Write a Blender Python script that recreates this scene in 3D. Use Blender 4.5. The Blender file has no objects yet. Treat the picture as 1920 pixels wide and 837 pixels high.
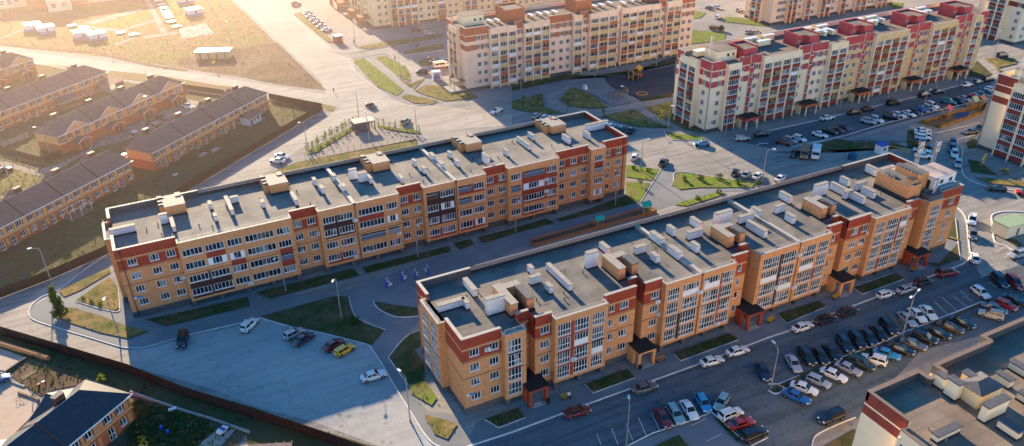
import bpy, bmesh, math, random
from mathutils import Vector, Matrix
from mathutils.geometry import tessellate_polygon
R=random.Random(7)
SC=bpy.context.scene
COL=SC.collection
CAM=Vector((0,0,86))
PI=math.pi
rad=math.radians

class MB:
    """collects faces for one mesh"""
    def __init__(s): s.v=[];s.f=[];s.m=[]
    def face(s,pts,mi=0):
        b=len(s.v); s.v.extend([tuple(p) for p in pts]); s.f.append(tuple(range(b,b+len(pts)))); s.m.append(mi)
    def box(s,x0,x1,y0,y1,z0,z1,mi=0,top=None,T=None):
        c=[(x0,y0,z0),(x1,y0,z0),(x1,y1,z0),(x0,y1,z0),(x0,y0,z1),(x1,y0,z1),(x1,y1,z1),(x0,y1,z1)]
        if T: c=[T(*p) for p in c]
        b=len(s.v); s.v.extend(c)
        for k,q in enumerate(((0,3,2,1),(4,5,6,7),(0,1,5,4),(1,2,6,5),(2,3,7,6),(3,0,4,7))):
            s.f.append(tuple(b+i for i in q)); s.m.append(top if (k==1 and top is not None) else mi)
    def prism(s,poly,z0,z1,mi=0,top=None,bottom=True):
        n=len(poly)
        a=sum(poly[i][0]*poly[(i+1)%n][1]-poly[(i+1)%n][0]*poly[i][1] for i in range(n))
        if a<0: poly=poly[::-1]
        b=len(s.v); s.v.extend([(p[0],p[1],z0) for p in poly]); s.v.extend([(p[0],p[1],z1) for p in poly])
        for i in range(n):
            j=(i+1)%n; s.f.append((b+i,b+j,b+n+j,b+n+i)); s.m.append(mi)
        s.f.append(tuple(range(b+n,b+2*n))); s.m.append(mi if top is None else top)
        if bottom: s.f.append(tuple(range(b+n-1,b-1,-1))); s.m.append(mi)
    def tube(s,p0,p1,r0,r1=None,n=8,mi=0,cap=True):
        r1=r0 if r1 is None else r1
        p0=Vector(p0);p1=Vector(p1);d=(p1-p0)
        if d.length<1e-6: return
        d.normalize(); a=d.orthogonal().normalized(); c=d.cross(a); b=len(s.v)
        for p,r in((p0,r0),(p1,r1)):
            for k in range(n):
                t=2*PI*k/n; s.v.append(tuple(p+(a*math.cos(t)+c*math.sin(t))*r))
        for k in range(n):
            j=(k+1)%n; s.f.append((b+k,b+j,b+n+j,b+n+k)); s.m.append(mi)
        if cap:
            s.f.append(tuple(range(b+n,b+2*n))); s.m.append(mi); s.f.append(tuple(range(b+n-1,b-1,-1))); s.m.append(mi)
    def bar(s,p,q,w,h,z0=0.,mi=0):
        """a box along the ground segment p-q, w wide, from z0 up by h"""
        p=Vector(p[:2]);q=Vector(q[:2]);d=q-p
        if d.length<1e-5: return
        d.normalize(); nn=Vector((-d.y,d.x))*w/2
        s.prism([p-nn,q-nn,q+nn,p+nn],z0,z0+h,mi)
    def mesh(s,name,mats,smooth=False):
        me=bpy.data.meshes.new(name); me.from_pydata(s.v,[],s.f)
        for m in mats: me.materials.append(m)
        if len(mats)>1: me.polygons.foreach_set('material_index',s.m)
        if smooth: me.polygons.foreach_set('use_smooth',[True]*len(s.f))
        me.update(); return me
    def obj(s,name,mats,parent=None,smooth=False,loc=(0,0,0),rz=0.):
        if not isinstance(mats,(list,tuple)): mats=[mats]
        return link(name,s.mesh(name,mats,smooth),parent,loc,rz)

def link(name,data,parent=None,loc=(0,0,0),rz=0.,world=True):
    o=bpy.data.objects.new(name,data); COL.objects.link(o)
    o.location=loc; o.rotation_euler=(0,0,rz)
    if parent is not None:
        o.parent=parent
        if world and parent.get('fixed'):
            root=parent
            o.matrix_parent_inverse=Matrix.Translation(-Vector(root['fixed']))
    return o
def thing(name,label,cat,loc=(0,0,0),rz=0.,group=None,fixed=False):
    o=bpy.data.objects.new(name,None); COL.objects.link(o); o.empty_display_size=.3
    o.location=loc; o.rotation_euler=(0,0,rz); o['label']=label; o['category']=cat
    if group: o['group']=group
    if fixed: o['fixed']=tuple(loc)       # its parts are given in world metres
    return o
def tag(o,label,cat,group=None,kind=None):
    o['label']=label;o['category']=cat
    if group:o['group']=group
    if kind:o['kind']=kind
    return o
def struct(o,kind='structure',label=None):
    o['kind']=kind
    if label:o['label']=label
    return o
def child(name,me,parent):
    """a part or sub-part in its parent's own frame"""
    o=bpy.data.objects.new(name,me); COL.objects.link(o); o.parent=parent; return o
def dup(root,loc,rz,label,group=None):
    r=root.copy(); COL.objects.link(r); r.location=loc; r.rotation_euler=(0,0,rz)
    if label:r['label']=label
    if group:r['group']=group
    for ch in root.children:
        c=ch.copy(); COL.objects.link(c); c.parent=r
        for g in ch.children:
            d=g.copy(); COL.objects.link(d); d.parent=c
    return r
def smooth_line(pts,n=6,closed=False):
    out=[];N=len(pts)
    if N<3: return list(pts)
    rng=range(N if closed else N-1)
    for i in rng:
        p1=Vector(pts[i]);p2=Vector(pts[(i+1)%N])
        p0=Vector(pts[i-1]) if (closed or i>0) else p1
        p3=Vector(pts[(i+2)%N]) if (closed or i+2<N) else p2
        for k in range(n):
            t=k/n
            out.append(tuple(.5*((2*p1)+(p2-p0)*t+(2*p0-5*p1+4*p2-p3)*t*t+(3*p1-p0-3*p2+p3)*t**3)))
    if not closed: out.append(tuple(pts[-1]))
    return out
def inside(p,poly):
    x,y=p[0],p[1];c=False;n=len(poly)
    for i in range(n):
        x1,y1=poly[i][:2];x2,y2=poly[i-1][:2]
        if (y1>y)!=(y2>y) and x<(x2-x1)*(y-y1)/(y2-y1)+x1: c=not c
    return c
def along(line,step,start=0.):
    """points and directions every step metres along a polyline"""
    out=[];need=start
    for i in range(len(line)-1):
        p=Vector(line[i][:2]);q=Vector(line[i+1][:2]);L=(q-p).length
        if L<1e-6: continue
        d=(q-p)/L;t=need
        while t<=L: out.append((p+d*t,d)); t+=step
        need=t-L
    return out
ORD=['first','second','third','fourth','fifth','sixth','seventh','eighth','ninth','tenth','eleventh','twelfth','thirteenth','fourteenth','fifteenth','sixteenth','seventeenth','eighteenth']

# ------------------------------------------------------------- materials
def mat(name,c1,c2=None,scale=1.,rough=.8,spec=.3,c3=None,scale3=.05,bump=0.,metal=0.,coord='world',stretch=(1,1,1),lo=.35,hi=.65,vary=0.,coat=0.,worn=0.):
    m=bpy.data.materials.new(name); m.use_nodes=True; nt=m.node_tree; N=nt.nodes; L=nt.links
    b=N['Principled BSDF']; b.inputs['Roughness'].default_value=rough; b.inputs['Specular IOR Level'].default_value=spec; b.inputs['Metallic'].default_value=metal
    if coat: b.inputs['Coat Weight'].default_value=coat; b.inputs['Coat Roughness'].default_value=.08
    col=None
    if c2 is not None or c3 is not None or bump:
        if coord=='world': src=N.new('ShaderNodeNewGeometry').outputs['Position']
        else: src=N.new('ShaderNodeTexCoord').outputs['Object']
        mp=N.new('ShaderNodeMapping'); mp.inputs['Scale'].default_value=stretch; L.new(src,mp.inputs['Vector']); src=mp.outputs['Vector']
        def noise(sc,det=4.):
            n=N.new('ShaderNodeTexNoise'); n.inputs['Scale'].default_value=sc; n.inputs['Detail'].default_value=det; n.inputs['Roughness'].default_value=.62; L.new(src,n.inputs['Vector']); return n.outputs['Fac']
        n1=noise(scale)
    def ramp(fac,a,bb):
        r=N.new('ShaderNodeMapRange'); r.inputs['From Min'].default_value=a; r.inputs['From Max'].default_value=bb; L.new(fac,r.inputs['Value']); return r.outputs['Result']
    def mix(fac,a,bb):
        x=N.new('ShaderNodeMix'); x.data_type='RGBA'; L.new(fac,x.inputs[0])
        for i,c in((6,a),(7,bb)):
            if isinstance(c,tuple): x.inputs[i].default_value=(*c,1)
            else: L.new(c,x.inputs[i])
        return x.outputs[2]
    if c2 is not None: col=mix(ramp(n1,lo,hi),c1,c2)
    if c3 is not None: col=mix(ramp(noise(scale3,5.),.42,.66),col if col else c1,c3)
    if worn:      # fine grit, tar cracks, oil spots and rubbed wheel tracks
        def mul(c,f,lo_):
            x=N.new('ShaderNodeMix'); x.data_type='RGBA'; x.blend_type='MULTIPLY'; x.inputs[0].default_value=1.; L.new(c,x.inputs[6])
            r=N.new('ShaderNodeMapRange'); r.inputs['To Min'].default_value=lo_; r.inputs['To Max'].default_value=1.
            L.new(f,r.inputs['Value']); L.new(r.outputs['Result'],x.inputs[7]); return x.outputs[2],r
        col,r=mul(col,noise(2.6,6.),1-worn); r.inputs['From Min'].default_value=.36; r.inputs['From Max'].default_value=.56
        mp2=N.new('ShaderNodeMapping'); mp2.inputs['Rotation'].default_value=(0,0,.35); mp2.inputs['Scale'].default_value=(.05,.75,1.); L.new(src,mp2.inputs['Vector'])
        n2=N.new('ShaderNodeTexNoise'); n2.inputs['Scale'].default_value=1.; n2.inputs['Detail'].default_value=3.; L.new(mp2.outputs['Vector'],n2.inputs['Vector'])
        col,r=mul(col,n2.outputs['Fac'],1-worn*.8); r.inputs['From Min'].default_value=.4; r.inputs['From Max'].default_value=.52
        wp=N.new('ShaderNodeTexNoise'); wp.inputs['Scale'].default_value=.35; L.new(src,wp.inputs['Vector'])
        av=N.new('ShaderNodeVectorMath'); av.operation='SCALE'; av.inputs['Scale'].default_value=4.; L.new(wp.outputs['Color'],av.inputs[0])
        a2=N.new('ShaderNodeVectorMath'); a2.operation='ADD'; L.new(src,a2.inputs[0]); L.new(av.outputs[0],a2.inputs[1])
        vo=N.new('ShaderNodeTexVoronoi'); vo.feature='DISTANCE_TO_EDGE'; vo.inputs['Scale'].default_value=.06; L.new(a2.outputs[0],vo.inputs['Vector'])
        col,r=mul(col,vo.outputs['Distance'],.86); r.inputs['From Min'].default_value=.004; r.inputs['From Max'].default_value=.012
        v2=N.new('ShaderNodeTexVoronoi'); v2.inputs['Scale'].default_value=.28; L.new(src,v2.inputs['Vector'])
        col,r=mul(col,v2.outputs['Distance'],.68); r.inputs['From Min'].default_value=.05; r.inputs['From Max'].default_value=.16
    if vary:
        oi=N.new('ShaderNodeObjectInfo'); hs=N.new('ShaderNodeHueSaturation')
        mr=N.new('ShaderNodeMapRange'); mr.inputs['To Min'].default_value=1-vary; mr.inputs['To Max'].default_value=1+vary; L.new(oi.outputs['Random'],mr.inputs['Value']); L.new(mr.outputs['Result'],hs.inputs['Value'])
        if col: L.new(col,hs.inputs['Color'])
        else: hs.inputs['Color'].default_value=(*c1,1)
        col=hs.outputs['Color']
    if col: L.new(col,b.inputs['Base Color'])
    else: b.inputs['Base Color'].default_value=(*c1,1)
    if bump:
        bp=N.new('ShaderNodeBump'); bp.inputs['Strength'].default_value=bump; bp.inputs['Distance'].default_value=.15; L.new(n1,bp.inputs['Height']); L.new(bp.outputs['Normal'],b.inputs['Normal'])
    return m
M={}
def brick_mat(name,c1,c2,mortar):
    m=mat(name,c1,c2,scale=.9,rough=.85,spec=.15,stretch=(1,1,2.2),lo=.3,hi=.7)
    nt=m.node_tree;N=nt.nodes;L=nt.links;b=N['Principled BSDF']
    old=b.inputs['Base Color'].links[0].from_socket
    geo=N.new('ShaderNodeNewGeometry'); sp=N.new('ShaderNodeSeparateXYZ'); L.new(geo.outputs['Position'],sp.inputs[0])
    ad=N.new('ShaderNodeMath'); L.new(sp.outputs[0],ad.inputs[0]); L.new(sp.outputs[1],ad.inputs[1])
    cb=N.new('ShaderNodeCombineXYZ'); L.new(ad.outputs[0],cb.inputs[0]); L.new(sp.outputs[2],cb.inputs[1])
    br=N.new('ShaderNodeTexBrick'); br.inputs['Scale'].default_value=1.; br.inputs['Brick Width'].default_value=.26; br.inputs['Row Height'].default_value=.085; br.inputs['Mortar Size'].default_value=.01
    br.inputs['Color1'].default_value=(.78,.78,.78,1); br.inputs['Color2'].default_value=(1.12,1.1,1.06,1); br.inputs['Mortar'].default_value=(*mortar,1)
    L.new(cb.outputs[0],br.inputs['Vector'])
    mx=N.new('ShaderNodeMix'); mx.data_type='RGBA'; mx.blend_type='MULTIPLY'; mx.inputs[0].default_value=1.; L.new(old,mx.inputs[6]); L.new(br.outputs['Color'],mx.inputs[7]); L.new(mx.outputs[2],b.inputs['Base Color'])
    return m
M['brick']=brick_mat('orange_brick',(.74,.355,.16),(.6,.275,.118),(.8,.8,.8))
M['brick_red']=brick_mat('red_brick',(.4,.075,.04),(.3,.055,.03),(.9,.9,.9))
M['brick_yellow']=brick_mat('yellow_brick',(.82,.45,.2),(.7,.37,.16),(.85,.85,.85))
M['brick_house']=brick_mat('rust_brick',(.58,.18,.065),(.45,.13,.05),(.85,.85,.85))
M['plinth']=mat('plinth_stone',(.13,.12,.12),(.08,.075,.075),scale=2.,rough=.85)
M['trim_dark']=mat('dark_ledge',(.05,.035,.03),rough=.6)
M['trim_light']=mat('light_brick_strip',(.6,.3,.13),(.5,.24,.1),scale=3.)
M['brown']=mat('brown_panel',(.075,.035,.028),(.055,.026,.02),scale=2.)
M['loggia']=mat('loggia_plaster',(.42,.3,.24),(.33,.24,.19),scale=2.)
M['white']=mat('white_panel',(.78,.78,.76),(.7,.7,.69),scale=1.5,rough=.5)
M['pvc']=mat('white_plastic',(.8,.8,.78),rough=.35,spec=.4)
M['cream']=mat('cream_render',(.84,.66,.38),(.76,.58,.32),scale=.25,rough=.9,spec=.1)
M['cream_pale']=mat('pale_cream_render',(.92,.76,.53),(.85,.68,.45),scale=.25,rough=.9,spec=.1)
M['peach']=mat('peach_render',(.92,.66,.48),(.85,.58,.4),scale=.25,rough=.9,spec=.1)
M['terracotta']=mat('terracotta_render',(.46,.15,.07),(.38,.12,.055),scale=.6,rough=.85)
M['crimson']=mat('crimson_render',(.48,.085,.09),(.4,.065,.07),scale=.5,rough=.85)
M['maroon']=mat('maroon_panel',(.26,.055,.035),(.2,.04,.03),scale=.7,rough=.8)
M['sand']=mat('sand_panel',(.68,.5,.25),(.6,.43,.2),scale=.7,rough=.8)
M['coping']=mat('metal_coping',(.44,.41,.37),(.36,.335,.3),scale=1.2,rough=.65,spec=.25)
M['coping_brown']=mat('brown_coping',(.22,.16,.125),(.18,.13,.1),scale=1.2,rough=.6,spec=.3)
M['capmetal']=mat('dark_metal_cap',(.12,.12,.13),(.08,.08,.09),scale=1.5,rough=.65,spec=.25)
M['captop']=mat('cap_sheet_top',(.36,.33,.29),(.28,.26,.23),scale=1.2,rough=.7,spec=.2)
M['flash']=mat('bitumen_upstand',(.03,.034,.038),(.045,.048,.05),scale=2.,rough=.8)
M['ventwhite']=mat('whitewashed_vent',(.78,.745,.71),(.66,.635,.61),scale=1.4,rough=.8)
M['steel']=mat('galvanised_steel',(.45,.45,.45),(.36,.36,.37),scale=2.,rough=.45,metal=.6,coord='object')
M['rail']=mat('pale_rail',(.6,.57,.52),rough=.5)
M['black_roof']=mat('black_canopy_felt',(.02,.02,.022),(.03,.03,.03),scale=2.,rough=.75)
M['yellow']=mat('yellow_paint',(.6,.34,.03),(.5,.28,.03),scale=3.,rough=.5)
M['ochre']=mat('ochre_paint',(.3,.17,.03),(.22,.12,.02),scale=2.,rough=.6)
M['chimney']=mat('dark_chimney_brick',(.12,.055,.04),(.09,.04,.03),scale=2.)
M['blue']=mat('blue_paint',(.02,.09,.5),(.02,.07,.4),scale=3.,rough=.45)
M['cyan']=mat('turquoise_paint',(.02,.42,.36),(.02,.36,.3),scale=3.,rough=.45)
M['green_paint']=mat('green_roof_paint',(.34,.45,.27),(.29,.39,.23),scale=1.5,rough=.5)
M['redpaint']=mat('red_paint',(.5,.04,.03),rough=.45)
M['wood']=mat('weathered_wood',(.3,.2,.12),(.2,.13,.08),scale=3.,rough=.8)
M['orange_fence']=mat('orange_fence_paint',(.38,.19,.09),(.3,.15,.07),scale=2.,rough=.6)
M['concrete']=mat('concrete',(.4,.38,.35),(.3,.29,.27),scale=1.,rough=.85)
M['kerb']=mat('kerb_concrete',(.78,.75,.71),(.62,.6,.57),scale=.8,rough=.85)
M['marking']=mat('road_paint',(.72,.7,.66),(.5,.48,.45),scale=2.5,rough=.7)
M['fence']=mat('brown_profiled_sheet',(.042,.024,.019),(.032,.018,.014),scale=.8,rough=.5,spec=.4)
M['tyre']=mat('tyre_rubber',(.012,.012,.012),rough=.85)
M['rim']=mat('alloy_rim',(.45,.45,.46),rough=.3,metal=.8)
M['headlight']=mat('headlight_lens',(.7,.72,.74),rough=.1,spec=.6)
M['taillight']=mat('tail_light_lens',(.35,.01,.01),rough=.15,spec=.6)
M['carglass']=mat('car_glass',(.012,.016,.02),rough=.04,spec=.7)
M['trimblack']=mat('black_plastic',(.015,.015,.016),rough=.6)
M['plate']=mat('number_plate_white',(.75,.75,.75),rough=.5)
M['tile_brown']=mat('brown_roof_tile',(.29,.175,.14),(.22,.135,.105),scale=.7,rough=.8,spec=.12)
M['tile_tan']=mat('tan_roof_tile',(.36,.24,.17),(.28,.18,.13),scale=1.,rough=.6,spec=.4)
M['skin']=mat('skin',(.5,.3,.2),rough=.6)
M['cloth_white']=mat('white_shirt',(.75,.75,.75),rough=.9)
M['cloth_dark']=mat('dark_clothing',(.03,.03,.045),rough=.9)
M['cloth_red']=mat('rust_jacket',(.35,.1,.05),rough=.9)
M['hair']=mat('dark_hair',(.02,.014,.01),rough=.8)
M['bark']=mat('bark',(.1,.075,.055),(.07,.05,.04),scale=4.,rough=.9)
def leaf(name,c1,c2):
    m=mat(name,c1,c2,scale=1.3,rough=.6,spec=.25,vary=.12)
    b=m.node_tree.nodes['Principled BSDF']
    nt=m.node_tree; tr=nt.nodes.new('ShaderNodeBsdfTranslucent'); tr.inputs['Color'].default_value=(c1[0]*1.6,c1[1]*1.7,c1[2],1)
    ms=nt.nodes.new('ShaderNodeMixShader'); ms.inputs[0].default_value=.4
    nt.links.new(b.outputs[0],ms.inputs[1]); nt.links.new(tr.outputs[0],ms.inputs[2]); nt.links.new(ms.outputs[0],nt.nodes['Material Output'].inputs['Surface'])
    return m
M['leaf']=leaf('green_leaves',(.06,.11,.025),(.1,.15,.03))
M['leaf_dark']=leaf('dark_green_leaves',(.045,.085,.022),(.075,.12,.03))
M['leaf_yellow']=leaf('yellow_green_leaves',(.2,.23,.03),(.28,.28,.04))
M['leaf_dry']=leaf('dry_leaves',(.2,.14,.06),(.14,.11,.05))
# window glass: dark, with pale curtains behind some panes
def glass_mat():
    m=bpy.data.materials.new('window_glass'); m.use_nodes=True; nt=m.node_tree;N=nt.nodes;L=nt.links;b=N['Principled BSDF']
    b.inputs['Roughness'].default_value=.06; b.inputs['Specular IOR Level'].default_value=.75
    geo=N.new('ShaderNodeNewGeometry'); mp=N.new('ShaderNodeMapping'); mp.inputs['Scale'].default_value=(.85,.85,.35); L.new(geo.outputs['Position'],mp.inputs['Vector'])
    vo=N.new('ShaderNodeTexVoronoi'); vo.inputs['Scale'].default_value=1.; L.new(mp.outputs['Vector'],vo.inputs['Vector'])
    sp=N.new('ShaderNodeSeparateColor'); L.new(vo.outputs['Color'],sp.inputs[0])
    cr=N.new('ShaderNodeValToRGB'); e=cr.color_ramp; e.interpolation='CONSTANT'; e.elements[0].color=(.014,.02,.028,1); e.elements[1].position=.45; e.elements[1].color=(.03,.04,.055,1)
    for p,c in((.68,(.1,.11,.13,1)),(.8,(.25,.25,.26,1)),(.92,(.13,.1,.08,1))):
        q=e.elements.new(p); q.color=c
    L.new(sp.outputs[0],cr.inputs[0]); L.new(cr.outputs[0],b.inputs['Base Color'])
    return m
M['glass']=glass_mat()
# roof felt: strips with dark seams and stains
def roof_mat(name,c1,c2,stain):
    m=mat(name,c1,c2,scale=.5,rough=.85,spec=.2,c3=stain,scale3=.16,lo=.3,hi=.7)
    nt=m.node_tree;N=nt.nodes;L=nt.links;b=N['Principled BSDF']; old=b.inputs['Base Color'].links[0].from_socket
    geo=N.new('ShaderNodeNewGeometry'); mp=N.new('ShaderNodeMapping'); mp.inputs['Rotation'].default_value=(0,0,.0); L.new(geo.outputs['Position'],mp.inputs['Vector'])
    br=N.new('ShaderNodeTexBrick'); br.inputs['Scale'].default_value=1.; br.inputs['Brick Width'].default_value=11.; br.inputs['Row Height'].default_value=1.9; br.inputs['Mortar Size'].default_value=.05; br.inputs['Mortar Smooth'].default_value=.4
    br.inputs['Color1'].default_value=(.93,.93,.93,1); br.inputs['Color2'].default_value=(1.05,1.05,1.05,1); br.inputs['Mortar'].default_value=(.66,.67,.69,1); L.new(mp.outputs['Vector'],br.inputs['Vector'])
    mx=N.new('ShaderNodeMix'); mx.data_type='RGBA'; mx.blend_type='MULTIPLY'; mx.inputs[0].default_value=1.; L.new(old,mx.inputs[6]); L.new(br.outputs['Color'],mx.inputs[7]); L.new(mx.outputs[2],b.inputs['Base Color'])
    return m
M['roof']=roof_mat('roof_felt',(.235,.22,.195),(.19,.18,.162),(.12,.12,.115))
M['roof_hazed']=roof_mat('roof_felt_hazed',(.32,.29,.245),(.26,.24,.205),(.18,.17,.155))  # felt of the farther block, lightened in colour to stand for haze
M['roof_far']=roof_mat('roof_felt_brown',(.26,.21,.17),(.215,.175,.14),(.16,.13,.105))
def tile_rows(name,c1,c2,r):
    """rows of roof tiles running down the slope of a house turned by r"""
    m=mat(name,c1,c2,scale=.9,rough=.5,spec=.5)
    nt=m.node_tree;N=nt.nodes;L=nt.links;b=N['Principled BSDF']
    geo=N.new('ShaderNodeNewGeometry'); mp=N.new('ShaderNodeMapping'); mp.inputs['Rotation'].default_value=(0,0,-r); L.new(geo.outputs['Position'],mp.inputs['Vector'])
    br=N.new('ShaderNodeTexBrick'); br.inputs['Scale'].default_value=1.; br.inputs['Brick Width'].default_value=.34; br.inputs['Row Height'].default_value=.3; br.inputs['Mortar Size'].default_value=.03; br.inputs['Mortar Smooth'].default_value=1.
    br.inputs['Color1'].default_value=(.85,.85,.85,1);br.inputs['Color2'].default_value=(1.1,1.1,1.1,1);br.inputs['Mortar'].default_value=(.45,.45,.45,1); L.new(mp.outputs['Vector'],br.inputs['Vector'])
    old=b.inputs['Base Color'].links[0].from_socket
    mx=N.new('ShaderNodeMix'); mx.data_type='RGBA'; mx.blend_type='MULTIPLY'; mx.inputs[0].default_value=1.; L.new(old,mx.inputs[6]); L.new(br.outputs['Color'],mx.inputs[7]); L.new(mx.outputs[2],b.inputs['Base Color'])
    return m
M['tile_rows']=tile_rows('brown_metal_tile_rows',(.1,.07,.065),(.08,.055,.05),rad(41))
# ground covers
M['asphalt']=mat('dusty_asphalt',(.33,.31,.285),(.27,.26,.245),scale=.35,rough=.9,spec=.2,c3=(.4,.365,.32),scale3=.035,bump=.05,worn=.25)
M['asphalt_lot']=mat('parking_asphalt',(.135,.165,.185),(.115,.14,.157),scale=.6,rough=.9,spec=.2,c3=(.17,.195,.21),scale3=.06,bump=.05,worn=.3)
M['road']=mat('pale_road_dust',(.46,.41,.345),(.38,.34,.29),scale=.25,rough=.9,spec=.2,c3=(.52,.46,.39),scale3=.04,worn=.22)
M['asphalt_dust_haze']=mat('dusty_hazed_lot_asphalt',(.43,.425,.41),(.36,.36,.355),scale=.45,rough=.9,spec=.2,c3=(.48,.46,.43),scale3=.05,bump=.05,worn=.1)  # pale with dust, plus a share of haze blended into the colour
M['pave']=mat('paving',(.2,.215,.225),(.165,.18,.19),scale=.8,rough=.85,c3=(.235,.245,.25),scale3=.1)
M['dirt']=mat('bare_soil',(.15,.095,.06),(.11,.07,.045),scale=.5,rough=.95,spec=.1,c3=(.2,.15,.095),scale3=.07,bump=.3)
M['field']=mat('dry_field',(.27,.18,.085),(.19,.13,.06),scale=.3,rough=.95,spec=.1,c3=(.17,.19,.05),scale3=.05,bump=.4)
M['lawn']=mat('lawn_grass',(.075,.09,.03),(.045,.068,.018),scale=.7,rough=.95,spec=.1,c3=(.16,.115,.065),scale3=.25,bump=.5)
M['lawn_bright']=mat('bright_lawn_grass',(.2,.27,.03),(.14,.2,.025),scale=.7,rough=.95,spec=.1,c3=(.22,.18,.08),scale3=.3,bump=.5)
M['lawn_dry']=mat('dry_lawn_grass',(.3,.21,.085),(.19,.155,.055),scale=.6,rough=.95,spec=.1,c3=(.1,.12,.03),scale3=.3,bump=.5)
M['lawn_dark']=mat('dark_yard_grass',(.075,.095,.03),(.12,.085,.05),scale=.3,rough=.95,spec=.1,c3=(.11,.1,.045),scale3=.16,bump=.5)  # dark olive grass mottled with brown
M['rubber']=mat('dark_rubber_surface',(.06,.065,.085),(.05,.05,.065),scale=.6,rough=.9,c3=(.085,.075,.075),scale3=.1)
M['blue_court']=mat('blue_rubber',(.03,.07,.16),(.025,.055,.13),scale=.6)
M['gravel']=mat('pale_gravel',(.36,.31,.26),(.27,.235,.2),scale=1.2,rough=.95,c3=(.3,.26,.22),scale3=.2,bump=.4)
M['tanfloor']=mat('tan_concrete',(.5,.4,.31),(.43,.34,.26),scale=.5,rough=.85,c3=(.46,.37,.29),scale3=.1)
M['blade']=leaf('grass_blades',(.1,.125,.03),(.15,.14,.05))
M['blade_dry']=leaf('dry_grass_blades',(.2,.16,.07),(.13,.13,.05))
M['paint']={}
def paint(c):
    if c not in M['paint']:
        cols=dict(white=(.78,.78,.76),silver=(.42,.43,.44),grey=(.16,.165,.17),black=(.012,.013,.015),red=(.42,.018,.018),maroon=(.16,.014,.018),blue=(.015,.11,.36),navy=(.012,.022,.05),yellow=(.88,.47,.008),teal=(.02,.13,.17),green=(.02,.04,.03),bronze=(.07,.045,.03),lilac=(.42,.36,.4),sky=(.03,.27,.55),mint=(.3,.42,.42),beige=(.5,.42,.33),sage=(.3,.33,.25))
        M['paint'][c]=mat('car_paint_'+c,cols[c],rough=.28,spec=.5,metal=.25 if c in('silver','grey','lilac','mint') else 0.,coat=.6)
    return M['paint'][c]

# ------------------------------------------------------------- windows
WM={}
def win_mesh(w,h,n,style='win'):
    """frame with bars, and the glass behind it; x to the right, -y outward, z up from the sill"""
    key=(round(w,2),round(h,2),n,style)
    if key in WM: return WM[key]
    fr=MB(); gl=MB(); y0,y1=.06,.16; t=.085
    fr.box(0,w,y0,y1,0,t); fr.box(0,w,y0,y1,h-t,h); fr.box(0,t,y0,y1,t,h-t); fr.box(w-t,w,y0,y1,t,h-t)
    for k in range(1,n):
        x=w*k/n; fr.box(x-.033,x+.033,y0+.01,y1,t,h-t)
    fr.box(-.06,w+.06,-.09,y0,-.07,-.005)
    zt=h*.42
    if h>1.9 and style in('log','logw','win'):
        fr.box(t,w-t,y0+.012,y1-.002,zt-.05,zt+.05)
    if style=='logw':
        fr.box(t,w-t,y0-.02,y1-.03,t,zt)
    if style=='logp':
        a=w*.27
        fr.box(t,a,y0+.02,y1-.03,t,h-t); fr.box(w-a,w-t,y0+.02,y1-.03,t,h-t)
    for k in range(n):
        a,b=w*k/n,w*(k+1)/n; j=.012*((k*37)%5-2)
        gl.face([(a,.13+j,t),(b,.13-j,t),(b,.13-j,h-t),(a,.13+j,h-t)])
    WM[key]=(fr.mesh('window_frame',[M['pvc']]),gl.mesh('window_pane',[M['glass']]))
    return WM[key]
WJ={}
def win_joined(w,h,n,style='win'):
    key=(round(w,2),round(h,2),n,style)
    if key not in WJ:
        f,g=win_mesh(w,h,n,style)
        mb=MB()
        for me,mi in((f,0),(g,1)):
            b=len(mb.v); mb.v.extend([tuple(v.co) for v in me.vertices])
            for p in me.polygons: mb.f.append(tuple(b+i for i in p.vertices)); mb.m.append(mi)
        WJ[key]=mb.mesh('window_joined',[M['pvc'],M['glass']])
    return WJ[key]

def frameT(O,r):
    c,s=math.cos(r),math.sin(r)
    return lambda u,n,z:(O[0]+u*c+n*s,O[1]+u*s-n*c,z)
def facade(mb,T,u0,u1,z0,z1,opens,bands,mi,n=0.,reveal=None,inner=None):
    xs={round(u0,3),round(u1,3)};zs={round(z0,3),round(z1,3)}
    for a,b,c,d,*_ in list(opens)+list(bands):
        for q in(a,b):
            if u0<q<u1: xs.add(round(q,3))
        for q in(c,d):
            if z0<q<z1: zs.add(round(q,3))
    xs=sorted(xs);zs=sorted(zs)
    for i in range(len(xs)-1):
        for j in range(len(zs)-1):
            cx,cz=(xs[i]+xs[i+1])/2,(zs[j]+zs[j+1])/2
            if any(a<cx<b and c<cz<d for a,b,c,d,*_ in opens): continue
            m=mi
            for a,b,c,d,k in bands:
                if a<cx<b and c<cz<d: m=k
            mb.face([T(xs[i],n,zs[j]),T(xs[i+1],n,zs[j]),T(xs[i+1],n,zs[j+1]),T(xs[i],n,zs[j+1])],m)
    for a,b,c,d,kind,*_ in opens:
        dp=1.15 if kind=='open' else .2; k=inner if kind=='open' and inner is not None else (mi if reveal is None else reveal)
        mb.face([T(a,n,c),T(b,n,c),T(b,n-dp,c),T(a,n-dp,c)],k); mb.face([T(a,n,d),T(a,n-dp,d),T(b,n-dp,d),T(b,n,d)],k)
        mb.face([T(a,n,c),T(a,n-dp,c),T(a,n-dp,d),T(a,n,d)],k); mb.face([T(b,n,c),T(b,n,d),T(b,n-dp,d),T(b,n-dp,c)],k)
        mb.face([T(a,n-dp,c),T(b,n-dp,c),T(b,n-dp,d),T(a,n-dp,d)],k)

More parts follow.
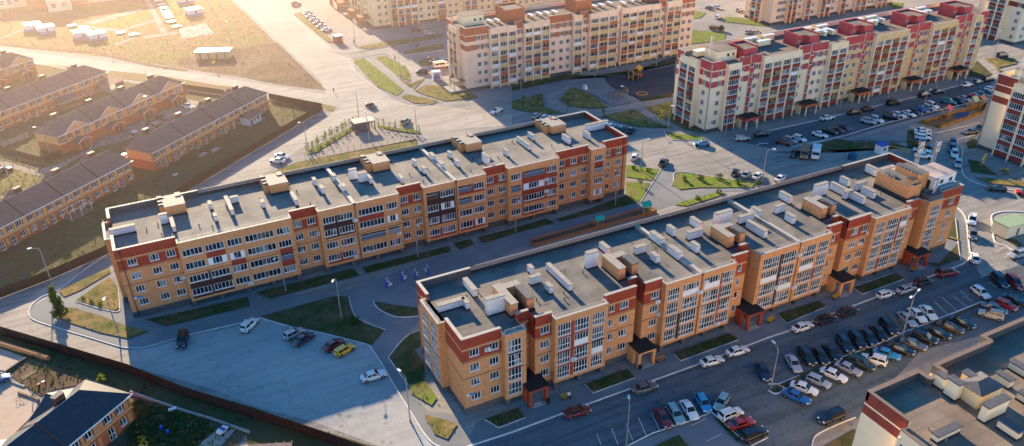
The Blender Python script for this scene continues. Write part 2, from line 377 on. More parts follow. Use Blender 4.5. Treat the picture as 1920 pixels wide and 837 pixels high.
class Building:
    def __init__(s,name,label,loc,cat='apartment building',group=None):
        s.root=thing(name,label,cat,loc,fixed=True,group=group); s.loc=loc; s.wins=[];s.logs=[];s.opens=[];s.walls=MB();s.cop=MB();s.deck=MB();s.trim=MB()
    def part(s,name,mb,mats,smooth=False): return mb.obj(name,mats,s.root,smooth)
    def openings(s,T,r,n,opens):
        for o in opens:
            a,b,c,d,kind=o[:5]
            if kind=='open':
                s.opens.append((T,r,n,o))
            elif kind!='blank':
                np_=o[5] if len(o)>5 else max(1,round((b-a)/.62))
                (s.logs if kind.startswith('log') else s.wins).append((b-a,d-c,np_,kind,T(a,n,c),r))
    def finish_windows(s,split):
        for name,lst in(('window',s.wins),('loggia_glazing',s.logs)):
            lst.sort(key=lambda q:(Vector(q[4])-CAM).length)
            for w,h,n,k,p,r in lst[:100]:
                if split:
                    f,g=win_mesh(w,h,n,k); o=link(name,f,s.root,p,r); child('pane',g,o)
                else: link(name,win_joined(w,h,n,k),s.root,p,r)
            rest=lst[100:]
            if rest:
                mb=MB()
                for w,h,n,k,p,r in rest:
                    me=win_joined(w,h,n,k); b=len(mb.v); mx=Matrix.Translation(p)@Matrix.Rotation(r,4,'Z')
                    mb.v.extend([tuple(mx@v.co) for v in me.vertices])
                    for q in me.polygons: mb.f.append(tuple(b+i for i in q.vertices)); mb.m.append(q.material_index)
                o=mb.obj(name,[M['pvc'],M['glass']],s.root); o['kind']='stuff'
    def finish_balconies(s,cols):
        items=[]
        for k,(T,r,n,o) in enumerate(s.opens):
            items.append(((Vector(T(o[0],n,o[2]))-CAM).length,T,r,n,o))
        items.sort(key=lambda q:q[0])
        rest=MB(); mats=[M['loggia'],M['glass'],M['pvc']]+cols
        for i,(_,T,r,n,o) in enumerate(items):
            mb=MB() if i<100 else rest
            a,b,c,d=o[:4]; w=b-a; k=3+(int(a*7+c*3)%len(cols)); B=lambda *q,**kw: mb.box(*q,T=T,**kw)
            B(a+.01,b-.01,n-.12,n-.04,c-.02,c+.98,k); B(a+.01,b-.01,n-.13,n-.03,c+.98,c+1.04,2)
            B(a+w*.12,a+w*.34,n-1.13,n-1.1,c+.1,d-.35,1); B(a+w*.42,a+w*.72,n-1.13,n-1.1,c+.9,d-.35,1); B(a+w*.40,a+w*.42,n-1.13,n-1.06,c+.1,d-.3,2); B(a+w*.72,a+w*.74,n-1.13,n-1.06,c+.9,d-.3,2)
            B(a+w*.34,a+w*.36,n-1.13,n-1.06,c+.1,d-.3,2)
            if i<100: mb.obj('balcony',mats,s.root)
        if rest.f: rest.obj('balcony',mats,s.root)['kind']='stuff'

# ------------------------------------------------------------- the two orange brick blocks
WALLM=['brick','brick_red','plinth','trim_light','brown','loggia','white']
BR,RED,PL,ST,BN,LG,WH=range(7)
DECK=13.3
def side(B,O,r,segs,zrec,hrec,zbay,hbay,yback,ledges=True):
    """one long side made of segments (u0,u1,kind,openings,bands); kinds: rec(ess), bay, nook"""
    T=frameT(O,r); off=dict(rec=0.,bay=1.15 if hbay>2 or r!=0 else 1.4,nook=-2.3); top=dict(rec=14.62,bay=13.95,nook=14.62)
    prev=None
    for u0,u1,kind,cols,bands in segs:
        n=off[kind]; zt=top[kind]; opens=[]
        for c in cols:
            a,b=c[0],c[1]; np_=c[2]; spec=c[3] if len(c)>3 else '....'
            zs,h=(zbay,hbay) if kind=='bay' else (zrec,hrec)
            for i,z in enumerate(zs):
                ch=spec[3-i]
                if ch=='-': continue
                kd={'.':'log' if kind=='bay' else 'win','o':'open','p':'logp','w':'logw'}[ch]
                opens.append((a,b,z,z+h,kd,np_))
        bb=list(bands); z0=0. if kind!='bay' else 1.25
        if kind!='bay':
            bb+= [(u0,u1,10.4,14.62,RED),(u0,u1,12.42,12.78,ST)]
            bb.append((u0,u1,0,1.3,PL))
        if kind=='rec' and len(bands) and bands[0][4]==-1: bb=bb[1:]
        facade(B.walls,T,u0,u1,z0,zt,opens,bb,BR,n,inner=LG)
        B.openings(T,r,n,opens)
        if kind=='bay':
            B.walls.face([T(u0,n,1.25),T(u0,0,1.25),T(u1,0,1.25),T(u1,n,1.25)],BR)
            B.walls.face([T(u0,0,0),T(u1,0,0),T(u1,0,1.25),T(u0,0,1.25)],PL)
            k=max(2,int((u1-u0)/4.6)+1)
            for i in range(k):
                u=u0+.45+(u1-u0-.9)*i/(k-1); B.walls.box(u-.4,u+.4,.05,n-.08,0,1.25,PL,T=T)
        # side walls towards the neighbour
        if prev is not None and prev[0]!=n:
            pn,pz=prev; a,b=min(pn,n),max(pn,n); z1=zt if n>pn else pz
            lo=0. if b<=0 else 1.25
            zc=[z for z in (lo,1.25,10.4,14.62) if lo<=z<=z1]+([z1] if z1 not in(lo,1.25,10.4,14.62) else [])
            zc=sorted(set(zc))
            for q in range(len(zc)-1):
                m=PL if zc[q+1]<=1.25 and lo<1.25 else (RED if zc[q]>=10.4 and b<=0 else BR)
                pts=[T(u0,a,zc[q]),T(u0,b,zc[q]),T(u0,b,zc[q+1]),T(u0,a,zc[q+1])]
                B.walls.face(pts if n>pn else pts[::-1],m)
        prev=(n,zt)
        # parapet, coping, deck strip
        if kind!='bay':
            dz=0. if r==0 else .004; ua=u0+(.44 if r==0 and u0==segs[0][0] else 0.); ub=u1-(.44 if r==0 and u1==segs[-1][1] else 0.)
            if r!=0: ua+=.012; ub-=.012
            B.walls.box(ua,ub,n-.42,n-.01,DECK-.3,14.6,RED,T=T); B.cop.box(u0-.04,u1+.04,n-.5,n+.06,14.62+dz,14.72+dz,T=T)
        else:
            B.walls.box(u0+.01,u1-.01,n-.3,n-.01,DECK-.3,13.93,BR,T=T); B.cop.box(u0-.04,u1+.04,n-.42,n+.06,13.95,14.04,T=T)
            B.cop.box(u0-.04,u0+.3,-.3,n-.42,13.95,14.035,T=T); B.cop.box(u1-.3,u1+.04,-.3,n-.42,13.95,14.035,T=T)
            # thin railing along the edge of the bay
            rl=MB()
            for z in(14.35,14.65): rl.box(u0+.2,u1-.2,n-.36,n-.33,z,z+.035,T=T)
            k=int((u1-u0)/1.6)
            for i in range(k+1):
                u=u0+.2+(u1-u0-.4)*i/max(1,k); rl.box(u-.02,u+.02,n-.36,n-.33,14.04,14.66,T=T)
            B.part('roof_railing',rl,[M['rail']])
        lo=min(n,0) if kind!='nook' else n
        if r==0: B.deck.face([T(u0,n-.2,DECK),T(u1,n-.2,DECK),T(u1,-yback,DECK),T(u0,-yback,DECK)])
        elif kind=='bay': B.deck.face([T(u0,n-.2,DECK),T(u1,n-.2,DECK),T(u1,-.5,DECK),T(u0,-.5,DECK)])
        if ledges:
            B.trim.box(u0-.01,u1+.01,n,n+.035,7.08,7.17,T=T)
            if kind!='bay': B.trim.box(u0-.01,u1+.01,n,n+.035,10.18,10.27,T=T)
def block_shell(B,x0,x1,y0,y1,bx):
    """the far ends and the back of a block, with its parapets"""
    w=B.walls
    w.face([(x1,y0,0),(x1,y1,0),(x1,y1,14.62),(x1,y0,14.62)],BR); w.face([(x1,y1,0),(x0,y1,0),(x0,y1,14.62),(x1,y1,14.62)],LG)
    w.box(x1-.42,x1-.01,y0+.42,y1-.42,DECK-.3,14.6,RED); B.cop.box(x1-.5,x1+.06,y0+.5,y1-.4,14.62,14.722)
    for a,b in((x0+.01,bx[0]),(bx[1],x1-.01)):
        w.box(a,b,y1-.4,y1-.01,DECK-.3,14.6,PL); B.cop.box(a-.06,b+.06,y1-.45,y1+.06,14.62,14.725)
    # the middle of the back stands out by a metre with a lower parapet and a rail on it
    a,b=bx; y2=y1+.35
    w.box(a,b,y2-.3,y2,.9,13.92,LG); w.face([(a,y1,.9),(a,y2,.9),(b,y2,.9),(b,y1,.9)],LG)
    B.trim.box(a,b,y2-.36,y2-.302,DECK-.1,13.9); B.deck.face([(a,y1,DECK+.002),(b,y1,DECK+.002),(b,y2-.3,DECK+.002),(a,y2-.3,DECK+.002)])
    B.cop.box(a-.06,b+.06,y2-.45,y2+.06,13.93,14.03); pass
    for k in range(int((b-a)/2)): B.rail.box(a+1+k*2,a+1.05+k*2,y2-.2,y2-.15,14.02,14.6)
    for z in(14.3,14.58): B.rail.box(a+.9,b-.9,y2-.2,y2-.16,z,z+.04)
def finish_block(B):
    B.part('wall',B.walls,[M[k] for k in WALLM]); B.part('coping',B.cop,[M['coping']]); B.part('roof',B.deck,[M['roof_hazed' if B is B1 else 'roof']]); B.part('ledge',B.trim,[M['trim_dark']]); B.part('back_railing',B.rail,[M['rail']])
def vent(B,p,q,w,h,kind='white',z=DECK,t=0.):
    """a vent shaft whose base runs from p to q, w wide and h tall, with an upstand of bitumen and a metal cap"""
    p=Vector(p);q=Vector(q);d=q-p
    if abs(d.x)>abs(d.y): p.y=q.y=(p.y+q.y)/2
    else: p.x=q.x=(p.x+q.x)/2
    h+=.4
    x0,x1=sorted((p.x,q.x));y0,y1=sorted((p.y,q.y))
    if x1-x0<y1-y0: x0-=w/2;x1+=w/2
    else: y0-=w/2;y1+=w/2
    mb=MB(); mb.box(x0,x1,y0,y1,z,z+h,0); mb.box(x0-.03,x1+.03,y0-.03,y1+.03,z-.01,z+.32,1)
    o=B.part('vent_shaft',mb,[M['ventwhite' if kind=='white' else kind],M['flash']])
    cap=MB(); cap.box(x0-.07,x1+.07,y0-.07,y1+.07,z+h+.12,z+h+.19,0,top=1)
    nx=max(1,int(max(x1-x0,y1-y0)/.55))
    for i in range(nx+1):
        if x1-x0>y1-y0:
            x=x0+(x1-x0-.1)*i/nx
            for y in(y0,y1-.1): cap.box(x,x+.1,y,y+.1,z+h,z+h+.14,0)
        else:
            y=y0+(y1-y0-.1)*i/nx
            for x in(x0,x1-.1): cap.box(x,x+.1,y,y+.1,z+h,z+h+.14,0)
    c=cap.obj('cap',[M['capmetal'],M['captop']]); c.parent=o
def stair_head(B,x0,x1,y0,y1,h,open_front=True,m='brick',z=DECK):
    mb=MB(); t=1.1
    if open_front:
        mb.box(x0,x0+t*1.2,y0,y1,z,z+h,0,top=2); mb.box(x0+t*1.2,x1,y1-t*1.4,y1,z,z+h*.98,0,top=2); mb.box(x1-t*1.1,x1,y0+.3,y1-t*1.4,z,z+h*.94,0,top=2)
    else: mb.box(x0,x1,y0,y1,z,z+h,0,top=2)
    mb.box(x0-.04,x1+.04,y0-.04,y1+.04,z-.02,z+.4,1)
    o=B.part('stair_head',mb,[M[m],M['flash'],M['captop']])
    cap=MB()
    cap.box(x0-.12,x0+t*1.2+.12,y0-.12,y1+.12,z+h+.1,z+h+.18,0,top=1)
    if open_front: cap.box(x1-t*1.1-.1,x1+.12,y0+.2,y1-t*1.5,z+h+.06,z+h+.14,0)
    else: cap.box(x0+t*1.2+.2,x1+.1,y0-.1,y1+.1,z+h+.02,z+h+.1,0,top=1)
    for i in range(5):
        y=y0+(y1-y0-.1)*i/4
        cap.box(x0,x0+.1,y,y+.1,z+h,z+h+.1,0); cap.box(x0+t*1.2-.1,x0+t*1.2,y,y+.1,z+h,z+h+.1,0)
    c=cap.obj('cap',[M['capmetal'],M['captop']]); c.parent=o
def drainpipe(B,x,y,z0,z1):
    mb=MB(); mb.tube((x,y,z0),(x,y,z1),.07,n=6); mb.box(x-.18,x+.18,y-.05,y+.15,z1-.25,z1+.1); B.part('drainpipe',mb,[M['trim_dark']])
def aircon(B,x,y,z):
    mb=MB(); mb.box(x,x+.85,y-.4,y-.02,z,z+.6,0); mb.tube((x+.32,y-.41,z+.3),(x+.32,y-.4,z+.3),.22,n=12,mi=1); mb.box(x+.05,x+.12,y-.35,y,z-.1,z,1); mb.box(x+.7,x+.77,y-.35,y,z-.1,z,1)
    B.part('air_conditioner',mb,[M['pvc'],M['steel']])
def plate(B,x,y,z,w=.9,r=0):
    mb=MB(); mb.box(x,x+w,y-.05,y,z,z+.42,0); mb.box(x+.04,x+.2,y-.06,y-.05,z+.08,z+.34,1); mb.box(x-.32,x-.02,y-.05,y,z-.02,z+.5,1)
    B.part('address_plate',mb,[mat('plate_blue',(.05,.28,.5),rough=.4),M['pvc']])

RS=[2.4,5.25,8.1,10.95]
# --- the block further back, seen over its long shaded side with loggias
B1=Building('apartment_block','farther orange brick block with rows of loggias, row houses beside its left end',(46.7,152,0)); B1.rail=MB()
def W(xs,w=1.6,n=3): return [(x,x+w,n) for x in xs]
segs=[(-8.2,2.3,'rec',W([-6.5,-2.78,.15]),[]),
 (2.3,23.35,'bay',[(2.8,6.35,5),(6.8,10.3,5,'.p..'),(10.85,13.6,4,'.p..'),(14.15,19.55,7),(20.1,22.6,4,'..o.')],
   [(6.8,10.3,9.56,10.95,RED),(10.85,13.6,6.72,8.1,RED),(2.7,6.8,3.87,5.3,BN),(2.7,6.8,1.75,2.4,BN),(6.35,6.8,1.75,6.9,BN),(6.8,10.4,3.87,5.3,BN),(6.8,10.4,1.75,2.4,BN),(20.1,22.6,6.7,8.1,RED),(20.1,22.6,3.87,5.25,RED)]),
 (23.35,28.45,'rec',W([23.72,26.43]),[]),
 (28.45,45.3,'bay',[(29.2,31.6,4),(32.15,35.25,5),(36.4,41.7,7,'..o.'),(42.3,44.65,4,'.po.')],
   [(31.6,32.15,7.7,12.4,BN),(29.2,35.4,9.56,10.95,BN),(29.2,35.4,7.6,8.1,BN),(35.25,35.5,7.6,10.95,BN),(31.6,32.15,1.8,3.9,RED),(29.2,35.4,1.75,2.4,RED),(36.4,41.7,9.56,10.95,RED)]),
 (45.3,50.5,'rec',W([45.87,48.7]),[]),
 (50.5,64.9,'bay',[(51.2,53.6,4,'o...'),(54.2,57.2,5,'.p..'),(58.35,61.3,4,'oo..'),(61.9,64.3,4,'...p')],
   [(51.1,57.5,4.8,12.5,BN),(51.2,57.4,1.75,2.4,RED),(53.6,54.2,1.75,3.9,RED),(58.35,64.3,10.3,10.95,RED),(61.3,61.9,10.3,12.4,RED),(58.35,64.3,1.8,2.4,RED),(61.3,61.9,1.8,3.9,RED)]),
 (64.9,70.0,'rec',W([65.6,68.4]),[]),
 (70.0,82.8,'bay',[(70.75,73.1,4,'.o..'),(73.75,79.05,8,'op..'),(79.6,82.1,4)],
   [(73.6,82.2,9.56,10.95,RED),(73.6,82.2,6.7,8.1,RED),(73.6,82.2,4.7,5.25,RED),(79.05,79.6,4.7,12.4,RED),(73.4,73.75,2.0,12.4,RED),(73.4,79.1,1.8,2.4,RED)]),
 (82.8,91.1,'rec',[(83.65,84.95,2),(86.5,88.15,3),(89.5,91.0,3)],[]),
 (91.1,95.0,'bay',[(92.05,94.35,4,'.o.p')],[(92.05,94.35,9.56,10.95,RED)]),
 (95.0,101.7,'rec',[(96.05,97.15,2),(98.65,100.15,3)],[])]
side(B1,(0,142.6),0,segs,RS,1.36,RS,1.46,161.3-142.6)
side(B1,(-8.2,0),-PI/2,[(-161.3,-156.6,'rec',[],[]),(-156.6,-149.,'bay',[(-156.,-153.5,4),(-152.4,-149.9,4)],[]),(-149.,-142.6,'rec',[],[])],RS,1.36,[1.97,4.78,7.6,10.42],2.3,0)
block_shell(B1,-8.2,101.7,142.6,161.3,(9.0,93.4))
for x in(35.85,57.8):
    B1.cop.box(x-.35,x+.35,141.3,162.,DECK,14.1); drainpipe(B1,x,141.08,1.25,13.9)
for x in(-7.3,100.7): drainpipe(B1,x,142.5,.3,14.3)
for x,z in((1.4,5.9),(13.0,1.9),(35.1,10.2),(34.3,2.0),(44.0,4.8),(70.,11.3),(79.,9.2),(79.,6.4),(27.8,8.4)): aircon(B1,x,142.55 if(x<2.3 or 23.4<x<28.4 or x==70.) else 141.15,z)
plate(B1,-6.9,142.55,4.0,1.3)
finish_block(B1); B1.finish_windows(True); B1.finish_balconies([mat('balcony_blue_grey',(.12,.15,.2)),mat('balcony_dark',(.1,.06,.05)),mat('balcony_grey',(.25,.25,.25))])
for p,q,w,h in [((-8.17,151.32),(-3.80,151.15),.9,1.0),((0.73,151.66),(2.13,151.64),.8,1.7),((2.60,152.29),(2.74,146.98),.6,.8),
 ((10.38,154.90),(10.37,153.16),.6,.9),((10.34,148.92),(10.43,147.47),.6,.9),((13.33,155.52),(14.01,148.61),.6,.9),((14.36,154.24),(15.82,154.17),.7,1.0),
 ((19.66,150.47),(19.78,148.91),.6,.9),((25.62,150.65),(25.99,146.67),.6,1.0),((31.52,155.48),(31.56,153.80),.6,1.),((31.85,151.15),(31.94,149.23),.6,1.),((35.57,155.25),(35.73,153.67),.7,1.1),((35.80,149.57),(36.10,147.70),.7,1.1),
 ((38.67,153.65),(40.26,152.98),.7,2.0),((40.04,151.32),(41.76,150.97),.7,1.7),((41.97,151.25),(42.16,148.98),.6,1.),((47.58,148.38),(48.30,146.02),.6,.9),((53.30,154.35),(53.47,152.65),.6,1.),((53.65,149.93),(53.89,148.26),.6,1.),
 ((57.84,155.68),(58.15,153.31),.8,1.),((57.93,150.74),(58.31,148.63),.8,.9),((61.83,154.61),(62.03,153.05),.6,1.),((61.49,149.85),(61.57,147.90),.6,1.),((67.25,148.32),(67.75,145.35),.6,1.8),((73.33,149.75),(73.60,147.80),.6,1.),
 ((82.66,155.75),(82.92,153.15),.6,1.),((78.86,154.78),(79.92,148.88),.6,.9),((88.73,150.55),(89.28,147.24),.6,1.2),((96.01,152.13),(102.11,151.72),.8,1.5),((94.35,149.91),(94.42,147.41),.6,1.1)]: vent(B1,p,q,w,h)
for x0 in(2.1,22.3,44.3,66.2,88.2):
    mb=MB(); mb.box(x0,x0+3.8,154.2,158.,DECK,15.5,0,top=2); mb.box(x0-.06,x0+3.86,154.15,158.05,15.5,15.62,2); mb.box(x0-.9,x0,155.6,161.,DECK,15.2,0,top=2); mb.box(x0+.4,x0+3.4,159.6,161.2,DECK,14.9,0,top=2); mb.box(x0+2.5,x0+3.5,158.,159.6,DECK,15.6,0,top=2); mb.box(x0-.04,x0+3.84,154.16,158.04,DECK-.02,DECK+.4,1)
    o=B1.part('stair_head',mb,[M['brick'],M['flash'],M['captop']])
    cap=MB()
    for a,b in((155.8,156.5),(157.4,158.1),(159.2,160.)): cap.box(x0-.95,x0+.05,a,b,15.2,15.5,0,top=1)
    cap.box(x0+2.45,x0+3.55,157.9,159.7,15.6,15.8,0,top=1); c=cap.obj('cap',[M['capmetal'],M['captop']]); c.parent=o
# --- the block in front of it, seen over its entrance side
B2=Building('apartment_block','nearest orange brick block with five porches and a white cabin on its roof end',(91,98,0)); B2.rail=MB()
R2Z=[2.5,5.35,8.2,11.05]; LZ=[1.97,4.78,7.6,10.42]
def strip(a,b,m,z0=1.9,z1=12.75): return (a,b,z0,z1,m)
segs=[(35.9,42.5,'rec',W([37.1,40.4]),[]),
 (42.5,46.2,'bay',[(43.05,45.4,4)],[(43.05,45.4,7.1,7.6,RED),(43.05,45.4,9.9,10.42,BN)]),
 (46.2,48.4,'nook',[(47.3,47.9,1)],[]),
 (48.4,51.35,'rec',W([49.35]),[]),
 (51.35,61.1,'bay',[(51.85,54.2,5),(54.9,57.6,5,'.w..'),(58.25,60.5,5,'..w.')],[strip(54.2,54.9,RED),(51.85,57.6,4.27,4.78,RED),(51.85,57.6,7.08,7.6,RED),(51.85,57.6,9.9,10.42,RED),(58.25,60.5,7.08,7.6,BN)]),
 (61.1,67.3,'rec',[(62.1,63.1,2),(64.2,65.85,3)],[]),
 (67.3,68.9,'nook',[(68.1,68.7,1)],[]),
 (68.9,72.4,'rec',W([70.35],1.65),[]),
 (72.4,87.3,'bay',[(73.0,75.4,5),(76.1,79.5,6,'w...'),(80.6,84.05,6,'w...'),(84.45,86.95,5)],[strip(75.4,76.1,BN,1.9,7.1),strip(84.05,84.45,RED)]),
 (87.3,90.7,'rec',[(88.85,89.7,1)],[]),
 (90.7,92.7,'nook',[(91.6,92.2,1)],[]),
 (92.7,109.6,'bay',[(93.6,97.4,7,'.w..'),(98.0,101.4,6,'..w.'),(102.75,106.2,6,'.w..'),(106.75,109.2,5)],[strip(97.4,98.0,BN),(106.2,106.75,4.8,7.1,RED)]),
 (109.6,113.1,'rec',[(111.2,111.9,1)],[]),
 (113.1,114.8,'nook',[(114.0,114.55,1)],[]),
 (114.8,120.6,'rec',W([116.15,118.8],1.7),[]),
 (120.6,130.3,'bay',[(121.45,123.75,5),(124.4,127.4,5),(127.9,129.9,4,'w...')],[strip(127.4,127.9,RED,7.1,12.75),(124.4,127.4,1.75,2.,RED),(123.75,124.4,1.9,4.4,RED)]),
 (130.3,133.6,'rec',[(131.8,132.4,1)],[]),
 (133.6,135.2,'nook',[],[]),
 (135.2,139.4,'bay',[(136.4,139.0,5)],[(136.4,139.,4.27,4.78,RED)]),
 (139.4,146.3,'rec',W([143.1],1.45),[])]
side(B2,(0,89.0),0,segs,R2Z,1.36,LZ,2.3,107.4-89)
side(B2,(35.9,0),-PI/2,[(-107.4,-103.,'rec',[],[]),(-103.,-95.4,'bay',[(-102.4,-99.95,4),(-98.95,-96.5,4)],[]),(-95.4,-89.,'rec',[],[])],R2Z,1.36,LZ,2.3,0)
block_shell(B2,35.9,146.3,89.,107.4,(45.6,132.2))
for x in(79.9,101.85):
    B2.cop.box(x-.35,x+.35,88.1,108.2,DECK,14.1); drainpipe(B2,x,87.78,1.25,13.9)
for x,y,z in((39.6,89.,11.4),(54.3,87.85,4.9),(71.2,89.,10.1),(71.9,89.,7.3),(79.2,87.85,10.2),(80.2,87.85,11.9),(84.1,87.85,1.9),(101.5,87.85,11.3),(101.7,87.85,4.2),(97.2,87.85,5.6),(120.2,89.,10.3),(118.4,89.,8.4)): aircon(B2,x,y-.05,z)
plate(B2,36.6,88.95,3.6,1.0)
finish_block(B2); B2.finish_windows(True); B2.finish_balconies([M['brown']])
for p,q,w,h in [((57.76,102.12),(58.12,94.32),.7,.9),((54.65,103.27),(55.08,101.86),.7,.9),((52.95,99.44),(54.90,99.27),.8,1.1),((54.63,96.81),(54.88,95.15),.7,1.),((63.86,99.37),(66.13,99.29),.9,2.7),((69.58,104.05),(70.17,101.45),.8,.9),((73.91,99.43),(76.15,99.07),.9,1.1),((75.39,96.54),(75.86,94.72),.8,1.1),
 ((79.51,102.73),(80.44,99.27),1.,1.1),((79.35,96.99),(80.20,93.74),1.,1.1),((83.77,103.09),(84.03,101.04),.8,1.2),((89.40,103.58),(89.81,100.60),.8,1.2),((85.30,99.22),(88.45,98.88),.9,1.2),((83.73,96.05),(84.11,94.21),.8,1.2),((92.52,100.70),(96.26,100.26),.9,2.5),((97.43,99.46),(100.92,99.35),.8,1.1),((97.67,97.51),(98.22,92.61),.8,1.2),((102.25,101.51),(102.83,99.13),.9,1.1),
 ((111.52,103.84),(112.08,100.88),.8,1.2),((106.20,99.37),(108.49,99.21),.9,1.2),((106.10,96.37),(106.59,94.26),.8,1.2),((117.79,100.87),(121.02,100.93),.8,2.3),((123.53,102.05),(123.90,97.99),.8,1.2),((123.76,97.17),(124.17,93.86),.8,1.2),((122.38,97.47),(124.46,97.51),.8,1.3),((127.24,103.16),(127.68,101.01),.8,1.2),((127.36,99.31),(130.01,99.08),.8,1.2),((127.55,97.64),(127.66,94.60),.8,1.2),
 ((136.33,104.63),(136.34,101.11),.8,1.3),((134.17,99.86),(138.24,99.58),.9,2.6),((36.29,99.12),(40.85,99.25),.9,.9),((40.72,99.32),(40.98,97.45),.7,.9)]: vent(B2,p,q,w,h)
vent(B2,(43.4,100.2),(43.4,104.4),.8,1.); vent(B2,(42.73,94.83),(45.82,94.58),.9,2.7)
for x0,x1,y0,y1 in((45.8,50.2,92.4,98.7),(66.5,70.6,93.2,98.4),(89.5,93.6,93.,97.9),(112.,116.,93.2,98.2)): stair_head(B2,x0,x1,y0,y1,2.4)
# stepped brick stair and lift head at the far right end, with the white cabin on it
mb=MB(); mb.box(132.,135.2,90.4,98.6,DECK,17.,0,top=1); mb.box(135.2,138.2,91.6,97.,DECK,18.2,0,top=1); mb.box(132.9,134.6,91.,92.6,17.,17.7,0,top=2); mb.box(131.95,135.25,90.35,98.65,DECK-.02,14.3,2)
o=B2.part('lift_head',mb,[M['brick'],M['roof'],M['flash']])
cap=MB(); cap.box(135.05,136.3,91.5,97.2,18.45,18.55,0,top=0); cap.box(132.,133.2,94.5,97.,17.25,17.35,0); 
for i in range(7): cap.box(135.15,135.3,91.7+i*.85,91.85+i*.85,18.2,18.45,1); cap.box(136.05,136.2,91.7+i*.85,91.85+i*.85,18.2,18.45,1)
for i in range(4): cap.box(132.05,132.2,94.6+i*.7,94.75+i*.7,17.,17.25,1)
c=cap.obj('cap',[M['capmetal'],M['pvc']]); c.parent=o
for name,m in(('brick',0),):
    cb=MB(); cb.box(138.4,144.4,90.1,95.4,DECK+.5,17.4,0); cb.box(138.3,144.5,90.,95.5,17.4,17.5,1,top=2)
    for x in(140.,142.6): cb.box(x,x+.9,90.05,90.1,15.9,16.7,3)
    cb.box(138.36,138.4,91.,92.,14.6,16.6,3)
    B2.part('roof_cabin',cb,[M['white'],M['coping'],mat('cabin_roof_sheet',(.5,.42,.36),(.32,.25,.22),scale=.25,rough=.5),M['glass']])
fl=MB(); fl.box(139.6,145.6,89.6,90.02,14.8,14.95,0); fl.box(139.6,145.6,89.55,89.6,14.95,15.6,1); B2.part('cabin_walkway',fl,[M['steel'],mat('blue_mesh_panel',(.05,.16,.25),rough=.5)])
hb=MB(); hb.box(135.6,138.9,88.,90.2,14.06,15.0,0); hb.tube((137.2,89.,15.),(137.6,89.,17.),.18,n=8,mi=1); hb.tube((137.6,89.,17.),(139.,90.,17.2),.18,n=8,mi=1); B2.part('ventilation_unit',hb,[M['capmetal'],M['steel']])
for x,y in((141.6,97.4),(144.6,95.9)):
    ms=MB(); H=8.4
    for dx,dy in((0,0),(.7,0),(.35,.6)): ms.tube((x+dx,y+dy,DECK),(x+dx,y+dy,DECK+H),.045,n=5)
    for k in range(14):
        z=DECK+k*.6
        for (a,b),(c,d) in(((0,0),(.7,0)),((.7,0),(.35,.6)),((.35,.6),(0,0))): ms.tube((x+a,y+b,z),(x+c,y+d,z+.6),.03,n=4)
    for z in(DECK+6.2,DECK+7.2): ms.box(x-.15,x+.15,y-.25,y-.05,z,z+1.2,1); ms.box(x+.55,x+.85,y-.25,y-.05,z,z+1.2,1)
    B2.part('antenna_mast',ms,[M['steel'],M['rail']])
for x,y in((58.6,99.),(52.2,97.),(76.6,97.6),(99.4,96.8),(72.4,96.9),(123.2,97.)):   # short aerial groups
    ms=MB()
    for dx in(0,.5,1.): ms.tube((x+dx,y,DECK),(x+dx,y,DECK+1.6+.3*dx),.03,n=4)
    ms.tube((x,y,DECK+1.3),(x+1,y,DECK+1.3),.025,n=4); B2.part('aerial',ms,[M['trim_dark']])
# little mushroom vents scattered over both roofs
for B,xa,xb,ya,yb in((B1,-6,100,144,160),(B2,38,144,91,106)):
    for k in range(26):
        x,y=R.uniform(xa,xb),R.uniform(ya,yb); mb=MB(); mb.tube((x,y,DECK),(x,y,DECK+.45),.09,n=6); mb.tube((x,y,DECK+.45),(x,y,DECK+.55),.17,.1,n=8); B.part('roof_vent',mb,[M['capmetal']])
# porches over the five entrances
for i,(x,c) in enumerate(((45.6,'brick_red'),(66.4,'brick'),(89.9,'brick_red'),(112.6,'brick'),(133.3,'brick_red'))):
    w=3.5; y0,y1=85.7,89.0
    pb=MB(); pb.box(x,x+w,y0,y1+2.,2.9,3.35,0,top=1); pb.box(x-.12,x+w+.12,y0-.12,y1-.02,3.35,3.47,1); pb.box(x-.05,x+.45,y0+1.6,y1,0,2.9,0); pb.box(x+.45,x+w-.4,y0+.5,y0+.52,2.6,2.9,0)
    o=B2.part('porch',pb,[M[c],M['black_roof']])
    for px in(x+.05,x+w-.55):
        pl=MB(); pl.box(px,px+.5,y0+.05,y0+.55,0,2.9); pl.box(px-.06,px+.56,y0-.01,y0+.61,0,.3); q=pl.obj('pillar',[M[c]]); q.parent=o
    st=MB(); st.box(x+.4,x+w-.5,y0-.3,y1+1.5,0,.16); st.box(x+1.,x+w-1.1,y0+.1,y1+1.5,.16,.32); q=st.obj('step',[M['concrete']]); q.parent=o
    dr=MB(); dr.box(x+1.1,x+2.2,91.18,91.28,.3,2.4); q=dr.obj('door',[M['trim_dark']]); q.parent=o

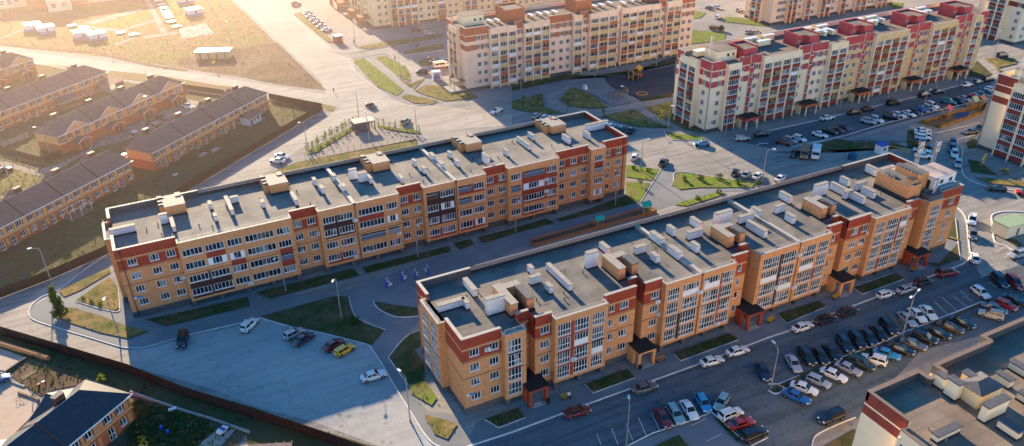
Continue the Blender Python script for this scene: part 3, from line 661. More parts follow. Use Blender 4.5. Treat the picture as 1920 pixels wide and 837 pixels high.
# ------------------------------------------------------------- six storey rendered blocks
PM=['wall','stripe','loggia','plinth','inner','stair','panel2','white']
def six(B,O,r,segs,mats,z_bay=19.1,z_top=19.9,floors=6,seed=3,bay=1.2,openp=.35,whitep=.1,step=2.77,yellow_from=None):
    """segments: (u0,u1,'flat',[window u...]) / (u0,u1,'bay',ncols) / (u0,u1,'stair')"""
    rr=random.Random(seed); T=frameT(O,r); prev=None
    z0=lambda k:1.98+step*k
    for seg in segs:
        u0,u1,kind=seg[:3]; n={'bay':bay,'flat':0.,'stair':.35,'plain':0.}[kind]; zt={'bay':z_bay,'stair':z_top+.4}.get(kind,z_top); opens=[];bands=[]
        if yellow_from is not None and u0>yellow_from: bands.append((u0,u1,1.,zt,4))
        if kind in('flat','plain'):
            bands+=[(u0,u1,0,1.0,3)]
            t=z0(floors-1)
            if len(seg)>4 and seg[4]==2: bands+=[(u0,u1,18.15,zt,1),(u0,u1,16.5,17.9,1)]
            elif kind=='flat' or len(seg)>4:
                bands+=[(u0,u1,t+1.75,zt,1),(u0,u1,t+.0-.15,t+1.5,1),(u0,u1,t-step-.15,t-step+1.5,1)]
            for x in (seg[3] if len(seg)>3 else []):
                w=1.35 if u1-u0>2.4 else .8
                for k in range(floors): opens.append((x,x+w,z0(k),z0(k)+1.42,'win',3 if w>1 else 1))
        elif kind=='stair':
            bands+=[(u0,u1,0,1.0,3),(u0,u1,1.,zt,5)]
            if u1-u0>.9:
                for k in range(floors): opens.append((u0+(u1-u0)/2-.4,u0+(u1-u0)/2+.4,z0(k)+.9,z0(k)+2.1,'win',1))
        else:
            nc=seg[3]; cw=(u1-u0)/nc; g=.32
            for c in range(nc):
                a,b=u0+c*cw+g,u0+(c+1)*cw-g
                bands.append((a,b,.45,z0(0),2))
                for k in range(floors):
                    z=z0(k); q=rr.random()
                    kd='open' if q<openp else ('logw' if q<openp+whitep else 'log')
                    opens.append((a,b,z-(.0 if kd=='log' else .75),z+1.5,kd,max(3,round((b-a)/.6))))
                    if k: bands.append((a,b,z-1.27,z,2 if rr.random()<.75 else 6))
        facade(B.walls,T,u0,u1,0. if kind!='bay' else .45,zt,opens,bands,0,n,inner=4); B.openings(T,r,n,opens)
        if kind=='bay':
            B.walls.face([T(u0,n,.45),T(u0,0,.45),T(u1,0,.45),T(u1,n,.45)],0); B.walls.face([T(u0,0,0),T(u1,0,0),T(u1,0,.45),T(u0,0,.45)],3)
            nc=seg[3]; cw=(u1-u0)/nc
            for c in range(nc+1):      # pale piers between the loggia columns, standing proud
                u=min(max(u0+c*cw,u0+.16),u1-.16); B.walls.box(u-.16,u+.16,n+.002,n+.22,0,zt-.9,0,T=T)
        if prev is not None and prev[0]!=n:
            pn,pz=prev;a,b=min(pn,n),max(pn,n);z1=zt if n>pn else pz
            pts=[T(u0,a,0 if b<1 else .45),T(u0,b,0 if b<1 else .45),T(u0,b,z1),T(u0,a,z1)]; B.walls.face(pts if n>pn else pts[::-1],0)
        prev=(n,zt)
        dz=0. if r==0 else .006; ua=u0+(.4 if r==0 and u0==segs[0][0] else .005); ub=u1-(.4 if r==0 and u1==segs[-1][1] else .005)
        B.cop.box(u0-.03,u1+.03,n-.42,n+.06,zt+dz,zt+.1+dz,T=T); B.walls.box(ua,ub,n-.36,n-.012,18.6,zt-.01,0,T=T)
        if kind=='bay': B.deck.face([T(u0,n-.1,18.75),T(u1,n-.1,18.75),T(u1,0,18.75),T(u0,0,18.75)])
def six_shell(B,x0,x1,y0,y1,z_top=19.9):
    w=B.walls
    w.face([(x1,y0,0),(x1,y1,0),(x1,y1,z_top),(x1,y0,z_top)],0); w.face([(x1,y1,0),(x0,y1,0),(x0,y1,z_top),(x1,y1,z_top)],0)
    w.box(x1-.36,x1-.01,y0+.4,y1-.4,18.6,z_top-.02,0); w.box(x0+.4,x1-.02,y1-.36,y1-.01,18.6,z_top-.02,0)
    B.cop.box(x1-.42,x1+.06,y0+.42,y1-.42,z_top,z_top+.1); B.cop.box(x0-.05,x1+.06,y1-.42,y1+.06,z_top,z_top+.104)
    B.deck.face([(x0+.02,y0+.02,18.75),(x1-.02,y0+.02,18.75),(x1-.02,y1-.02,18.75),(x0+.02,y1-.02,18.75)])
    w.face([(x0,y0,.0),(x0,y1,.0),(x1,y1,.0),(x1,y0,.0)],3)
def six_finish(B,mats,cop='coping'):
    B.part('wall',B.walls,[M[k] for k in mats]); B.part('coping',B.cop,[M[cop]]); B.part('roof',B.deck,[M['roof_far']]); B.finish_windows(False)
def far_vent(B,x,y,lx,ly,h,m,capm='pvc'):
    mb=MB(); mb.box(x,x+lx,y,y+ly,18.7,18.75+h,0); mb.box(x-.04,x+lx+.04,y-.04,y+ly+.04,18.7,19.05,1); o=B.part('vent_shaft',mb,[M[m],M['flash']])
    c=MB(); c.box(x-.12,x+lx+.12,y-.12,y+ly+.12,18.75+h+.02,18.75+h+.2); q=c.obj('cap',[M[capm]]); q.parent=o
def far_head(B,x0,x1,y0,y1,h,m,notch=True):
    mb=MB()
    if notch: mb.box(x0,x1,y0+1.8,y1,18.7,18.75+h,0,top=1); mb.box(x0+ (x1-x0)*.45,x1,y0,y0+1.8,18.7,18.75+h,0,top=1)
    else: mb.box(x0,x1,y0,y1,18.7,18.75+h,0,top=1)
    for z in(.62,.8): mb.box(x0-.03,x1+.03,y0+1.75,y1+.03,18.75+h*z,18.75+h*z+.06,3)
    o=B.part('stair_head',mb,[M[m],M['roof_far'],M['coping'],M['trim_dark']])
    c=MB(); c.box(x0-.08,x1+.08,y1-.4,y1+.08,18.75+h,19.15+h); c.box(x0-.08,x0+.3,y0+1.8,y1-.4,18.75+h,19.15+h); c.box(x1-.3,x1+.08,y0,y1-.4,18.75+h,19.15+h); q=c.obj('parapet_cap',[M[m]]); q.parent=o
    if notch: d=MB(); d.box(x0+.6,x0+1.5,y0+1.74,y0+1.8,18.8,20.7); q=d.obj('door',[M['steel']]); q.parent=o
def roof_cabin(B,x0,x1,y0,y1,h,z=18.75):
    cb=MB(); cb.box(x0,x1,y0,y1,z,z+h,0); cb.box(x0-.1,x1+.1,y0-.1,y1+.1,z+h,z+h+.12,1)
    for x in(x0+(x1-x0)*.5,x0+(x1-x0)*.78): cb.box(x,x+.7,y0-.04,y0,z+1.2,z+2.,2)
    B.part('roof_cabin',cb,[M['cream_pale'],M['roof_far'],M['glass']])

# B3: cream block with crimson stair towers
B3=Building('apartment_block','long cream block with crimson stair towers and dark entrance canopies',(198,171,0))
m3=['cream','crimson','maroon','plinth','sand','crimson','maroon','white']; m3[0]='cream_pale'
segs=[(142.4,147.2,'flat',[144.9]),(147.2,151.7,'bay',1),(151.7,155.6,'flat',[152.4]),(155.6,157.0,'stair'),(157.,159.6,'flat',[157.6]),(159.6,173.4,'bay',4),(173.4,177.7,'flat',[174.2]),(177.7,178.9,'stair'),(178.9,184.4,'flat',[180.,182.4]),(184.4,191.2,'bay',2),(191.2,198.7,'flat',[193.2,195.9]),(198.7,199.9,'stair'),(199.9,202.4,'flat',[200.6]),(202.4,216.4,'bay',4),(216.4,221.2,'flat',[217.6]),(221.2,222.4,'stair'),(222.4,227.,'flat',[223.2,225.2]),(227.,238.,'bay',3),(238.,242.6,'flat',[239.6]),(242.6,243.8,'stair'),(243.8,246.,'flat',[244.4]),(246.,249.6,'bay',1),(249.6,253.8,'flat',[251.])]
six(B3,(0,163.4),0,segs,m3,seed=5,openp=.3,whitep=.04,yellow_from=190.)
six(B3,(142.4,0),-PI/2,[(-178.4,-175.6,'flat',[-177.4]),(-175.6,-168.2,'bay',2),(-168.2,-163.4,'flat',[-166.6])],m3,seed=8,openp=.1,whitep=0.)
six_shell(B3,142.4,253.8,163.4,178.4); six_finish(B3,m3); B3.finish_balconies([M['maroon'],M['maroon'],M['sand']])
far_head(B3,153.6,158.4,164.2,170.4,3.,'crimson',False)
for x in(174.6,196.,218.2,239.6): far_head(B3,x,x+6.6,164.4,171.4,3.2,'crimson')
for x in(162,166.5,184.5,189.,192.,206.,211.,214.5,228.,232.,235.6,247.): far_vent(B3,x,169.6+(x%3),.8,4.2,1.5,'cream_pale')
for x in(163.,169.5,184.,190.5,205.,211.,227.,233.,246.5): far_vent(B3,x,174.2,4.2,.8,1.9,'cream')
for x in(165.,187.,208.,230.): far_vent(B3,x,171.2,4.6,.8,1.6,'cream_pale')
for x in(182.4,203.8,226.): far_vent(B3,x,168.,.8,3.,1.8,'cream')
roof_cabin(B3,146.2,152.6,166.,171.6,2.9); far_vent(B3,144.,172.,3.6,2.,1.6,'cream')
ms=MB()
for dx,dy in((0,0),(.8,0),(.4,.7)): ms.tube((145.6+dx,168.6+dy,18.75),(145.6+dx,168.6+dy,25.5),.06,n=5)
for k in range(11):
    for (a,b),(c,d) in(((0,0),(.8,0)),((.8,0),(.4,.7)),((.4,.7),(0,0))): ms.tube((145.6+a,168.6+b,18.75+k*.6),(145.6+c,168.6+d,19.35+k*.6),.03,n=4)
B3.part('antenna_mast',ms,[M['rail']])
tr=MB(); tr.box(142.15,142.4,163.1,163.38,.5,19.5); B3.part('cable_duct',tr,[M['steel']])
plate(B3,143.9,163.35,2.6,.9)
for x in(153.4,175.6,197.,219.4,240.8):
    pb=MB(); pb.box(x,x+5.,159.6,163.,2.6,3.4,0,top=1); pb.box(x-.1,x+5.1,159.5,163.,3.4,3.52,1); pb.box(x,x+.3,161.4,163.3,0,2.6,2); pb.box(x+.4,x+4.9,163.2,163.36,0,2.6,1); o=B3.part('porch',pb,[M['crimson' if x<160 else 'terracotta'],M['black_roof'],M['cream']])
    for px in(x+.6,x+4.5): pl=MB(); pl.box(px,px+.3,159.7,160.,0,2.6); q=pl.obj('pillar',[M['cream_pale']]); q.parent=o
# B4: peach block with terracotta bands
B4=Building('apartment_block','long peach block with terracotta bands behind the dark rubber playground',(142,234,0))
m4=['peach','terracotta','sand','plinth','loggia','peach','terracotta','white']
segs=[(98.9,106.8,'flat',[102.7,104.9]),(106.8,116.1,'bay',3),(116.1,118.8,'flat',[117.]),(118.8,128.1,'bay',3),(128.1,131.7,'flat',[129.4]),(131.7,137.,'flat',[132.4,134.9]),(137.,140.4,'bay',1),(140.4,143.2,'flat',[141.]),(143.2,154.2,'bay',3),(154.2,155.6,'stair'),(155.6,171.6,'bay',5),(171.6,174.2,'flat',[172.4]),(174.2,180.4,'bay',2),(180.4,187.,'flat',[182.,184.6])]
six(B4,(0,227.3),0,segs,m4,seed=11,openp=.42,whitep=.14)
six(B4,(98.9,0),-PI/2,[(-242.2,-237.6,'flat',[-240.4]),(-237.6,-231.4,'bay',2),(-231.4,-227.3,'plain',[],1)],m4,seed=12,openp=.5)
six_shell(B4,98.9,187.,227.3,242.2); six_finish(B4,m4); B4.finish_balconies([M['terracotta'],M['sand'],M['sand'],M['terracotta'],M['white']])
roof_cabin(B4,101.6,108.4,234.,239.8,3.0)
far_head(B4,114.5,121.5,231.,238.,4.,'terracotta',False); far_head(B4,140.,146.,230.,237.,4.,'terracotta',False); far_head(B4,168.,174.,231.,238.,3.6,'terracotta',False)
for x in(109.5,112.,124.,127.5,130.,133.,148.,151.,155.,159.,163.,166.,177.,181.): far_vent(B4,x,230.2+(x%3),.8,2.8,1.0,'peach')
pb=MB(); pb.box(95.,98.8,229.,233.,3.,3.2,0); pb.box(95.1,95.3,229.1,229.3,0,3.,1); pb.box(95.1,95.3,232.7,232.9,0,3.,1); pb.box(93.2,98.8,228.,234.,0,.7,2); B4.part('side_porch',pb,[M['capmetal'],M['steel'],M['concrete']])
plate(B4,101.2,227.25,2.6,.9)
# B5: roof in the lower right corner
B5=Building('apartment_block','cream block cut off by the lower right corner, brown edged roof with pale vents',(95,40,0))
m5=['cream_pale','maroon','maroon','plinth','sand','terracotta','maroon','white']
six(B5,(0,31.4),0,[(73.8,121.,'plain',[],1)],m5,seed=2)
six(B5,(73.8,0),-PI/2,[(-48.9,-42.6,'plain',[],2),(-42.6,-33.,'bay',3),(-33.,-31.4,'flat',[])],m5,seed=4,openp=0.,whitep=0.)
w=B5.walls
for x0,x1,y in((73.8,82.6,48.9),(82.6,85.6,47.2),(85.6,96.6,48.75),(96.6,121.,50.)):
    w.face([(x1,y,0),(x0,y,0),(x0,y,19.9),(x1,y,19.9)],0); w.box(x0,x1,y-.4,y-.01,18.6,19.88,3); B5.cop.box(x0-.05,x1+.05,y-.55,y+.08,19.9,20.); B5.deck.face([(x0,31.6,18.75),(x1,31.6,18.75),(x1,y-.1,18.75),(x0,y-.1,18.75)])
for x,a,b in((82.6,47.2,48.9),(85.6,47.2,48.75),(96.6,48.75,50.)):
    w.box(x-.2,x+.2,a-.3,b-.02,18.6,19.87,3); w.box(x-.19,x+.19,a-.1,b-.02,0,18.6,0); B5.cop.box(x-.3,x+.3,a-.3,b+.06,19.9,20.003)
w.face([(121,31.4,0),(121,50,0),(121,50,19.9),(121,31.4,19.9)],0)
six_finish(B5,m5,'coping_brown')
for a,b,wd,h,k in[((83.44,46.71),(83.95,45.38),.9,2.2,'cream_pale'),((83.42,44.96),(83.34,43.28),1.,3.,'cream_pale'),((86.43,45.13),(86.45,43.46),1.,2.6,'cream'),((82.51,39.33),(86.38,39.44),.9,2.8,'cream_pale'),((83.36,37.84),(83.97,35.26),.9,1.4,'cream_pale'),((91.31,43.73),(91.14,41.68),.9,1.5,'cream_pale'),((95.07,44.45),(95.03,41.76),.9,1.4,'cream_pale'),((90.21,40.09),(90.67,37.94),.9,1.3,'cream_pale'),((74.68,39.78),(78.65,39.50),.8,1.2,'cream_pale')]:
    p=Vector(a);q=Vector(b);x0,x1=sorted((p.x,q.x));y0,y1=sorted((p.y,q.y))
    if x1-x0>y1-y0: y0=(y0+y1)/2-wd/2;y1=y0+wd
    else: x0=(x0+x1)/2-wd/2;x1=x0+wd
    far_vent(B5,x0,y0,x1-x0,y1-y0,h*.85,k,'capmetal')
hb=MB(); (hx,hy)=(84.12,43.66); hb.box(hx,hx+4.,hy-2.6,hy+.4,18.7,20.9,0); hb.face([(hx-.2,hy-2.8,20.9),(hx+4.2,hy-2.8,20.9),(hx+3.,hy-1.1,21.7),(hx+1.,hy-1.1,21.7)],1); hb.face([(hx+4.2,hy+.6,20.9),(hx-.2,hy+.6,20.9),(hx+1.,hy-1.1,21.7),(hx+3.,hy-1.1,21.7)],1); hb.face([(hx-.2,hy+.6,20.9),(hx-.2,hy-2.8,20.9),(hx+1.,hy-1.1,21.7)],1); hb.face([(hx+4.2,hy-2.8,20.9),(hx+4.2,hy+.6,20.9),(hx+3.,hy-1.1,21.7)],1)
B5.part('stair_head',hb,[M['cream'],M['capmetal']])
for k in range(3):
    rl=MB(); (x,y)=(75.98,41.43); rl.tube((x+k*.0,y-1.2*k,18.75),(x,y-1.2*k,19.3),.1,n=8); B5.part('roof_pipe',rl,[M['steel']])
# B6: tower at the right edge
B6=Building('apartment_block','cream block with maroon bands at the right edge, beside the colourful playground',(220,113,0))
six(B6,(0,96.),0,[(199.2,240.,'plain',[],1)],m5,seed=2)
six(B6,(199.2,0),-PI/2,[(-121.2,-115.8,'flat',[]),(-115.8,-107.4,'bay',2),(-107.4,-96.,'flat',[-104.,-100.])],m5,seed=4,openp=0.,whitep=0.)
six_shell(B6,199.2,240.,96.,121.2); six_finish(B6,m5); roof_cabin(B6,202.,208.,108.,119.,2.6)
ms=MB()
for dx,dy in((0,0),(.9,0),(.45,.8)): ms.tube((201.4+dx,117+dy,18.75),(201.4+dx,117+dy,26.5),.06,n=5)
for k in range(12):
    for (a,b),(c,d) in(((0,0),(.9,0)),((.9,0),(.45,.8)),((.45,.8),(0,0))): ms.tube((201.4+a,117+b,18.75+k*.6),(201.4+c,117+d,19.35+k*.6),.03,n=4)
B6.part('antenna_mast',ms,[M['rail']])
tr=MB(); tr.box(199.0,199.2,120.9,121.15,.5,19.3); B6.part('cable_duct',tr,[M['steel']])
# B7: upper right corner
B7=Building('apartment_block','cream and peach block in the upper right corner, narrow loggia columns on its left end',(320,184,0))
m7=['cream_pale','maroon','maroon','plinth','sand','peach','maroon','white']
six(B7,(0,176.2),0,[(292.6,301.,'flat',[295.,298.]),(301.,312.,'bay',3),(312.,350.,'flat',[314.,318.,322.,326.])],m7,seed=21)
six(B7,(292.6,0),-PI/2,[(-193.5,-189.,'flat',[]),(-189.,-182.4,'bay',2),(-182.4,-176.2,'flat',[-178.6])],m7,seed=22,openp=0.,whitep=0.)
six_shell(B7,292.6,350.,176.2,193.5); six_finish(B7,m7); B7.finish_balconies([M['maroon']])
# B8: top edge, right of the middle
B8=Building('apartment_block','peach block at the top edge right of the middle, roof cut off',(270,247,0))
six(B8,(0,239.8),0,[(235.6,242.6,'flat',[238.4,239.8,241.2]),(242.6,247.6,'bay',2),(247.6,252.,'flat',[249.6]),(252.,255.,'bay',1),(255.,260.4,'flat',[256.8]),(260.4,266.,'bay',2),(266.,271.6,'flat',[267.8]),(271.6,274.6,'bay',1),(274.6,280.,'flat',[276.4]),(280.,286.6,'bay',2),(286.6,293.,'flat',[288.8,290.6]),(293.,299.,'bay',2),(299.,304.,'flat',[301.])],m4[:2]+['terracotta']+m4[3:],seed=31,openp=.25)
six(B8,(235.6,0),-PI/2,[(-254.6,-250.6,'flat',[-252.8]),(-250.6,-244.6,'bay',2),(-244.6,-239.8,'plain',[],1)],m4[:2]+['terracotta']+m4[3:],seed=32,openp=.2)
six_shell(B8,235.6,304.,239.8,254.6); six_finish(B8,m4[:2]+['terracotta']+m4[3:]); B8.finish_balconies([M['terracotta']])
# B9: top middle, L shaped
B9=Building('apartment_block','sand coloured L shaped block at the top edge with brick porches on its left',(125,330,0))
m9=['cream','terracotta','terracotta','plinth','sand','cream','terracotta','white']
six(B9,(0,313.2),0,[(97.2,104.,'flat',[99.,101.8]),(104.,115.6,'bay',4),(115.6,119.,'flat',[116.6]),(119.,124.,'flat',[120.,122.]),(124.,128.,'bay',1),(128.,136.,'flat',[129.4,132.2]),(136.,142.,'bay',2),(142.,150.,'flat',[144.,147.]),(150.,160.,'bay',3),(160.,186.,'flat',[162.,165.,168.,171.,174.,177.])],m9,seed=41,openp=.55,whitep=.08)
six(B9,(97.2,0),-PI/2,[(-372.,-366.,'flat',[-369.]),(-366.,-352.,'bay',4),(-352.,-338.,'flat',[-350.,-346.,-342.]),(-338.,-326.,'bay',3),(-326.,-320.,'flat',[-324.,-321.8]),(-320.,-313.2,'flat',[-317.])],m9,seed=42,openp=.4)
six_shell(B9,97.2,186.,313.2,328.); B9.deck.face([(97.2,328,18.75),(112,328,18.75),(112,372,18.75),(97.2,372,18.75)]); B9.walls.face([(112,328,0),(112,372,0),(112,372,19.9),(112,328,19.9)],0); B9.walls.face([(112,372,0),(97.2,372,0),(97.2,372,19.9),(112,372,19.9)],0)
six_finish(B9,m9); B9.finish_balconies([M['terracotta'],M['terracotta'],M['white']])
for y in(318.,330.,346.,358.):
    pb=MB(); pb.box(92.6,97.1,y,y+4.4,2.9,4.1,0); 
    for dy in(.0,1.3,2.6,3.9): pb.box(92.7,93.2,y+dy,y+dy+.5,0,2.9,0)
    B9.part('porch',pb,[M['terracotta']])
# B10: school-like white and brick building in the upper left corner
B10=Building('school_building','pale low building with salmon brick sections in the upper left corner',(-20,428,0),'school')
mb=MB()
for x0,x1,y0,y1,h,m in((-40.,-27.,429.,442.,9.,0),(-27.,-19.,421.,436.,9.6,1),(-19.,-9.5,411.5,426.,10.,0),(-9.5,-3.,418.,432.,9.,1),(-3.,30.,421.,436.,9.,0)): mb.box(x0,x1,y0,y1,0,h,m,top=2)
B10.part('wall',mb,[M['cream_pale'],M['terracotta'],M['roof_far']])
for x,y in((-17.4,411.45),(-13.2,411.45),(-38,428.95),(-35,428.95),(-32,428.95),(0,420.95),(4,420.95),(8,420.95),(12,420.95),(16,420.95)):
    for z in(1.6,5.4): link('window',win_joined(1.8,2.,3),B10.root,(x,y-.1,z))

# ------------------------------------------------------------- two storey row houses
def row_house(label,A,ang,L,Wd,units,front='plain',roof='tile_brown',low='brick_house',up='brick_yellow',hip=4.6,far_hip=True,ridge=8.3,group=None):
    """A: ground corner at the near end of the side facing us, ang: direction of that side, Wd deep"""
    r=rad(ang); T=frameT(A,r); root=thing('row_house',label,'row house',(A[0],A[1],0),fixed=True,group=group); ez=5.3
    class Bx: pass
    B=Bx(); wl=MB(); wins=[]
    fr=[]; uL=L/units
    wz=[.95,3.45]
    for k in range(units*2):
        u=k*uL/2+.9
        if front=='plain':
            fr.append((u,u+1.25,wz[1],wz[1]+1.35,'win',2)); fr.append((u+2.35,u+3.6,wz[1],wz[1]+1.35,'win',2))
            if k%2==0: fr.append((u,u+1.25,wz[0],wz[0]+1.3,'win',2)); fr.append((u+2.35,u+3.5,.15,2.25,'win',2))
            else: fr.append((u,u+1.15,.15,2.25,'win',2)); fr.append((u+2.35,u+3.6,wz[0],wz[0]+1.3,'win',2))
        elif k%2==0:
            fr.append((u,u+1.1,2.9,4.9,'win',2)); fr.append((u+2.3,u+3.2,wz[1],wz[1]+1.1,'win',1))
        else:
            fr.append((u-1.0,u-.1,wz[1],wz[1]+1.1,'win',1)); fr.append((u+2.,u+3.1,2.9,4.9,'win',2))
    quo=[(0,.5,3.2+.5*i,3.45+.5*i,2) for i in range(4)]+[(L-.5,L,3.2+.5*i,3.45+.5*i,2) for i in range(4)]
    jam=[(o[0]-.28,o[1]+.28,o[2]-.1,o[3]+.15,2 if o[2]>2.7 or front=='plain' else 0) for o in fr if o[2]>2.7]
    jam+=[(k*uL/2+4.9,k*uL/2+5.5,.6,2.3,1) for k in range(units*2)] if front=='plain' else []
    facade(wl,T,0,L,0,ez,fr,[(0,L,0,2.75,0)]+quo+jam,1)
    TL=frameT((A[0]-math.sin(r)*Wd,A[1]+math.cos(r)*Wd),r-PI/2)
    facade(wl,TL,0,Wd,0,ez,[],[(0,Wd,0,2.75,0)]+[(Wd-.5,Wd,3.2+.5*i,3.45+.5*i,2) for i in range(4)],1)
    P=lambda u,d,z:T(u,-d,z)
    wl.face([P(L,0,0),P(L,Wd,0),P(L,Wd,ez),P(L,0,ez)],0); wl.face([P(L,Wd,0),P(0,Wd,0),P(0,Wd,ez),P(L,Wd,ez)],1)
    wall=wl.obj('wall',[M[low],M[up],mat('dark_jamb_brick',(.2,.07,.035),(.16,.055,.03),scale=2.)],root)
    tr=MB(); tr.box(-.03,L+.03,.0,.07,2.72,2.95,T=T); tr.obj('cornice',[M['brick_yellow']],root)
    for a,b,c,d,k,n in fr: link('window',win_joined(b-a,d-c,n,'win' if d-c<1.9 else 'win'),root,T(a,0,c),r)
    # roof
    o=.5; rf=MB(); half=Wd/2; h2=hip if far_hip else -.0
    e=[P(-o,-o,ez),P(L+o,-o,ez),P(L+o,Wd+o,ez),P(-o,Wd+o,ez)]; r0=P(hip-o,half,ridge); r1=P(L-h2+o if far_hip else L+o,half,ridge)
    rf.face([e[0],e[1],r1,r0],0); rf.face([e[2],e[3],r0,r1],0); rf.face([e[3],e[0],r0],1); rf.face([e[1],e[2],r1],1)
    rf.face([e[3],e[2],e[1],e[0]],0)
    roofo=rf.obj('roof',[M[roof],M[roof]],root)
    fa=MB()
    for d in(-o-.03,): fa.box(-o,L+o,-d,-d+.06,ez-.16,ez+.08,T=T)
    q=fa.obj('fascia',[M['pvc']],root)
    # fire walls and chimneys
    fw=MB()
    sl=(ridge-ez)/(half+o)
    for k in range(1,units):
        u=k*uL
        for side_ in(0,1):
            pts=[]
            for d in(-o,half):
                dd=d if side_==0 else Wd-d; z=ez+(d+o)*sl
                pts.append((dd,z))
            (d0,z0),(d1,z1)=pts
            c=[P(u-.16,d0,z0+.12),P(u+.16,d0,z0+.12),P(u+.16,d1,z1+.12),P(u-.16,d1,z1+.12)]
            b=[P(u-.16,d0,z0-.1),P(u+.16,d0,z0-.1),P(u+.16,d1,z1-.1),P(u-.16,d1,z1-.1)]
            fw.face(c,0); fw.face([b[0],b[3],c[3],c[0]],0); fw.face([b[1],c[1],c[2],b[2]],0)
    q=fw.obj('fire_wall_ridge',[M['chimney']],root)
    rc=MB(); rc.tube(P(hip,half,ridge),P(L-hip,half,ridge),.06,n=5); rc.obj('ridge_cap',[M['coping']],root)
    for k in range(units):
        u=(k+.42)*uL if k else hip+.2
        cm=MB(); cm.box(u-.8,u+.8,-half-1.45,-half-.55,ridge-1.6,ridge+.75,0,T=T); cm.box(u-.88,u+.88,-half-1.53,-half-.47,ridge+.9,ridge+.97,1,T=T); cm.box(u-.7,u+.7,-half-1.35,-half-.65,ridge+.75,ridge+.9,1,T=T); q=cm.obj('chimney',[M['chimney'],M['capmetal']],root)
    # cross gables: on the far side, or on our side with the entrances below
    for k in range(units):
        u0=k*uL+uL/2-3.7;u1=u0+7.4;uc=(u0+u1)/2; zt=ridge-.7
        g=MB(); wf=MB()
        if front=='plain':
            y=Wd+.6; g.face([P(u0-.4,y,ez),P(uc,y,zt),P(uc,half+.3,zt),P(u0-.4,half+3.4,ez)],0); g.face([P(uc,y,zt),P(u1+.4,y,ez),P(u1+.4,half+3.4,ez),P(uc,half+.3,zt)],0)
            wf.face([P(u1,Wd+.02,ez),P(u0,Wd+.02,ez),P(uc,Wd+.02,zt)],0)
        else:
            y=-.62; g.face([P(uc,y,zt),P(u0-.5,y,ez-.05),P(u0-.5,half*.0+.1,ez-.05),P(uc,half-.3,zt)],0); g.face([P(u1+.5,y,ez-.05),P(uc,y,zt),P(uc,half-.3,zt),P(u1+.5,half*.0+.1,ez-.05)],0)
            wf.face([P(u0,-.55,ez-.05),P(u1,-.55,ez-.05),P(uc,-.55,zt-.12)],0); wf.face([P(u0,-.55,ez-.05),P(u0,0,ez-.05),P(u1,0,ez-.05),P(u1,-.55,ez-.05)],0)
            for a,b in((P(u0-.5,y-.02,ez-.02),P(uc,y-.02,zt+.03)),(P(uc,y-.02,zt+.03),P(u1+.5,y-.02,ez-.02))): wf.tube(a,b,.09,n=4,mi=1)
            # entrance annexe with its own little gable roof
            a0=uc-2.1;a1=uc+2.1; ax=MB(); ax.box(a0,a1,.002,2.3,0,2.3,0,T=T); an=ax.obj('entrance_annexe',[M[low]],root)
            rr=MB(); rr.face([T(a0-.35,2.7,2.25),T(uc,2.7,3.3),T(uc,0,3.3),T(a0-.35,0,2.25)],0); rr.face([T(uc,2.7,3.3),T(a1+.35,2.7,2.25),T(a1+.35,0,2.25),T(uc,0,3.3)],0); rr.face([T(a0,2.31,2.25),T(a1,2.31,2.25),T(uc,2.31,3.2)],1)
            for a,b in((T(a0-.35,2.72,2.25),T(uc,2.72,3.32)),(T(uc,2.72,3.32),T(a1+.35,2.72,2.25))): rr.tube(a,b,.09,n=4,mi=2)
            q=rr.obj('annexe_roof',[M['tile_brown'],M[low],M['pvc']],root)
            for dx in(-1.2,.3): dr=MB(); dr.box(uc+dx,uc+dx+.95,2.29,2.36,.05,2.1,T=T); dr.obj('door',[M['trim_dark']],root)
        g.obj('cross_gable',[M[roof]],root); wf.obj('gable_wall',[M[up],M['pvc']],root)
    return root,T
H2,T2=row_house('brick row house nearest the brown fence corner, plain garden side with white porch hut',(3.3,210.8),41,47.6,8.6,4)
H3,T3=row_house('brick row house above the left roof end of the farther block',(-33.6,180.9),40.4,41.4,8.6,4,hip=2.,)
H1,T1=row_house('brick row house with four entrance gables facing the parked cars between two plain rows',(-17.9,234.8),40,47.0,8.6,4,front='gable')
H4,T4=row_house('brick row house second from the pale road, plain garden side with two lean-to roofs',(-39.,258.6),39.4,47.4,8.6,4)
H5,T5=row_house('gabled brick row house at the left edge nearest the pale road',(-48.,297.6),38.6,31.,8.6,3,front='gable')
M['tile_navy']=tile_rows('navy_metal_tile_rows',(.04,.045,.06),(.032,.036,.05),rad(41))
H6,T6=row_house('brick house with dark navy tiled roof in the lower left corner',(-37.6,88.6),41.2,35.8,8.6,3,roof='tile_navy',up='brick')
# R7: only the tan hip roof shows at the bottom edge
t=thing('house','tan tiled hip roof with dark edge studs at the bottom edge','house',(6,84,0),fixed=True)
mb=MB(); A_=[(1.2,92.6),(9.4,89.6),(6.6,80.),(-3.,83.)]; apex=(4.6,91.4,8.); mb.face([(*A_[0],5.6),(*A_[3],5.6),(1.6,83.,8.6),(3.6,88.6,8.6)],0); mb.face([(*A_[1],5.6),(*A_[0],5.6),(3.6,88.6,8.6)],0); mb.face([(*A_[2],5.6),(*A_[1],5.6),(3.6,88.6,8.6),(1.6,83.,8.6)],0); mb.face([(*A_[3],5.6),(*A_[2],5.6),(1.6,83.,8.6)],0)
mb.obj('roof',[M['tile_tan']],t)
mb=MB(); mb.prism([(1.8,92.),(8.8,89.4),(6.2,80.5),(-2.4,83.4)],0,5.6); mb.obj('wall',[M['brick_house']],t)
mb=MB()
for i in range(9):
    x=1.2+(9.4-1.2)*i/8;y=92.6+(89.6-92.6)*i/8; mb.box(x-.08,x+.08,y-.08,y+.08,5.6,5.85)
mb.obj('snow_stop',[M['capmetal']],t)
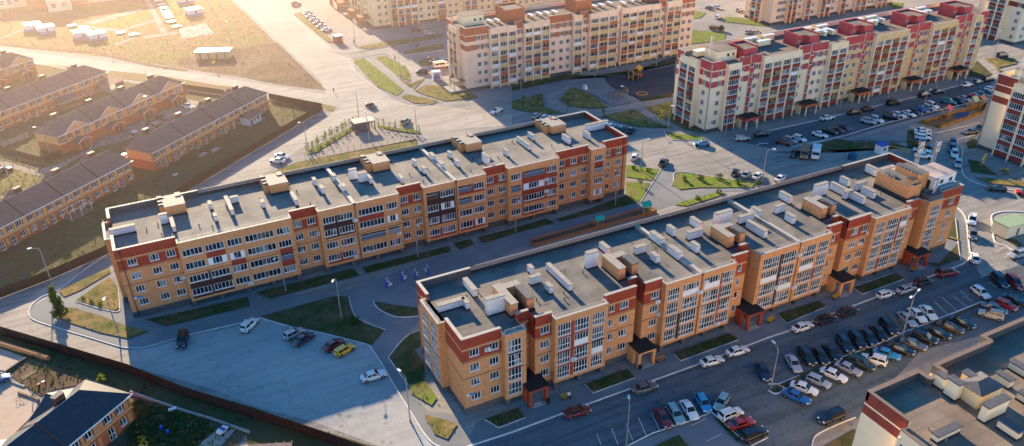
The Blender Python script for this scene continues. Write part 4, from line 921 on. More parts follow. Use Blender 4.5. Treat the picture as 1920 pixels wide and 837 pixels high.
# lean-to roofs and the white porch hut
def lean_to(label,T,u0,u1,d,h,wallm,name='garden_porch',cat='porch'):
    p=T(u0,0,0); t=thing(name,label,cat,(p[0],p[1],0),fixed=True); mb=MB()
    for u in(u0+.1,u1-.2): mb.box(u,u+.12,d-.2,d-.08,0,h,0,T=T)
    mb.box(u0,u1,.1,d-.1,0,.9,1,T=T)
    if wallm: mb.box(u0+.05,u0+.12,.1,d-.1,.9,h,1,T=T); mb.box(u1-.12,u1-.05,.1,d-.1,.9,h+.1,1,T=T)
    mb.obj('frame',[M['wood'],M[wallm or 'wood']],t)
    r=MB(); r.face([T(u0-.3,d+.3,h),T(u1+.3,d+.3,h),T(u1+.3,.08,h+.75),T(u0-.3,.08,h+.75)],0); r.face([T(u0-.3,d+.3,h-.12),T(u0-.3,.08,h+.63),T(u1+.3,.08,h+.63),T(u1+.3,d+.3,h-.12)],0); r.face([T(u0-.3,d+.3,h-.12),T(u1+.3,d+.3,h-.12),T(u1+.3,d+.3,h),T(u0-.3,d+.3,h)],1); r.obj('roof',[M['tile_brown'],M['pvc']],t)
    if wallm=='white':
        for u in(u0+.6,u0+2.,u0+3.4): w_=MB(); w_.box(u,u+.8,d-.1,d-.06,1.0 if u>u0+1 else .1,2.,0,T=T); w_.obj('window',[M['glass']],t)
        w_=MB(); w_.box(u0+.05,u1-.05,d-.2,d-.11,.9,h,T=T); w_.obj('front_panel',[M['white']],t)
lean_to('small white porch hut with brown roof against the garden side of the row house',T2,34.2,39.6,3.4,2.3,'white','porch_hut','hut')
lean_to('open lean-to porch with a sagging brown roof against the second far row house',T4,26.,32.4,4.,2.5,None)
lean_to('glazed pale porch at the right end of the second far row house',T4,43.5,49.5,4.4,2.6,'concrete')

# ------------------------------------------------------------- ground
LV=[.012]
def flat(name,polys,m,kind='structure',tufts=0,blade='blade',h=.16,each=False):
    mb=MB()
    for pl in polys:
        LV[0]+=.0022
        pts=[(p[0],p[1],LV[0]) for p in pl]
        a=sum(pl[i][0]*pl[(i+1)%len(pl)][1]-pl[(i+1)%len(pl)][0]*pl[i][1] for i in range(len(pl)))
        for tri in tessellate_polygon([[Vector(p) for p in pts]]):
            q=[pts[i] for i in tri]
            n=(q[1][0]-q[0][0])*(q[2][1]-q[0][1])-(q[1][1]-q[0][1])*(q[2][0]-q[0][0])
            mb.face(q if n>0 else q[::-1],0)
        if tufts:
            xs=[p[0] for p in pl];ys=[p[1] for p in pl]; area=abs(a)/2
            for _ in range(int(area*tufts)):
                x=R.uniform(min(xs),max(xs));y=R.uniform(min(ys),max(ys))
                if R.random()>area/((max(xs)-min(xs))*(max(ys)-min(ys))+1e-6)*3 and False: continue
                if not inside((x,y),pl) and not (R.random()<.8 and inside((x+R.uniform(-.7,.7),y+R.uniform(-.7,.7)),pl)): continue
                tuft(mb,x,y,LV[0],h*R.uniform(.5,1.6))
    return struct(mb.obj(name,[M[m],M[blade]]),kind)
def tuft(mb,x,y,z,h,mi=1,n=4,w=.09):
    for k in range(n):
        a=R.uniform(0,2*PI);lx,ly=math.cos(a)*h*.6,math.sin(a)*h*.6;ox,oy=-math.sin(a)*w,math.cos(a)*w
        mb.face([(x-ox,y-oy,z),(x+ox,y+oy,z),(x+lx,y+ly,z+h*R.uniform(.6,1.1))],mi)
g=MB(); g.face([(-900,-500,0),(1600,-500,0),(1600,1800,0),(-900,1800,0)]); struct(g.obj('ground',[M['asphalt']]))
# the pale main road and side roads are the dusty asphalt itself with a lighter carriageway on it
flat('road',[[(57.25,393.64),(82.94,378.59),(79.34,337.78),(73.49,289.41),(77.24,279.82),(73.97,265.36),(75.15,235.94),(77.32,227.33),(86.74,218.51),(102.31,202.94),(98.42,195.31),(86.67,198.69),(73.30,202.25),(66.06,219.75),(60.92,224.28),(43.29,210.70),(25.04,193.51),(15.06,196.15),(41.86,217.02),(59.41,234.12),(38.51,257.94),(-36.02,342.92),(-36.46,358.52),(14.61,302.82),(58.35,246.84),(60.59,262.39)],
 [(-30.79,154.14),(-23.99,161.93),(-11.48,174.34),(-11.02,165.31),(-20.65,159.70),(-25.08,156.39),(-25.69,152.64),(-23.59,148.90),(-18.37,142.61),(-10.93,132.90),(-9.52,132.15),(-10.11,127.05),(-19.12,137.85),(-30.71,151.42)]],'road')
flat('parking_lot',[[(-9.66,132.22),(-6.33,131.33),(1.33,131.47),(11.82,130.29),(12.75,131.55),(17.29,125.45),(22.27,120.60),(28.25,113.19),(28.48,106.25),(28.43,99.94),(28.48,91.19),(29.15,84.78),(21.51,88.81),(14.29,98.48),(6.88,106.65),(1.59,114.18),(-10.09,127.32)]],'asphalt_dust_haze')
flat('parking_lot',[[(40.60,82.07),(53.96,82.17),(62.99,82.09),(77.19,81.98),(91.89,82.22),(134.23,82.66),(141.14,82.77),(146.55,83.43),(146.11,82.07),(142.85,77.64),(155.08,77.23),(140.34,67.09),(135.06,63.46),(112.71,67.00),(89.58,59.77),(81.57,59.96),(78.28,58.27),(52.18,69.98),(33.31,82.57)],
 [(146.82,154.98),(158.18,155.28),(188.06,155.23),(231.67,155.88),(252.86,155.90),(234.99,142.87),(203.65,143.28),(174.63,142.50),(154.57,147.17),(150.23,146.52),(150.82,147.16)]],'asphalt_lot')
flat('pavement',[[(-12.31,174.19),(-10.86,166.66),(-9.50,150.92),(-9.29,141.90),(-3.80,140.27),(12.54,141.16),(27.11,132.63),(60.80,138.19),(96.56,139.98),(104.24,137.92),(103.76,132.96),(70.82,132.77),(40.90,123.11),(38.95,116.75),(35.74,113.41),(30.15,108.70),(30.31,99.96),(30.90,92.72),(34.33,89.96),(34.62,81.88),(29.15,84.78),(28.48,91.19),(28.43,99.94),(28.48,106.25),(28.33,113.44),(32.20,116.85),(28.86,124.45),(29.70,130.53),(12.82,131.90),(11.50,131.11),(1.41,132.05),(-6.27,131.89),(-10.02,133.18),(-18.34,143.22),(-23.59,149.54),(-25.69,152.97),(-25.39,156.21),(-20.65,159.70)],
 [(33.08,82.70),(40.78,82.42),(54.19,82.54),(63.25,82.47),(77.50,82.36),(92.18,82.54),(134.67,83.02),(141.62,83.14),(146.83,83.93),(159.28,93.97),(163.64,99.37),(151.88,92.47),(138.12,87.98),(81.87,86.37),(56.47,87.10),(36.76,86.81)],
 [(54.69,71.37),(70.45,71.29),(69.72,63.34),(54.14,71.02)],
 [(117.39,149.65),(121.34,147.48),(113.73,139.87),(114.69,136.56),(131.62,130.66),(134.49,131.37),(128.83,129.39),(121.79,132.68),(108.65,132.36),(103.95,131.83),(102.96,137.55)],
 [(111.66,221.24),(131.85,221.96),(173.25,217.82),(161.56,203.19),(136.51,205.39),(133.38,211.02),(130.66,216.50),(119.96,212.75),(114.28,203.15),(117.23,193.80),(125.12,188.58),(136.72,188.90),(152.61,191.67),(149.26,187.17),(134.64,184.95),(122.59,187.52),(108.57,197.78),(104.36,206.94)],
 [(81.51,278.62),(83.55,278.69),(83.51,238.98),(93.81,247.60),(93.98,243.27),(84.41,236.52),(85.54,230.13),(89.54,222.32),(86.99,221.94),(83.07,231.51),(80.19,235.02),(77.55,232.72),(76.35,234.32),(81.64,238.07)]],'pave')
B_=lambda *q:list(q)
# fields and yards
flat('field',[[(-36.59,363.45),(-48.88,392.96),(-59.37,500.93),(61.37,429.38),(55.53,394.65),(56.53,371.58),(59.17,252.20),(52.78,259.98),(33.10,283.66),(3.06,322.21)],[(42.81,253.09),(53.71,241.42),(57.81,234.11),(55.67,230.60),(53.58,234.88)],[(-19.27,326.12),(0.02,307.11),(13.77,293.80),(29.25,273.46),(35.15,268.12),(29.74,263.27),(19.07,277.15),(-0.04,298.32)]],'field',tufts=.6,blade='blade_dry',h=.4)
flat('bare_soil',[[(50.32,314.40),(58.30,313.93),(59.52,250.87),(48.23,262.80),(41.53,272.37),(35.54,282.62),(26.94,303.52),(21.88,311.25)],[(19.86,305.15),(25.06,311.91),(40.47,295.85),(41.74,283.56),(35.54,282.62),(25.50,293.86)]],'dirt',tufts=.2,blade='blade_dry',h=.2)
flat('yard_grass',[[(-36.02,342.92),(-20.48,325.46),(-2.89,299.40),(12.06,280.41),(31.99,258.74),(41.16,250.82),(53.56,235.27),(7.80,194.30),(-11.16,171.08),(-31.04,163.32),(-34.67,162.30),(-40.84,243.58),(-43.01,346.88)]],'lawn_dark',tufts=.9,blade='blade',h=.35)
flat('yard_drive',[[(-10.90,246.55),(-4.34,245.98),(7.37,255.76),(15.66,259.94),(18.84,263.67),(21.08,260.56),(20.32,252.01),(8.22,245.33),(-2.18,237.25),(-10.56,235.11),(-15.22,229.48),(-19.20,225.17),(-23.81,222.71),(-24.22,221.12),(-27.40,214.09),(-31.63,211.95),(-32.43,213.49),(-26.65,219.46),(-24.22,222.94),(-33.04,235.33),(-33.15,239.33),(-24.62,226.88),(-20.40,228.39),(-11.43,235.60)]],'gravel')
flat('dry_grass',[[(-31.59,210.30),(-27.40,213.53),(-24.43,218.84),(-24.22,221.72),(-26.69,226.76),(-30.43,230.07),(-32.86,228.90)],[(-18.63,231.35),(-14.27,231.63),(-13.30,233.83),(-19.11,228.98),(-20.84,227.35),(-33.19,240.69),(-33.26,243.45),(-26.73,235.80)]],'lawn_dry',tufts=.5,blade='blade_dry')
flat('playground_field',[[(-8.90,385.51),(0.11,386.91),(19.56,411.78),(20.93,381.65),(19.57,375.65),(6.98,366.80),(-3.24,375.82)],[(22.91,373.71),(34.47,379.01),(33.15,364.48),(25.41,359.30)],[(24.30,412.95),(34.47,406.99),(35.16,383.94),(26.06,382.14)]],'lawn_bright',tufts=.3)
flat('path',[[(-6.57,384.16),(16.83,398.97),(18.59,394.30),(-3.08,378.91)],[(20.66,415.08),(22.84,413.80),(22.90,350.01),(20.52,349.88)],[(-11.67,383.87),(-9.66,383.35),(6.86,365.31),(21.75,376.06),(22.07,372.54),(7.20,361.14),(2.15,364.96)],[(-36.93,375.50),(-27.55,388.25),(-27.54,385.11),(-36.87,373.45)],[(2.58,343.02),(10.98,350.94),(12.10,348.85),(3.04,340.58)],[(13.48,349.51),(26.87,349.23),(26.51,346.45),(13.70,345.06)]],'gravel')
flat('track',[[(-3.04,332.95),(4.62,321.04),(15.10,305.49),(22.75,295.41),(22.82,293.79),(13.69,303.50),(3.82,318.56),(-3.45,331.14)],[(46.05,400.20),(45.50,377.92),(44.78,348.14),(43.54,322.37),(42.93,321.61),(43.74,346.24),(44.36,376.44),(45.18,400.71)],[(49.53,390.39),(50.93,354.20),(50.48,351.86),(48.56,387.92)],[(-36.69,366.84),(-18.31,348.18),(-0.68,331.61),(-0.79,329.88),(-18.35,345.83),(-36.62,364.31)]],'dirt')
flat('sports_court',[[(27.43,353.47),(38.61,358.06),(39.06,339.24),(26.60,337.10)]],'pave')
flat('bank_grass',[[(-32.44,151.07),(-30.67,149.81),(-22.80,140.41),(-15.36,131.80),(-3.55,117.94),(6.79,106.21),(11.11,100.39),(18.72,91.45),(21.35,88.34),(21.10,87.63),(4.71,96.28),(3.79,97.61),(4.26,101.29),(-0.18,106.83),(-10.64,119.40),(-17.25,127.85),(-23.43,134.97),(-30.50,143.92),(-32.26,146.05)]],'lawn_dark',tufts=2.2,blade='blade',h=.4)
flat('garden_soil',[[(-11.18,119.44),(-0.19,106.74),(4.49,101.08),(2.45,98.88),(1.49,97.98),(-16.21,107.33),(-14.03,110.07)],[(-29.47,135.98),(-26.21,138.43),(-22.88,134.40),(-17.26,127.59),(-16.24,125.73),(-18.96,126.12),(-21.91,126.66),(-24.05,125.76),(-26.43,130.09)]],'dirt',tufts=2.5,blade='blade',h=.45)
flat('concrete_yard',[[(-31.90,136.18),(-29.69,133.82),(-26.43,129.31),(-24.45,124.97),(-24.85,122.25),(-25.86,120.42),(-29.71,115.31),(-31.17,116.08)],[(-1.65,102.65),(0.75,104.27),(2.90,102.68),(0.28,100.02),(-3.17,101.29)],[(-32.23,145.13),(-30.50,143.92),(-26.21,138.43),(-29.20,135.83),(-31.98,138.41)]],'tanfloor')
# lawns round the blocks
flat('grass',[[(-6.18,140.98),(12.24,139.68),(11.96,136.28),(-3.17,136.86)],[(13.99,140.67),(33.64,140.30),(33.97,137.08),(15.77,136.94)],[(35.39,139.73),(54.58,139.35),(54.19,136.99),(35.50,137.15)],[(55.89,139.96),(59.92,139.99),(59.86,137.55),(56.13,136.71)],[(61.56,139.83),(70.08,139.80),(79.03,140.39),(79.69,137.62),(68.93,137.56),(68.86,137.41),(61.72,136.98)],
 [(80.88,138.90),(89.51,139.69),(101.60,141.51),(101.88,137.09),(81.29,137.42)],[(12.81,131.85),(26.93,132.01),(29.70,130.53),(28.76,124.70),(29.53,121.14),(32.14,116.70),(28.66,113.44),(22.43,121.14),(17.43,126.01)],[(33.49,126.73),(36.12,123.94),(40.05,120.47),(39.33,117.98),(35.65,119.69),(33.71,123.19)],[(30.04,108.65),(35.70,113.31),(37.80,113.55),(36.23,108.93),(34.87,108.48),(35.00,104.15),(33.28,99.84),(30.44,100.30)],
 [(150.21,91.59),(160.13,97.34),(159.25,95.88),(151.26,89.27),(150.88,92.12)],[(140.11,85.30),(151.36,89.22),(145.25,84.30),(138.34,84.52),(137.90,86.49)],[(57.89,69.47),(62.81,69.66),(62.60,66.56)],[(79.56,57.60),(87.18,58.24),(87.11,57.48),(83.76,55.38)],
 [(147.44,216.96),(178.74,224.62),(173.33,218.24),(132.03,222.27),(111.51,220.94),(113.86,225.54),(134.64,226.74)],[(141.90,194.53),(154.58,194.31),(152.61,191.67),(141.95,192.69)],[(161.03,142.64),(170.95,142.80),(173.91,139.31),(182.59,133.82),(182.93,129.46),(148.59,144.71),(164.91,135.73),(157.69,143.78)],[(192.65,137.70),(195.33,136.97),(183.68,128.10),(182.25,128.89)],[(199.57,124.44),(203.39,125.17),(203.13,123.89),(199.56,120.69),(196.08,121.25)],[(248.02,160.70),(265.58,170.58),(256.66,158.35),(249.91,157.57)],
 [(190.05,116.67),(191.44,114.64),(188.05,106.71),(184.18,111.21)],[(160.82,85.85),(162.42,84.11),(161.45,81.61),(159.78,82.26)],[(105.27,70.39),(112.20,71.08),(134.85,71.71),(134.47,71.24),(112.54,70.60),(106.01,70.28)],[(81.85,70.32),(84.01,71.44),(92.64,71.84),(98.54,72.00),(106.00,71.44),(105.67,70.75),(97.79,71.29),(90.65,71.03),(84.47,70.69),(83.02,69.95)],[(69.91,70.18),(70.40,69.92),(70.42,64.55),(69.57,64.36)]],'lawn',kind='stuff',tufts=1.6,h=.18)
flat('sunlit_grass',[[(111.39,156.06),(117.26,149.47),(111.73,145.20),(107.36,150.06)],[(105.74,147.66),(110.46,144.16),(102.46,137.19),(101.49,141.35)],[(114.63,141.08),(120.23,146.01),(126.95,138.98),(132.97,132.20),(130.77,130.34),(119.84,136.30),(114.65,137.91)],[(108.54,132.21),(121.61,132.45),(123.22,130.81),(110.71,130.00)],[(133.38,169.00),(138.16,164.12),(140.95,158.94),(131.77,163.72)],[(76.68,277.00),(81.03,278.16),(81.39,238.21),(77.63,234.55),(74.97,245.77)],[(85.00,276.64),(88.99,276.84),(90.25,258.40),(86.57,245.36),(84.87,252.64)],[(205.25,249.63),(213.32,239.16),(206.44,231.93),(192.63,234.45)],[(224.49,273.78),(226.51,267.45),(218.57,262.10),(216.38,263.36)],[(306.19,242.22),(309.46,238.48),(300.75,232.87),(298.79,235.76)],[(30.63,99.79),(33.36,99.80),(33.43,94.77),(31.97,93.49),(30.11,97.78)],[(229.76,258.88),(234.15,253.08),(235.95,240.99),(234.14,238.98),(223.10,253.08)]],'lawn_bright',kind='stuff',tufts=1.6,h=.18)  # brighter copy of the lawn, sunlight painted into its colour
flat('worn_grass',[[(-22.21,151.11),(-18.65,152.11),(-13.93,146.48),(-10.00,140.79),(-6.13,136.70),(-9.78,136.05),(-14.27,140.55),(-18.84,146.35)],[(-17.80,154.31),(-11.34,160.53),(-10.10,155.57),(-10.41,147.65),(-11.31,146.91),(-14.40,150.20)],[(-20.68,159.71),(-11.07,164.61),(-10.91,162.39),(-16.70,158.01),(-19.71,156.81)],[(30.13,92.18),(33.92,87.63),(31.22,85.19),(29.86,87.22)],[(84.65,240.34),(93.29,247.90),(89.67,243.62),(85.03,238.13)],[(84.22,250.87),(85.92,243.67),(92.07,246.45),(84.14,240.62)],[(84.28,236.20),(89.23,239.37),(99.56,233.97),(99.24,220.22),(89.06,222.59),(86.03,229.85)],[(78.58,233.08),(81.07,234.14),(87.60,223.41),(84.10,222.11),(79.74,225.98)],[(83.40,292.84),(95.72,293.90),(117.94,292.48),(116.19,288.33),(85.23,287.86)],[(96.00,279.14),(113.18,281.19),(110.47,274.77),(96.54,275.04)],[(74.30,353.44),(78.43,354.52),(77.47,302.97),(75.08,304.33)],[(96.16,264.29),(100.20,266.79),(101.39,261.33),(98.37,257.22),(95.33,259.63)],
 [(107.18,212.47),(118.73,214.01),(113.57,203.55),(115.75,195.46),(109.06,198.68),(104.22,206.67)],[(120.71,206.74),(129.78,215.01),(131.60,208.14),(130.13,193.44),(124.88,195.15),(120.66,199.60)],[(124.27,188.23),(136.29,188.28),(135.04,176.57),(137.31,170.32),(128.40,176.80)],[(139.72,188.10),(150.02,188.19),(143.80,179.85),(141.56,163.73),(139.26,168.78),(139.23,182.40)],[(182.21,108.74),(190.27,101.44),(187.53,99.56),(182.46,104.58)],[(151.38,91.85),(151.86,89.82),(151.36,89.22),(150.54,91.41)],[(269.46,170.72),(278.36,165.67),(273.41,161.56),(263.94,161.35)],[(265.50,163.79),(262.40,158.95),(259.73,158.32)]],'lawn_dry',kind='stuff',tufts=1.2,blade='blade_dry',h=.16)
flat('rubber_surface',[[(141.26,208.56),(144.07,217.17),(171.78,216.37),(155.07,194.04),(142.56,194.52)]],'rubber')
flat('play_court',[[(132.09,207.86),(140.29,208.12),(138.86,192.98),(131.65,193.82)],[(173.96,139.99),(198.46,141.39),(191.59,136.79),(185.70,132.10)]],'pave')
flat('playground_floor',[[(201.16,139.88),(230.41,141.00),(221.62,136.56),(202.58,135.23)]],'dirt')
flat('blue_play_surface',[[(214.50,140.52),(220.22,139.00),(214.98,136.19),(211.29,137.43)]],'blue_court')
flat('nursery_strip',[[(70.99,132.68),(102.05,133.38),(102.65,130.73),(70.47,130.51)]],'dirt')
flat('enclosure_gravel',[[(43.99,202.58),(58.35,213.83),(63.07,212.15),(70.66,198.01),(42.92,198.73)]],'gravel')
flat('enclosure_turf',[[(37.21,198.74),(69.59,197.30),(68.47,192.40),(54.39,193.23),(35.12,190.51),(24.19,189.43),(31.08,196.40)]],'lawn_dry',tufts=1.)
flat('hedge_strip',[[(40.09,202.69),(41.99,204.91),(58.02,216.83),(57.81,214.13),(43.13,202.64)],[(63.88,213.58),(73.34,202.77),(71.83,201.80),(63.47,210.99)]],'lawn_bright',kind='stuff',tufts=6,h=.5)
# dark planted beds with white kerbs along the entrances
BEDS=[[(56.37,86.38),(64.70,86.44),(64.69,84.04),(56.47,84.04)],[(74.33,86.42),(86.53,86.41),(86.78,84.17),(74.14,84.15)],[(98.47,86.86),(108.27,86.44),(108.40,84.54),(97.90,83.95)],[(117.58,86.66),(128.93,86.65),(128.85,84.42),(117.48,84.36)],[(38.17,86.50),(43.95,86.38),(43.94,84.00),(39.22,83.90)]]
flat('flower_bed',BEDS,'lawn',kind='stuff',tufts=7,h=.22)
# kerbs
kb=MB()
def kerb(line,w=.18,h=.13,closed=False):
    n=len(line)
    for i in range(n if closed else n-1): kb.bar(line[i],line[(i+1)%n],w,h,0.02+.0011*(i%3))
for b in BEDS: kerb(b,.14,.12,True)
kerb([(32.95,82.43),(40.60,82.07),(53.96,82.17),(62.99,82.09),(77.19,81.98),(91.89,82.22)],.26); kerb([(91.89,82.22),(97.16,82.03),(107.93,82.32),(118.69,82.44),(134.23,82.66),(141.14,82.77)],.26)
kerb(smooth_line([(141.14,82.77),(144.53,82.92),(147.97,84.29),(154.26,89.40),(160.91,94.99),(163.33,97.75),(164.41,99.97)]),.26)
kerb(smooth_line([(-11.49,170.32),(-15.84,166.12),(-20.63,160.29),(-23.83,158.88),(-25.54,156.29),(-25.90,153.42),(-24.78,150.51),(-20.96,145.69),(-15.54,139.25),(-11.69,134.60),(-10.03,133.12),(-8.32,132.27),(-6.27,131.89),(1.41,132.05),(12.00,131.16)]),.2)
kerb([(12.00,131.16),(12.75,131.55),(17.33,125.62),(22.27,120.60),(27.89,114.09),(28.28,113.29),(28.48,106.25),(28.38,98.95),(28.48,91.19)],.2); kerb(smooth_line([(28.48,91.19),(28.53,87.57),(29.04,85.22),(30.15,83.70)]),.2)
kerb(smooth_line([(29.70,130.53),(28.80,124.81),(29.53,121.14),(32.32,116.72)]),.15); kerb([(30.04,108.65),(30.44,100.30)],.15); kerb(smooth_line([(30.04,108.65),(33.00,111.54),(35.70,113.31),(37.80,113.55)]),.15); kerb(smooth_line([(33.59,127.03),(33.25,125.48),(33.65,123.02),(35.61,119.58),(39.29,117.87)]),.15)
kerb([(-17.81,154.10),(-14.33,149.75),(-11.25,146.47)],.15); kerb([(-10.33,147.40),(-10.10,155.57)],.15); kerb(smooth_line([(-11.25,146.47),(-10.50,146.47),(-10.32,147.60)]),.15)
kerb(smooth_line([(78.51,58.15),(80.13,59.42),(81.75,59.96),(85.38,60.08),(89.40,59.96)]),.2)
kerb([(84.91,70.96),(92.99,71.39),(98.54,72.00),(106.29,71.69),(113.78,72.05),(135.22,71.99)],.2); kerb([(83.62,69.38),(91.09,70.27)],.2)
kerb(smooth_line([(81.95,71.27),(82.35,70.06),(83.84,70.02),(84.66,70.49),(84.33,71.37)]),.25); kerb([(83.04,72.47),(84.59,71.65),(89.34,71.73)],.15)
kerb([(54.69,71.37),(59.57,71.82),(66.34,71.38),(70.51,71.36)],.15); kerb([(70.51,71.36),(70.66,64.43)],.15); kerb([(70.90,62.72),(74.36,62.91)],.14)
kerb(smooth_line([(175.86,91.53),(172.35,93.64),(169.65,94.12),(167.46,93.55),(163.77,90.60),(157.92,85.85),(158.03,83.46),(157.63,81.56)]),.3)
kerb(smooth_line([(194.86,121.93),(185.79,115.22),(180.83,110.67),(179.85,106.00),(181.93,101.84),(185.30,98.03)]),.22); kerb(smooth_line([(194.87,121.93),(197.50,125.58),(200.26,126.89),(206.02,126.60)]),.2)
kerb([(195.58,139.57),(196.69,133.97),(199.24,132.56),(215.44,131.96)],.2); kerb([(159.09,156.28),(177.18,155.58),(188.39,155.55),(199.45,155.66),(218.18,155.35),(231.67,155.88),(253.34,156.25)],.22); kerb([(156.37,144.38),(175.60,143.42),(192.12,144.59),(197.85,144.57),(209.66,144.54),(235.22,143.64)],.2)
kerb(smooth_line([(74.85,276.37),(77.24,279.82),(82.55,279.75),(89.15,279.24),(90.90,270.86),(90.82,251.44)]),.2); kerb(smooth_line([(74.85,276.37),(73.37,263.47),(74.28,240.25),(76.70,230.41),(81.46,222.87),(87.48,223.11)]),.2)
kerb(smooth_line([(73.78,354.43),(72.63,332.08),(72.57,300.35),(75.41,289.08),(82.79,286.67),(95.05,288.05)]),.2); kerb(smooth_line([(95.85,278.72),(95.58,274.33),(109.77,273.10)]),.2); kerb(smooth_line([(96.16,264.29),(95.31,261.26),(96.74,258.14),(100.23,256.86)]),.2)
kerb([(111.52,156.24),(117.58,149.54),(102.53,136.94)],.14); kerb(smooth_line([(114.32,140.67),(116.23,142.51),(120.49,146.36),(126.95,138.98),(134.35,131.21)]),.14); kerb([(133.31,169.49),(131.79,166.18),(131.70,163.62),(140.84,158.57)],.14)
kerb([(117.62,87.14),(128.98,87.00)],.1); kerb([(159.57,96.67),(148.52,87.32),(144.82,83.96)],.16); kerb([(199.57,124.44),(201.52,126.20),(204.42,126.76)],.15); kerb([(148.86,149.62),(150.78,150.24),(152.84,149.39)],.15)
struct(kb.obj('kerb',[M['kerb']]))
# painted parking bays
mk=MB()
for p,q in[((51.78,75.50),(51.10,73.18)),((54.46,75.55),(53.35,71.99)),((57.00,75.42),(55.80,71.77)),((59.47,75.57),(58.25,71.73)),((61.91,75.58),(60.74,71.78)),((64.92,75.55),(63.77,71.83)),((66.91,75.55),(65.60,71.54)),((127.10,76.00),(125.64,72.13)),((129.55,76.27),(128.21,72.13)),((131.85,75.73),(130.92,72.14)),((117.21,76.18),(115.34,71.83)),((133.33,74.94),(133.51,72.78)),
 ((154.04,82.83),(157.32,83.16)),((153.42,80.38),(156.62,80.45)),((153.67,78.00),(156.25,78.04)),((139.35,76.20),(139.18,73.78)),((142.02,75.86),(141.81,73.80)),((134.55,76.26),(134.00,74.10)),((137.15,76.30),(136.56,74.12)),((34.69,212.99),(35.49,213.26)),((65.47,70.26),(68.55,70.44)),((65.55,66.48),(68.56,66.63))]:
    mk.bar(p,q,.13,.003,LV[0]+.004)
struct(mk.obj('road_marking',[M['marking']]))

# ------------------------------------------------------------- vehicles
# kind: length, width, height, belt height, rear glass foot, roof rear, roof front, windscreen foot (as fractions of the length from the tail)
KIND=dict(sedan=(4.5,1.74,1.45,.93,.13,.27,.55,.70),hatchback=(4.0,1.7,1.5,.95,.02,.09,.56,.72),suv=(4.6,1.86,1.72,1.08,.02,.07,.57,.72),wagon=(4.5,1.76,1.5,.95,.02,.07,.56,.71),crossover=(4.3,1.8,1.62,1.02,.02,.09,.57,.73),van=(4.7,1.85,1.95,1.12,.0,.03,.68,.86),pickup=(5.1,1.88,1.78,1.08,.34,.38,.60,.73))
CARM={}
def subsurf(mb,mats,levels=1):
    me=mb.mesh('car_tmp',mats); bm=bmesh.new(); bm.from_mesh(me); bmesh.ops.remove_doubles(bm,verts=bm.verts,dist=.001); bm.to_mesh(me); bm.free()
    o=bpy.data.objects.new('car_tmp',me); COL.objects.link(o); md=o.modifiers.new('s','SUBSURF'); md.levels=levels; md.render_levels=levels
    dg=bpy.context.evaluated_depsgraph_get(); dg.update(); out=bpy.data.meshes.new_from_object(o.evaluated_get(dg)); bpy.data.objects.remove(o); bpy.data.meshes.remove(me)
    out.polygons.foreach_set('use_smooth',[True]*len(out.polygons)); return out
